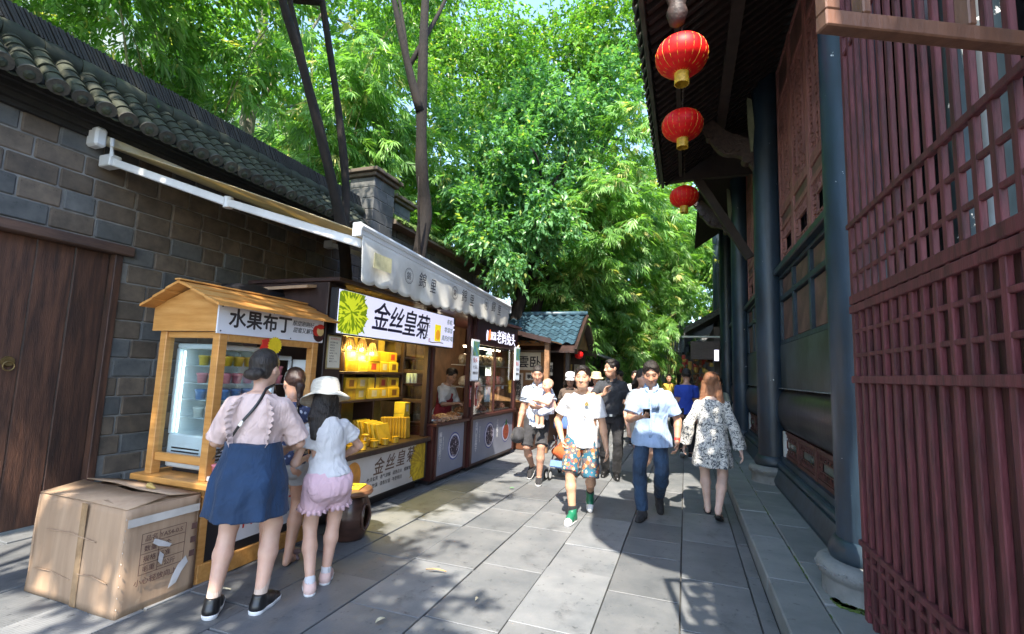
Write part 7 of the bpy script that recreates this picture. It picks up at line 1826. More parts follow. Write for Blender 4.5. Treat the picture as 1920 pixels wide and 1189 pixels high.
# ---------------------------------------------------------------- pushchair
sr = thing('pushchair', 'folding pushchair with blue hood and orange seat beside the man with the baby', 'pushchair', (-1.70, 7.42, 0), local=True, rotz=math.pi - .1)
FRM = mat('grey_tube', (.32, .33, .36), .35, metal=.6)
for sg in (-1, 1):
    x = .19 * sg
    MB().tube([(x, -.32, 1.0), (x, -.20, .80), (x, .05, .42), (x, .34, .10)], .013, 8).build('side_tube', FRM, sr, smooth=True); MB().tube([(x, .12, .62), (x, -.05, .42), (x, -.26, .10)], .013, 8).build('rear_tube', FRM, sr, smooth=True); MB().tube([(x, .28, .44), (x, .02, .50)], .013, 8).build('arm_tube', FRM, sr, smooth=True)
    for yy in (.34, -.26):
        for dx in (-.03, .03):
            o = MB().tube([(x + dx - .009, yy, .075), (x + dx + .009, yy, .075)], .075, 22).build('wheel', RUBB, sr, smooth=True, auto=40); MB().tube([(x + dx - .011, yy, .075), (x + dx + .011, yy, .075)], .048, 16).build('hub', RUBW, o)
MB().tube([(-.19, -.32, 1.0), (-.1, -.36, 1.02), (.1, -.36, 1.02), (.19, -.32, 1.0)], .016, 8).build('handle', RUBB, sr, smooth=True)
f = Field((-.3, -.4, .2), (.3, .5, 1.1), .011); f.cone((-.13, .22, .40), (.13, .22, .40), .05, .05, .02); f.cone((-.13, .02, .42), (.13, .02, .42), .05, .05, .03); f.cone((-.12, -.10, .70), (.12, -.10, .70), .045, .045, .06); f.cone((0, .22, .40), (0, .02, .42), .10, .10, .1); f.cone((0, .02, .42), (0, -.1, .72), .11, .11, .08); f.wrinkle(.005, 25, 3); link_mesh('seat', f.mesh('seat'), cloth('orange_seat', (.62, .12, .03), .2), sr)
vs = []; fs = []
for i in range(13):
    a = -.5 + 1.9 * i / 12
    for j in range(9):
        x = -.21 + .42 * j / 8; r_ = .27 * (1 - .25 * (2 * j / 8 - 1) ** 2) + .008 * (i % 3 == 0); vs.append((x, -.08 + r_ * math.sin(a), .70 + r_ * math.cos(a)))
for i in range(12):
    for j in range(8): fs.append((i * 9 + j, i * 9 + j + 1, i * 9 + 10 + j, i * 9 + 9 + j))
o = MB().add(vs, fs).build('hood', cloth('hood_blue', (.06, .12, .32), .15), sr, smooth=True); o.modifiers.new('t', 'SOLIDIFY').thickness = .006
MB().box(-.16, .16, -.2, .22, .15, .30, .03).build('basket', mat('mesh_basket', (.20, .24, .32), .7), sr); MB().obox((0, .33, .24), (.16, .02, .05), (.5, 0, 0), .01).build('foot_rest', cloth('pad_blue', (.12, .22, .45), .1), sr)
# ---------------------------------------------------------------- further stalls and the end of the street
CANW = mat('canopy_wood', (.26, .135, .065), .65, var=.25, scale=4, bump=.2, stretch=(3, .4, 3))
s5 = thing('calligraphy_stall', 'wooden stall with hanging calligraphy sheets under a plank canopy', 'stall', (-3.4, 10.6, 0))
for k in range(7):
    a = 9.30 + k * .44
    m = MB(); m.prism([(-4.4, a, 2.62), (-2.55, a, 2.20), (-2.55, a, 2.225), (-4.4, a, 2.645)], (0, .435, 0)); m.build('canopy_plank', CANW, s5)
m = MB(); m.prism([(-4.4, 9.26, 2.58), (-2.52, 9.26, 2.16), (-2.52, 9.26, 2.26), (-4.4, 9.26, 2.68)], (0, .035, 0)); m.build('canopy_edge', DKW, s5)
for (x, y) in ((-2.63, 9.42), (-2.9, 12.2), (-4.2, 9.45)): piece('post', x - .05, x + .05, y - .05, y + .05, 0, 2.27, .006, CANW, s5)
piece('cabinet', -4.2, -2.95, 9.5, 12.2, 0, .75, .01, mat('cabinet_brown', (.12, .045, .02), .5, var=.2), s5)
piece('end_panel', -4.2, -2.95, 10.30, 10.36, .75, 2.28, .004, mat('panel_honey', (.30, .15, .06), .6, var=.2, stretch=(1, 1, 5)), s5)
PAP = mat('rice_paper', (.66, .62, .52), .8, var=.06)
def sheet(x0, x1, z0, z1, txt, size, lab, y=10.29, **k):
    t = thing('calligraphy_sheet', lab, 'poster', (x0, y, z0), 'calligraphy sheets'); piece('paper', x0, x1, y - .004, y, z0, z1, 0, PAP, t)
    m = Matrix.Identity(4); m[0][0] = 1; m[1][0] = 0; m[1][1] = 0; m[2][1] = 1; m[2][2] = 0; m[1][2] = -1; m[0][3] = x0 + k.get('dx', .03); m[1][3] = y - .0045; m[2][3] = z0 + k.get('dz', .08)
    letters(txt, size, m, 'lettering', INK, t, bold=.004, depth=.001, vertical=k.get('v', False))
sheet(-3.60, -3.02, 1.62, 2.02, '雲卧', .28, 'wide paper sheet with two big brushed characters on the stall panel')
sheet(-2.93, -2.74, 1.52, 1.80, '福', .17, 'small paper sheet with one brushed character by the panel edge', y=10.28)
sheet(-3.62, -3.42, .95, 1.55, '清風明月', .13, 'narrow upright calligraphy scroll below the wide sheet', v=True, dz=.46)
sheet(-3.36, -3.1, 1.40, 1.56, '寧静', .1, 'little paper sheet under the wide calligraphy sheet', dz=.04)
t = thing('spot_lamp', 'black clip spot lamp under the plank canopy', 'lamp', (-3.4, 9.6, 2.1)); MB().tube([(-3.4, 9.6, 2.36), (-3.4, 9.6, 2.18), (-3.36, 9.64, 2.12)], [.012, .012, .05], 10).build('head', BLACKP, t); MB().tube([(-3.355, 9.645, 2.11), (-3.35, 9.65, 2.105)], .04, 10).build('lens', BULB, t)
# blue tiled kiosk
BT = mat('blue_tile', (.038, .080, .112), .4, var=.25, scale=8, rnd=.2)
ks = thing('blue_roof_kiosk', 'wooden kiosk with a blue tiled gable roof', 'kiosk', (-3.2, 11.4, 0))
tb = MB(); w_, hh = .23, .20
vs = []; fs = []
for i in range(9):
    u = i / 8
    z = .03 * math.sin(u * 2 * math.pi)
    vs += [(u * w_, 0, z + .02), (u * w_, hh + .03, z)]
for i in range(8): fs.append((i * 2, i * 2 + 2, i * 2 + 3, i * 2 + 1))
bt_me = MB().add(vs, fs).add([(p[0], p[1], p[2] - .02) for p in vs], [tuple(reversed(f_)) for f_ in fs]).add([(vs[i * 2][0], 0, vs[i * 2][2] - d) for i in range(9) for d in (0, .02)], [(i * 2, i * 2 + 1, i * 2 + 3, i * 2 + 2) for i in range(8)]).mesh('roof_tile'); bt_me.materials.append(BT)
rid = Vector((-4.3, 11.35, 2.98)); sl_v = Vector((0, -1.0, -.72)); L_ = sl_v.length; sl_v.normalize(); ang = math.atan2(.72, 1.0)
for r_ in range(7):
    for c in range(9):
        o = bpy.data.objects.new('roof_tile', bt_me); COL.objects.link(o); o.parent = ks
        p = rid + sl_v * ((r_ + 1) * .185) + Vector((c * .225, 0, 0)); o.location = p - OFF[ks.name]; o.rotation_euler = (ang, 0, 0)
m = MB(); m.tube([(-4.3, 11.36, 3.02), (-2.2, 11.36, 3.02)], .06, 10); m.build('ridge', BT, ks, smooth=True)
m = MB(); m.prism([(-4.35, 11.35, 2.93), (-4.35, 10.15, 2.06), (-4.35, 10.15, 2.02), (-4.35, 11.35, 2.88), (-4.35, 12.5, 2.05), (-4.35, 12.5, 2.1)], (2.12, 0, 0)); m.build('roof_deck', DKW, ks)
for s_ in (-1, 1):
    m = MB(); m.bar((-2.2, 11.35, 2.93), (-2.2, 11.35 + s_ * 1.22, 2.05), .05, .13); m.build('barge_board', DKW, ks)
m = MB(); m.prism([(-2.36, 10.45, 2.16), (-2.36, 12.25, 2.16), (-2.36, 11.35, 2.82)], (.03, 0, 0)); m.build('gable', mat('honey_board', (.36, .19, .09), .65, var=.2), ks)
for (x, y) in ((-2.45, 10.5), (-2.45, 12.2)): piece('post', x - .05, x + .05, y - .05, y + .05, 0, 2.15, .006, DKW, ks)
t = thing('small_red_lantern', 'small red lantern under the kiosk gable', 'lantern', (-2.25, 10.7, 2.0), local=True); MB().lathe([(.03, -.09), (.09, -.05), (.10, 0), (.09, .05), (.03, .09)], seg=16).build('shade', LRED, t, smooth=True); MB().tube([(0, 0, .09), (0, 0, .2)], .004, 5).build('cord', INK, t)
# corrugated awning stalls further on
COR = mat('corrugated', (.34, .37, .40), .5, var=.25, scale=5)
def cor_stall(y0, y1, xf, zf, zb, label, goods):
    t = thing('far_stall', label, 'stall', (xf - .6, (y0 + y1) / 2, 0))
    vs = []; fs = []; n = int((y1 - y0) / .05)
    for i in range(n + 1):
        y = y0 + i * .05; d = .02 * math.sin(i * 1.6); vs += [(xf, y, zf + d), (xf - 1.9, y, zb + d)]
    for i in range(n): fs.append((i * 2, i * 2 + 2, i * 2 + 3, i * 2 + 1))
    o = MB().add(vs, fs).build('awning', COR, t, smooth=True); s_ = o.modifiers.new('thick', 'SOLIDIFY'); s_.thickness = .01
    piece('cabinet', xf - 1.5, xf - .45, y0, y1, 0, .8, .01, DKW, t); piece('back_board', xf - 1.6, xf - 1.52, y0, y1, .8, zb - .1, .004, DKW, t)
    for y in (y0 + .1, y1 - .1): piece('post', xf - .5, xf - .42, y - .04, y + .04, .8, zf, .004, DKW, t)
    for z in (1.2, 1.55): piece('shelf', xf - 1.5, xf - 1.0, y0 + .05, y1 - .05, z - .03, z, .003, DKW, t)
    r2 = random.Random(int(y0 * 10)); m = MB()
    for k in range(goods):
        z = r2.choice([.8, 1.2, 1.55]); m.obox((xf - 1.2 + r2.uniform(-.15, .3) * (z < 1), r2.uniform(y0 + .1, y1 - .1), z + .08), (r2.uniform(.03, .07), r2.uniform(.03, .08), r2.uniform(.05, .10)), (0, 0, r2.random()), .01, mi=r2.randrange(4))
    o = m.build('goods', [mat('goods_red', (.4, .05, .04), .5), mat('goods_gold', (.5, .33, .08), .5), mat('goods_white', (.6, .58, .52), .5), mat('goods_green', (.08, .2, .1), .5)], t); o['kind'] = 'stuff'
cor_stall(13.0, 15.6, -2.05, 2.05, 2.75, 'far stall under a grey corrugated sheet awning', 60)
cor_stall(16.2, 19.4, -1.7, 2.1, 2.7, 'furthest stall before the bamboo with a sagging grey awning', 60)
t = thing('red_parasol_panel', 'dark cabinet front with red cards beside the calligraphy stall', 'cabinet', (-2.6, 12.7, 0))
piece('cabinet', -3.4, -2.55, 12.5, 12.9, 0, 2.1, .01, DKW, t)
for k in range(6): piece('card', -2.95 + (k % 2) * .2, -2.80 + (k % 2) * .2, 12.49, 12.498, 1.0 + (k // 2) * .3, 1.22 + (k // 2) * .3, 0, [MATS['goods_red'], MATS['goods_gold'], MATS['goods_white']][k % 3], t)
# houses closing the street
GREYW = stone_mat('grey_plaster', (.30, .31, .32), (.22, .23, .24), .9, scale=2)
hs = thing('grey_house', 'low grey plastered house closing the end of the street', 'house', (0, 25, 0))
MB().box(-4.2, 3.2, 24.4, 28, 0, 2.75).build('wall', GREYW, hs)
RT = mat('far_roof_tile', (.12, .125, .13), .85, var=.3, scale=14, bump=.5, bscale=20)
m = MB(); m.prism([(-5.4, 23.6, 2.6), (3.6, 23.6, 2.6), (3.6, 26.2, 4.3), (-5.4, 26.2, 4.3)], (0, .05, .12)); m.build('roof', RT, hs)
m = MB()
for k in range(44): m.bar((-5.3 + k * .2, 23.55, 2.72), (-5.3 + k * .2, 26.2, 4.46), .09, .08)
o = m.build('tile_rolls', RT, hs); o['kind'] = 'stuff'
piece('door', -.9, .2, 24.36, 24.41, 0, 2.1, .01, DKW, hs); piece('window', 1.0, 1.9, 24.36, 24.41, 1.0, 1.9, .01, DARKIN, hs)
rh = thing('souvenir_house', 'dark timber shop front on the right with a hanging signboard and tiled eave', 'shop', (1.6, 20, 0))
MB().box(.9, 4, 17.2, 24, 0, 3.3).build('wall', DKW, rh)
m = MB(); m.prism([(.0, 16.8, 3.05), (2.6, 16.8, 4.6), (2.6, 16.8, 4.7), (.0, 16.8, 3.15)], (0, 7.4, 0)); m.build('roof', RT, rh)
m = MB()
for k in range(36): m.bar((-.03, 16.9 + k * .2, 3.19), (2.6, 16.9 + k * .2, 4.76), .08, .08)
o = m.build('tile_rolls', RT, rh); o['kind'] = 'stuff'
piece('sign_panel', .15, 1.0, 15.9, 15.96, 2.15, 2.72, .01, DKW, rh); m = MB(); m.tube([(-.1, 15.9, 2.85), (1.1, 15.9, 2.85)], .03, 8); m.build('rail', ALU, rh)
for k in range(5): piece('slat', .17, .98, 15.885, 15.9, 2.2 + k * .1, 2.27 + k * .1, .003, DKW, rh)
piece('lit_sign', .80, .92, 15.2, 15.26, 2.10, 2.42, .004, NEON, rh)
m = Matrix.Identity(4); m[1][1] = 0; m[2][1] = 1; m[2][2] = 0; m[1][2] = -1; m[0][3] = .81; m[1][3] = 15.195; m[2][3] = 2.2
letters('江', .1, m, 'lettering', NAVI, rh, depth=.002)
r2 = random.Random(3); q = MB()
for k in range(110): q.obox((r2.uniform(-.15, .8), 16.6 + r2.uniform(0, .3), r2.uniform(.9, 2.3)), (.05, .04, r2.uniform(.04, .1)), (0, 0, r2.random()), .01, mi=r2.randrange(3))
o = q.build('hanging_goods', [MATS['goods_red'], MATS['goods_gold'], mat('goods_brown', (.2, .08, .04), .5)], rh); o['kind'] = 'stuff'
piece('stall_table', -.2, .9, 16.5, 17.1, 0, .85, .01, DKW, rh)
wb = thing('white_building', 'pale building wall glimpsed through the leaves behind the wall', 'building', (-14, 14, 0))
MB().box(-20, -16, 4, 30, 0, 12).build('wall', mat('pale_plaster', (.70, .71, .72), .8, var=.08, scale=1), wb)
# ---------------------------------------------------------------- trees and bamboo
def leaf_mat(name, rough=.34, trans=.42):
    m, n, b = newmat(name); L = n.links.new
    at = n.nodes.new('ShaderNodeAttribute'); at.attribute_name = 'tint'
    L(at.outputs['Color'], b.inputs['Base Color']); b.inputs['Roughness'].default_value = rough; b.inputs['Specular IOR Level'].default_value = .4
    tr = n.nodes.new('ShaderNodeBsdfTranslucent'); mu = n.nodes.new('ShaderNodeMixRGB'); mu.blend_type = 'MULTIPLY'; mu.inputs[0].default_value = 1; mu.inputs[2].default_value = (1.5, 1.7, .5, 1)
    L(at.outputs['Color'], mu.inputs[1]); L(mu.outputs[0], tr.inputs[0])
    mx = n.nodes.new('ShaderNodeMixShader'); mx.inputs[0].default_value = trans; L(b.outputs[0], mx.inputs[1]); L(tr.outputs[0], mx.inputs[2]); L(mx.outputs[0], n.nodes['Material Output'].inputs[0])
    return m
LEAF = leaf_mat('leaf'); BARK = mat('dark_bark', (.012, .0075, .0055), .9, var=.35, scale=7, bump=.7, bscale=26, stretch=(1, 1, .35), bdist=.02)
BARKP = mat('pale_bark', (.36, .32, .26), .85, var=.25, scale=6, bump=.4, bscale=20, stretch=(1, 1, .5)); CULM = mat('bamboo_culm', (.16, .22, .055), .4, var=.25, scale=3, col2=(.22, .17, .06))
def nrm(a): return a / (np.linalg.norm(a, axis=-1, keepdims=True) + 1e-9)
def leaves_mesh(org, dirs, per, L, w, cols, droop=.35, spread=.55, twig=.25, fan=False, seed=0):
    """org, dirs: (N,3) spray origins and directions; per leaves each"""
    g = np.random.default_rng(seed); N = len(org)
    o = np.repeat(org, per, 0); d = np.repeat(nrm(dirs), per, 0); M_ = N * per
    t = np.tile(np.linspace(.15, 1, per), N) * twig
    base = o + d * t[:, None] * g.uniform(.8, 1.2, (M_, 1))
    ld = nrm(d + g.normal(0, spread, (M_, 3)) + np.array((0, 0, -droop)))
    up = nrm(np.array((0, 0, 1.0)) + g.normal(0, .55, (M_, 3))); sd = nrm(np.cross(ld, up)); nm = np.cross(sd, ld)
    l = L * g.uniform(.6, 1.25, (M_, 1)); ww = w * g.uniform(.75, 1.2, (M_, 1))
    V = np.empty((M_, 4, 3), np.float32); V[:, 0] = base; V[:, 1] = base + ld * l * .42 + sd * ww + nm * ww * .3; V[:, 2] = base + ld * l + np.array((0, 0, -1)) * l * .12; V[:, 3] = base + ld * l * .42 - sd * ww + nm * ww * .3
    c = np.array(cols); ci = g.random((M_, 1)); sp = np.repeat(g.random((N, 1)), per, 0); q = np.clip(.55 * ci + .55 * sp - .05, 0, 1)
    C = c[0] * (1 - q) + c[1] * q; y = (g.random((M_, 1)) < .05); C = np.where(y, c[2], C)
    return V, C
def fans_mesh(org, dirs, per, L, w, cols, seed=0):
    """bamboo sprays: leaves set alternately along a drooping twig, all lying near one plane"""
    g = np.random.default_rng(seed); N = len(org); d = nrm(dirs); sdv = nrm(np.cross(d, nrm(np.array((0, 0, 1.0)) + g.normal(0, .45, (N, 3))))); nv = np.cross(sdv, d)
    o = np.repeat(org, per, 0); D_ = np.repeat(d, per, 0); S_ = np.repeat(sdv, per, 0); N_ = np.repeat(nv, per, 0); M_ = N * per
    j = np.tile(np.arange(per), N); t = j / (per - 1); sg = np.where(j % 2 == 0, 1., -1.)[:, None]; ang = (R(48) * (1 - t) + R(10)) * g.uniform(.7, 1.3, M_); last = (j == per - 1); ang = np.where(last, 0, ang)[:, None]
    l = (L * g.uniform(.75, 1.15, M_) * (.75 + .35 * np.sin(t * 2.6)))[:, None]; base = o + D_ * (t * L * .75)[:, None]
    ld = nrm(D_ * np.cos(ang) + S_ * sg * np.sin(ang) + N_ * g.normal(0, .14, (M_, 1)) + np.array((0, 0, -.22))); sd = nrm(np.cross(ld, N_ + g.normal(0, .2, (M_, 3)))); nm = np.cross(sd, ld); ww = (w * g.uniform(.8, 1.15, M_))[:, None]
    V = np.empty((M_, 4, 3), np.float32); V[:, 0] = base; V[:, 1] = base + ld * l * .38 + sd * ww + nm * ww * .35; V[:, 2] = base + ld * l + np.array((0, 0, -1)) * l * .14; V[:, 3] = base + ld * l * .38 - sd * ww + nm * ww * .35
    c = np.array(cols); q = np.clip(.35 * g.random((M_, 1)) + .75 * np.repeat(g.random((N, 1)), per, 0) - .05, 0, 1); C = c[0] * (1 - q) + c[1] * q; y = np.repeat(g.random((N, 1)) < .07, per, 0); C = np.where(y, c[2], C)
    return V, C
def crown(name, VC, parent):
    V = np.concatenate([v for v, c in VC]); C = np.concatenate([c for v, c in VC]); off = np.array(off_of(parent)); M_ = len(V)
    me = bpy.data.meshes.new(name); me.vertices.add(M_ * 4); me.vertices.foreach_set('co', (V - off).astype(np.float32).ravel())
    F = (np.arange(M_)[:, None] * 4 + np.array([[0, 1, 2, 0, 2, 3]])).astype(np.int32); me.loops.add(M_ * 6); me.loops.foreach_set('vertex_index', F.ravel()); me.polygons.add(M_ * 2); me.polygons.foreach_set('loop_start', np.arange(0, M_ * 6, 3, dtype=np.int32)); me.update(calc_edges=True)
    a = me.color_attributes.new('tint', 'FLOAT_COLOR', 'POINT'); cc = np.ones((M_ * 4, 4), np.float32); cc[:, :3] = np.repeat(C, 4, 0); a.data.foreach_set('color', cc.ravel())
    return link_mesh(name, me, LEAF, parent)
G1 = [(.058, .165, .034), (.20, .37, .075), (.36, .38, .10)]          # broad leaf
G2 = [(.060, .18, .080), (.18, .36, .15), (.34, .42, .13)]           # bluish broad leaf
GB = [(.075, .20, .060), (.25, .43, .12), (.50, .49, .19)]             # bamboo
def limb(pts, rad, mt, parent, name='limb'):
    pts = np.array(pts, float); n = len(pts); t = np.linspace(0, n - 1, (n - 1) * 5 + 1); P_ = np.stack([np.interp(t, range(n), pts[:, i]) for i in range(3)], 1)
    ker = np.array([1, 2, 3, 2, 1]) / 9.; Q = np.stack([np.convolve(np.pad(P_[:, i], 2, mode='edge'), ker, 'valid') for i in range(3)], 1); Q[0], Q[-1] = P_[0], P_[-1]
    rr = np.interp(t, range(n), rad) * (1 + .06 * np.sin(t * 5)); m = MB(); m.tube([tuple(q) for q in Q], list(rr), 12); return m.build(name, mt, parent, smooth=True)
def tree(name, label, base, stems, mt, lobes, cols, n, L=.105, w=.026, seed=1, per=9, group='trees behind the stalls', limbs=2, shell=.55):
    t = thing(name, label, 'tree', base, group); g = np.random.default_rng(seed)
    for i, (pts, rad) in enumerate(stems): limb(pts, rad, mt, t, 'trunk' if i == 0 else 'limb')
    tip = np.array(stems[0][0][-1]); VC = []
    tot = sum(r[0] * r[1] * r[2] for _, r in lobes)
    for c, r in lobes:
        c, r = np.array(c), np.array(r); N = int(n * r[0] * r[1] * r[2] / tot)
        u = nrm(g.normal(size=(N, 3))); k = g.random((N, 1)) ** .45; k = shell * .3 + (1 - shell * .3) * k
        # clumps: pull sprays towards sub-centres so that light and dark masses form
        nc = max(6, N // 55); cc = nrm(g.normal(size=(nc, 3))) * (g.random((nc, 1)) ** .4) * r + c; ci = g.integers(0, nc, N)
        org = cc[ci] + g.normal(size=(N, 3)) * r * .16; dr = nrm(org - c) * .8 + np.array((0, 0, -.15)) + g.normal(0, .35, (N, 3))
        VC.append(leaves_mesh(org, dr, per, L, w, cols, .30, .6, .30, seed=seed + abs(int(c[1] * 10)) + int(abs(c[0]) * 7)))
        for j in range(limbs):
            e = cc[g.integers(0, nc)]; s_ = np.array(stems[min(j % len(stems), len(stems) - 1)][0][-2 if j % 2 else -1]); md = (s_ + e) / 2 + g.normal(0, .25, 3); limb([s_, md, e], [.05, .03, .008], mt, t, 'branch')
    crown('crown', VC, t); return t
def clump(label, x, y, ncul, hmin, hmax, arch, n, seed, base_z=0.0, lean=(0, 0), L=.25, w=.0200, cols=GB, first=.25, rad=.5, group='bamboo clumps'):
    t = thing('bamboo_clump', label, 'bamboo', (x, y, base_z), group); g = np.random.default_rng(seed); org = []; drs = []
    for c in range(ncul):
        a = g.uniform(0, 6.28); bx_, by_ = x + rad * math.cos(a) * g.random(), y + rad * math.sin(a) * g.random(); h = g.uniform(hmin, hmax); ln = np.array((lean[0] + math.cos(a) * arch * g.uniform(.3, 1), lean[1] + math.sin(a) * arch * g.uniform(.3, 1)))
        ts = np.linspace(0, 1, 14); pts = [(bx_ + ln[0] * h * q ** 2.4, by_ + ln[1] * h * q ** 2.4, base_z + h * (q - .18 * q ** 4)) for q in ts]
        m = MB(); m.tube(pts, list(np.linspace(.034, .006, 14)), 7); m.build('culm', CULM, t, smooth=True)
        k = int(n * .80) // ncul; q = first + (1 - first) * g.random(k) ** .8; P_ = np.stack([np.interp(q, ts, np.array(pts)[:, i]) for i in range(3)], 1)
        # sprays sit in tufts on side branches
        nb = max(8, k // 14); bt = first + (1 - first) * g.random(nb) ** .8; bd = nrm(np.concatenate([g.normal(size=(nb, 2)), g.uniform(-.3, .25, (nb, 1))], 1)); bl = g.uniform(.4, 1.35, nb); bi = g.integers(0, nb, k)
        bp = np.stack([np.interp(bt, ts, np.array(pts)[:, i]) for i in range(3)], 1)
        u = g.random(k) ** .6; o = bp[bi] + bd[bi] * (bl[bi] * u)[:, None] + np.array((0, 0, -1)) * (.45 * bl[bi] * u ** 2)[:, None] + g.normal(0, .09, (k, 3))
        org.append(o); drs.append(bd[bi] * .7 + np.array((0, 0, -.45)) + g.normal(0, .3, (k, 3)))
    crown('foliage', [fans_mesh(np.concatenate(org), np.concatenate(drs), 8, L, w, cols, seed=seed)], t); return t

# trunks between stalls and wall
tree('leaning_tree', 'tree with two leaning slim dark trunks beside the wall pillar', (-4.7, 5.95, 0),
     [([(-4.7, 5.95, 0), (-4.7, 5.85, 1.6), (-4.7, 5.71, 3.0), (-4.7, 5.53, 3.62), (-4.7, 4.96, 4.75), (-4.7, 4.47, 5.6), (-4.7, 4.10, 6.1), (-4.6, 3.6, 7.2)], [.115, .105, .09, .08, .066, .058, .05, .035]),
      ([(-4.72, 5.62, 3.4), (-4.76, 5.66, 4.2), (-4.75, 5.33, 5.3), (-4.8, 4.9, 6.66), (-4.9, 4.5, 8.0)], [.065, .06, .052, .042, .03]),
      ([(-4.7, 4.75, 5.1), (-4.9, 4.75, 5.7), (-5.0, 4.45, 6.6), (-5.1, 4.2, 7.6)], [.045, .04, .034, .02])],
     BARK, [((-5.8, 3.2, 7.9), (2.3, 2.0, 1.3)), ((-7.4, 3.6, 7.2), (2.0, 2.4, 1.5))], G1, 2600, .115, .030, 3)
tree('straight_tree', 'tree with one thick straight dark trunk standing behind the awning', (-4.7, 7.4, 0),
     [([(-4.6, 7.35, 0), (-4.65, 7.5, 2.0), (-4.7, 7.69, 3.66), (-4.7, 7.88, 4.56), (-4.7, 7.60, 5.3), (-4.7, 7.5, 6.2), (-4.7, 7.35, 8.6), (-4.7, 7.5, 12)], [.15, .14, .135, .13, .115, .105, .08, .04]),
      ([(-4.7, 7.45, 6.4), (-4.9, 7.25, 7.2), (-5.2, 6.9, 8.8)], [.09, .075, .04]), ([(-4.65, 7.7, 3.4), (-4.55, 7.35, 4.3), (-4.5, 7.2, 5.0)], [.03, .025, .01])],
     BARK, [((-4.4, 8.6, 12.4), (2.0, 1.8, 1.4)), ((-6.2, 8.4, 10.4), (1.8, 1.8, 1.4))], G1, 1100, .13, .034, 5)
tree('pale_tree', 'pale barked tree trunk rising behind the wall coping', (-8.2, 6.4, 0), [([(-8.2, 6.4, 0), (-8.2, 6.5, 4), (-8.2, 6.7, 6), (-8.1, 6.75, 9.5)], [.18, .17, .15, .09]), ([(-8.15, 6.75, 6.6), (-8.5, 7.2, 8.4)], [.07, .04])],
     BARKP, [((-8.6, 7.5, 10), (2.4, 2.4, 1.6)), ((-7.4, 9.5, 9.0), (2.0, 2.0, 1.8))], G1, 1000, .13, .034, 7)
tree('broad_tree', 'broad leafy tree with twin dark trunks over the middle of the street', (-4.0, 11.3, 0),
     [([(-4.25, 11.2, 0), (-4.1, 11.3, 2.5), (-3.75, 11.4, 4.2), (-3.4, 11.5, 6)], [.19, .17, .14, .09]), ([(-4.0, 11.6, 0), (-3.85, 11.7, 2.2), (-3.45, 11.9, 4), (-2.9, 12.1, 6.2)], [.15, .14, .11, .06])],
     BARK, [((-3.5, 10.9, 5.6), (1.5, 1.2, 1.4)), ((-4.2, 10.3, 4.8), (1.3, 1.1, 1.1)), ((-3.0, 12.2, 8.6), (1.8, 1.4, 1.6)), ((-4.6, 11.0, 7.2), (1.6, 1.4, 1.4))], G2, 3800, .145, .039, 9)
tree('tall_tree', 'tall bright tree filling the top of the view over the street', (-3.2, 14.2, 0), [([(-3.2, 14.2, 0), (-3.1, 14.2, 4), (-2.6, 14.2, 8), (-2.0, 14.3, 12)], [.2, .18, .14, .07])],
     BARK, [((-2.0, 13.6, 10.6), (2.0, 1.5, 2.2)), ((-3.8, 13.2, 11.0), (2.0, 1.4, 1.8)), ((-1.1, 14.6, 12.6), (1.5, 1.4, 1.8)), ((-5.4, 12.6, 10.2), (1.8, 1.4, 1.8)), ((-6.8, 13.2, 12.8), (2.2, 1.6, 2.2)), ((-8.8, 12.4, 12.6), (2.2, 1.8, 2.2))], G1, 6400, .145, .037, 10)
# bamboo over the street's far part
for i, a in enumerate((('drooping bamboo clump behind the blue roofed kiosk', -4.2, 14.8, 7, 6.5, 8.5, .22, 2600, (.12, -.08)), ('tall bamboo clump left of the grey house', -2.7, 16.8, 8, 8, 11, .22, 3000, (.08, -.05)), ('bamboo clump nearest the middle of the street', -2.1, 18.6, 8, 7, 10, .20, 3000, (.12, -.05)),
                      ('low bushy bamboo at the foot of the grove', -1.9, 16.6, 8, 4.2, 6.0, .20, 2200, (.10, -.08)), ('drooping bamboo clump arching out over the street', -3.7, 12.8, 9, 6.0, 8.2, .12, 3400, (.30, -.12)), ('bright bamboo clump in front of the tall trunk', -3.8, 13.7, 8, 8, 11, .12, 3200, (.25, -.10)), ('far bamboo clump behind the grey house', -1.0, 27.5, 9, 10, 14, .15, 3000, (0, -.02)), ('far bamboo clump above the shop roof', 1.6, 26.5, 8, 10, 14, .15, 2600, (-.04, -.02)),
                      ('high bamboo clump rising beyond the broad tree', -5.2, 15.2, 8, 9, 13, .18, 3000, (.04, -.06)), ('far bamboo clump on the left behind the kiosk', -5.5, 22, 9, 10, 14, .16, 2800, (.02, -.02)), ('slim bamboo arching towards the hall eave', -.6, 21.5, 7, 9, 12, .15, 2400, (.04, -.06)))):
    clump(a[0], a[1], a[2], a[3], a[4], a[5], a[6], a[7], 100 + i, lean=a[8], first=.22 if a[5] < 6.5 else .34)
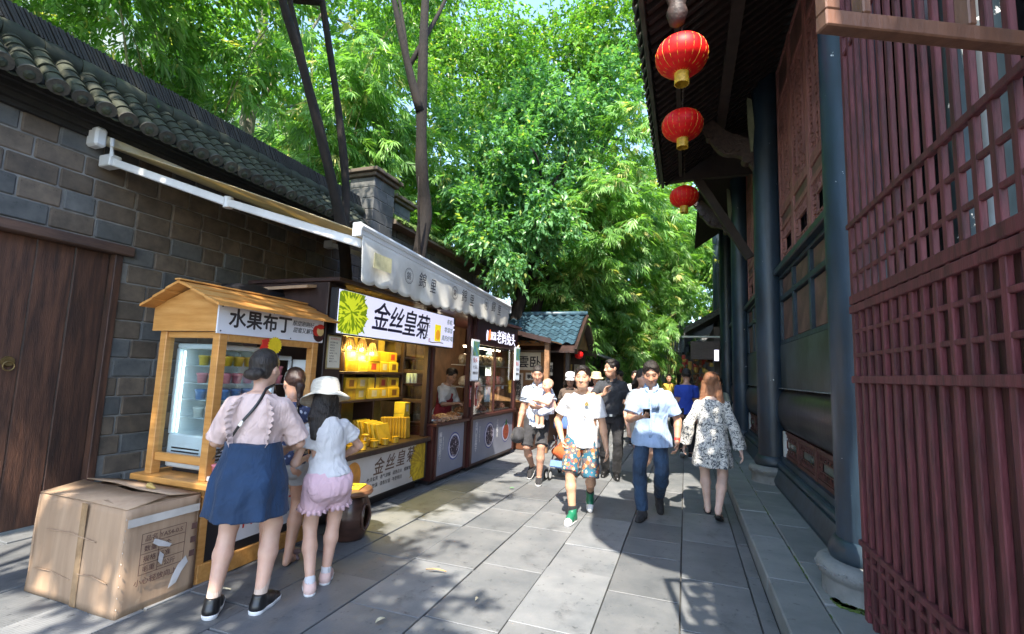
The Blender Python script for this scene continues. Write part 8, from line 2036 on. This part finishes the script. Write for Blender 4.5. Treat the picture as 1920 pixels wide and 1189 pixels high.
# bamboo behind the left wall
for i, a in enumerate((('bamboo clump behind the wall above the pudding stall', -7.4, 5.0, 7, 8, 10.5, .16, 2200), ('bamboo clump behind the wall above the tea stall', -7.2, 7.6, 7, 8.5, 11, .15, 2600), ('bamboo clump behind the first wall pillar', -7.3, 9.8, 8, 8, 11, .17, 2800), ('bamboo clump behind the mossy wall', -7.0, 12.2, 8, 8, 11, .17, 2800),
                      ('pale bamboo clump far behind the wall', -10.0, 10.5, 8, 9, 12, .15, 2400), ('bamboo clump at the far end of the wall', -6.8, 14.8, 7, 8, 11, .17, 2400), ('bamboo clump far behind the door in the wall', -9.5, 3.4, 7, 9, 12, .16, 2000))):
    clump(a[0], a[1], a[2], a[3], a[4], a[5], a[6], a[7], 200 + i, first=.22, group='bamboo behind the wall')
# a street tree behind the viewer: its leaves dapple the near paving, the stalls and the wall
tree('street_tree', 'street tree behind the viewer that dapples the near paving', (-4.6, -3.0, 0), [([(-4.6, -3.0, 0), (-4.4, -2.9, 3), (-3.8, -2.6, 5.5), (-3.0, -2.2, 8)], [.2, .18, .14, .07])],
     BARK, [((-2.2, -2.0, 6.8), (2.1, 1.7, .9)), ((-4.4, -1.3, 7.2), (1.7, 1.5, .8)), ((-3.1, .3, 8.2), (2.0, 1.3, .8)), ((-4.6, .8, 9.2), (2.0, 1.6, .8))], G1, 2900, .15, .042, 12, group='street trees', shell=.4)

# a dense far belt of trees closing the view behind everything
tree('far_tree', 'dark leafy tree far behind the hall roof', (3.5, 24, 0), [([(3.5, 24, 0), (3.4, 24, 6), (3.0, 24, 10)], [.25, .2, .1])], BARK, [((2.2, 24, 8.0), (3.0, 2.0, 3.0)), ((-.5, 26, 9.5), (3.0, 2.0, 3.0)), ((.3, 24.6, 5.6), (2.2, 1.2, 1.6))], G1, 2600, .22, .06, 31, group='far trees')
tree('far_tree', 'broad far tree behind the bamboo at the street end', (-6, 26, 0), [([(-6, 26, 0), (-6, 26, 6), (-5.5, 26, 12)], [.28, .22, .1])], BARK, [((-5, 25, 9.0), (3.4, 2.0, 3.6)), ((-8.5, 23, 10), (3.0, 2.0, 3.4)), ((-3, 27, 13.5), (3.4, 2.0, 3.0))], G1, 3200, .24, .065, 32, group='far trees')
tree('far_tree', 'far tree behind the pale building wall on the left', (-13, 13, 0), [([(-13, 13, 0), (-13, 13, 6), (-12.5, 13, 11)], [.28, .22, .1])], BARK, [((-12.5, 14, 10.5), (3.0, 2.6, 3.0)), ((-11, 18, 11), (3.0, 2.6, 3.4)), ((-8.5, 16.5, 14.0), (3.0, 2.4, 2.6)), ((-14, 9.5, 12), (2.6, 2.4, 2.4))], G1, 2600, .20, .055, 33, group='far trees')
flush_letters()
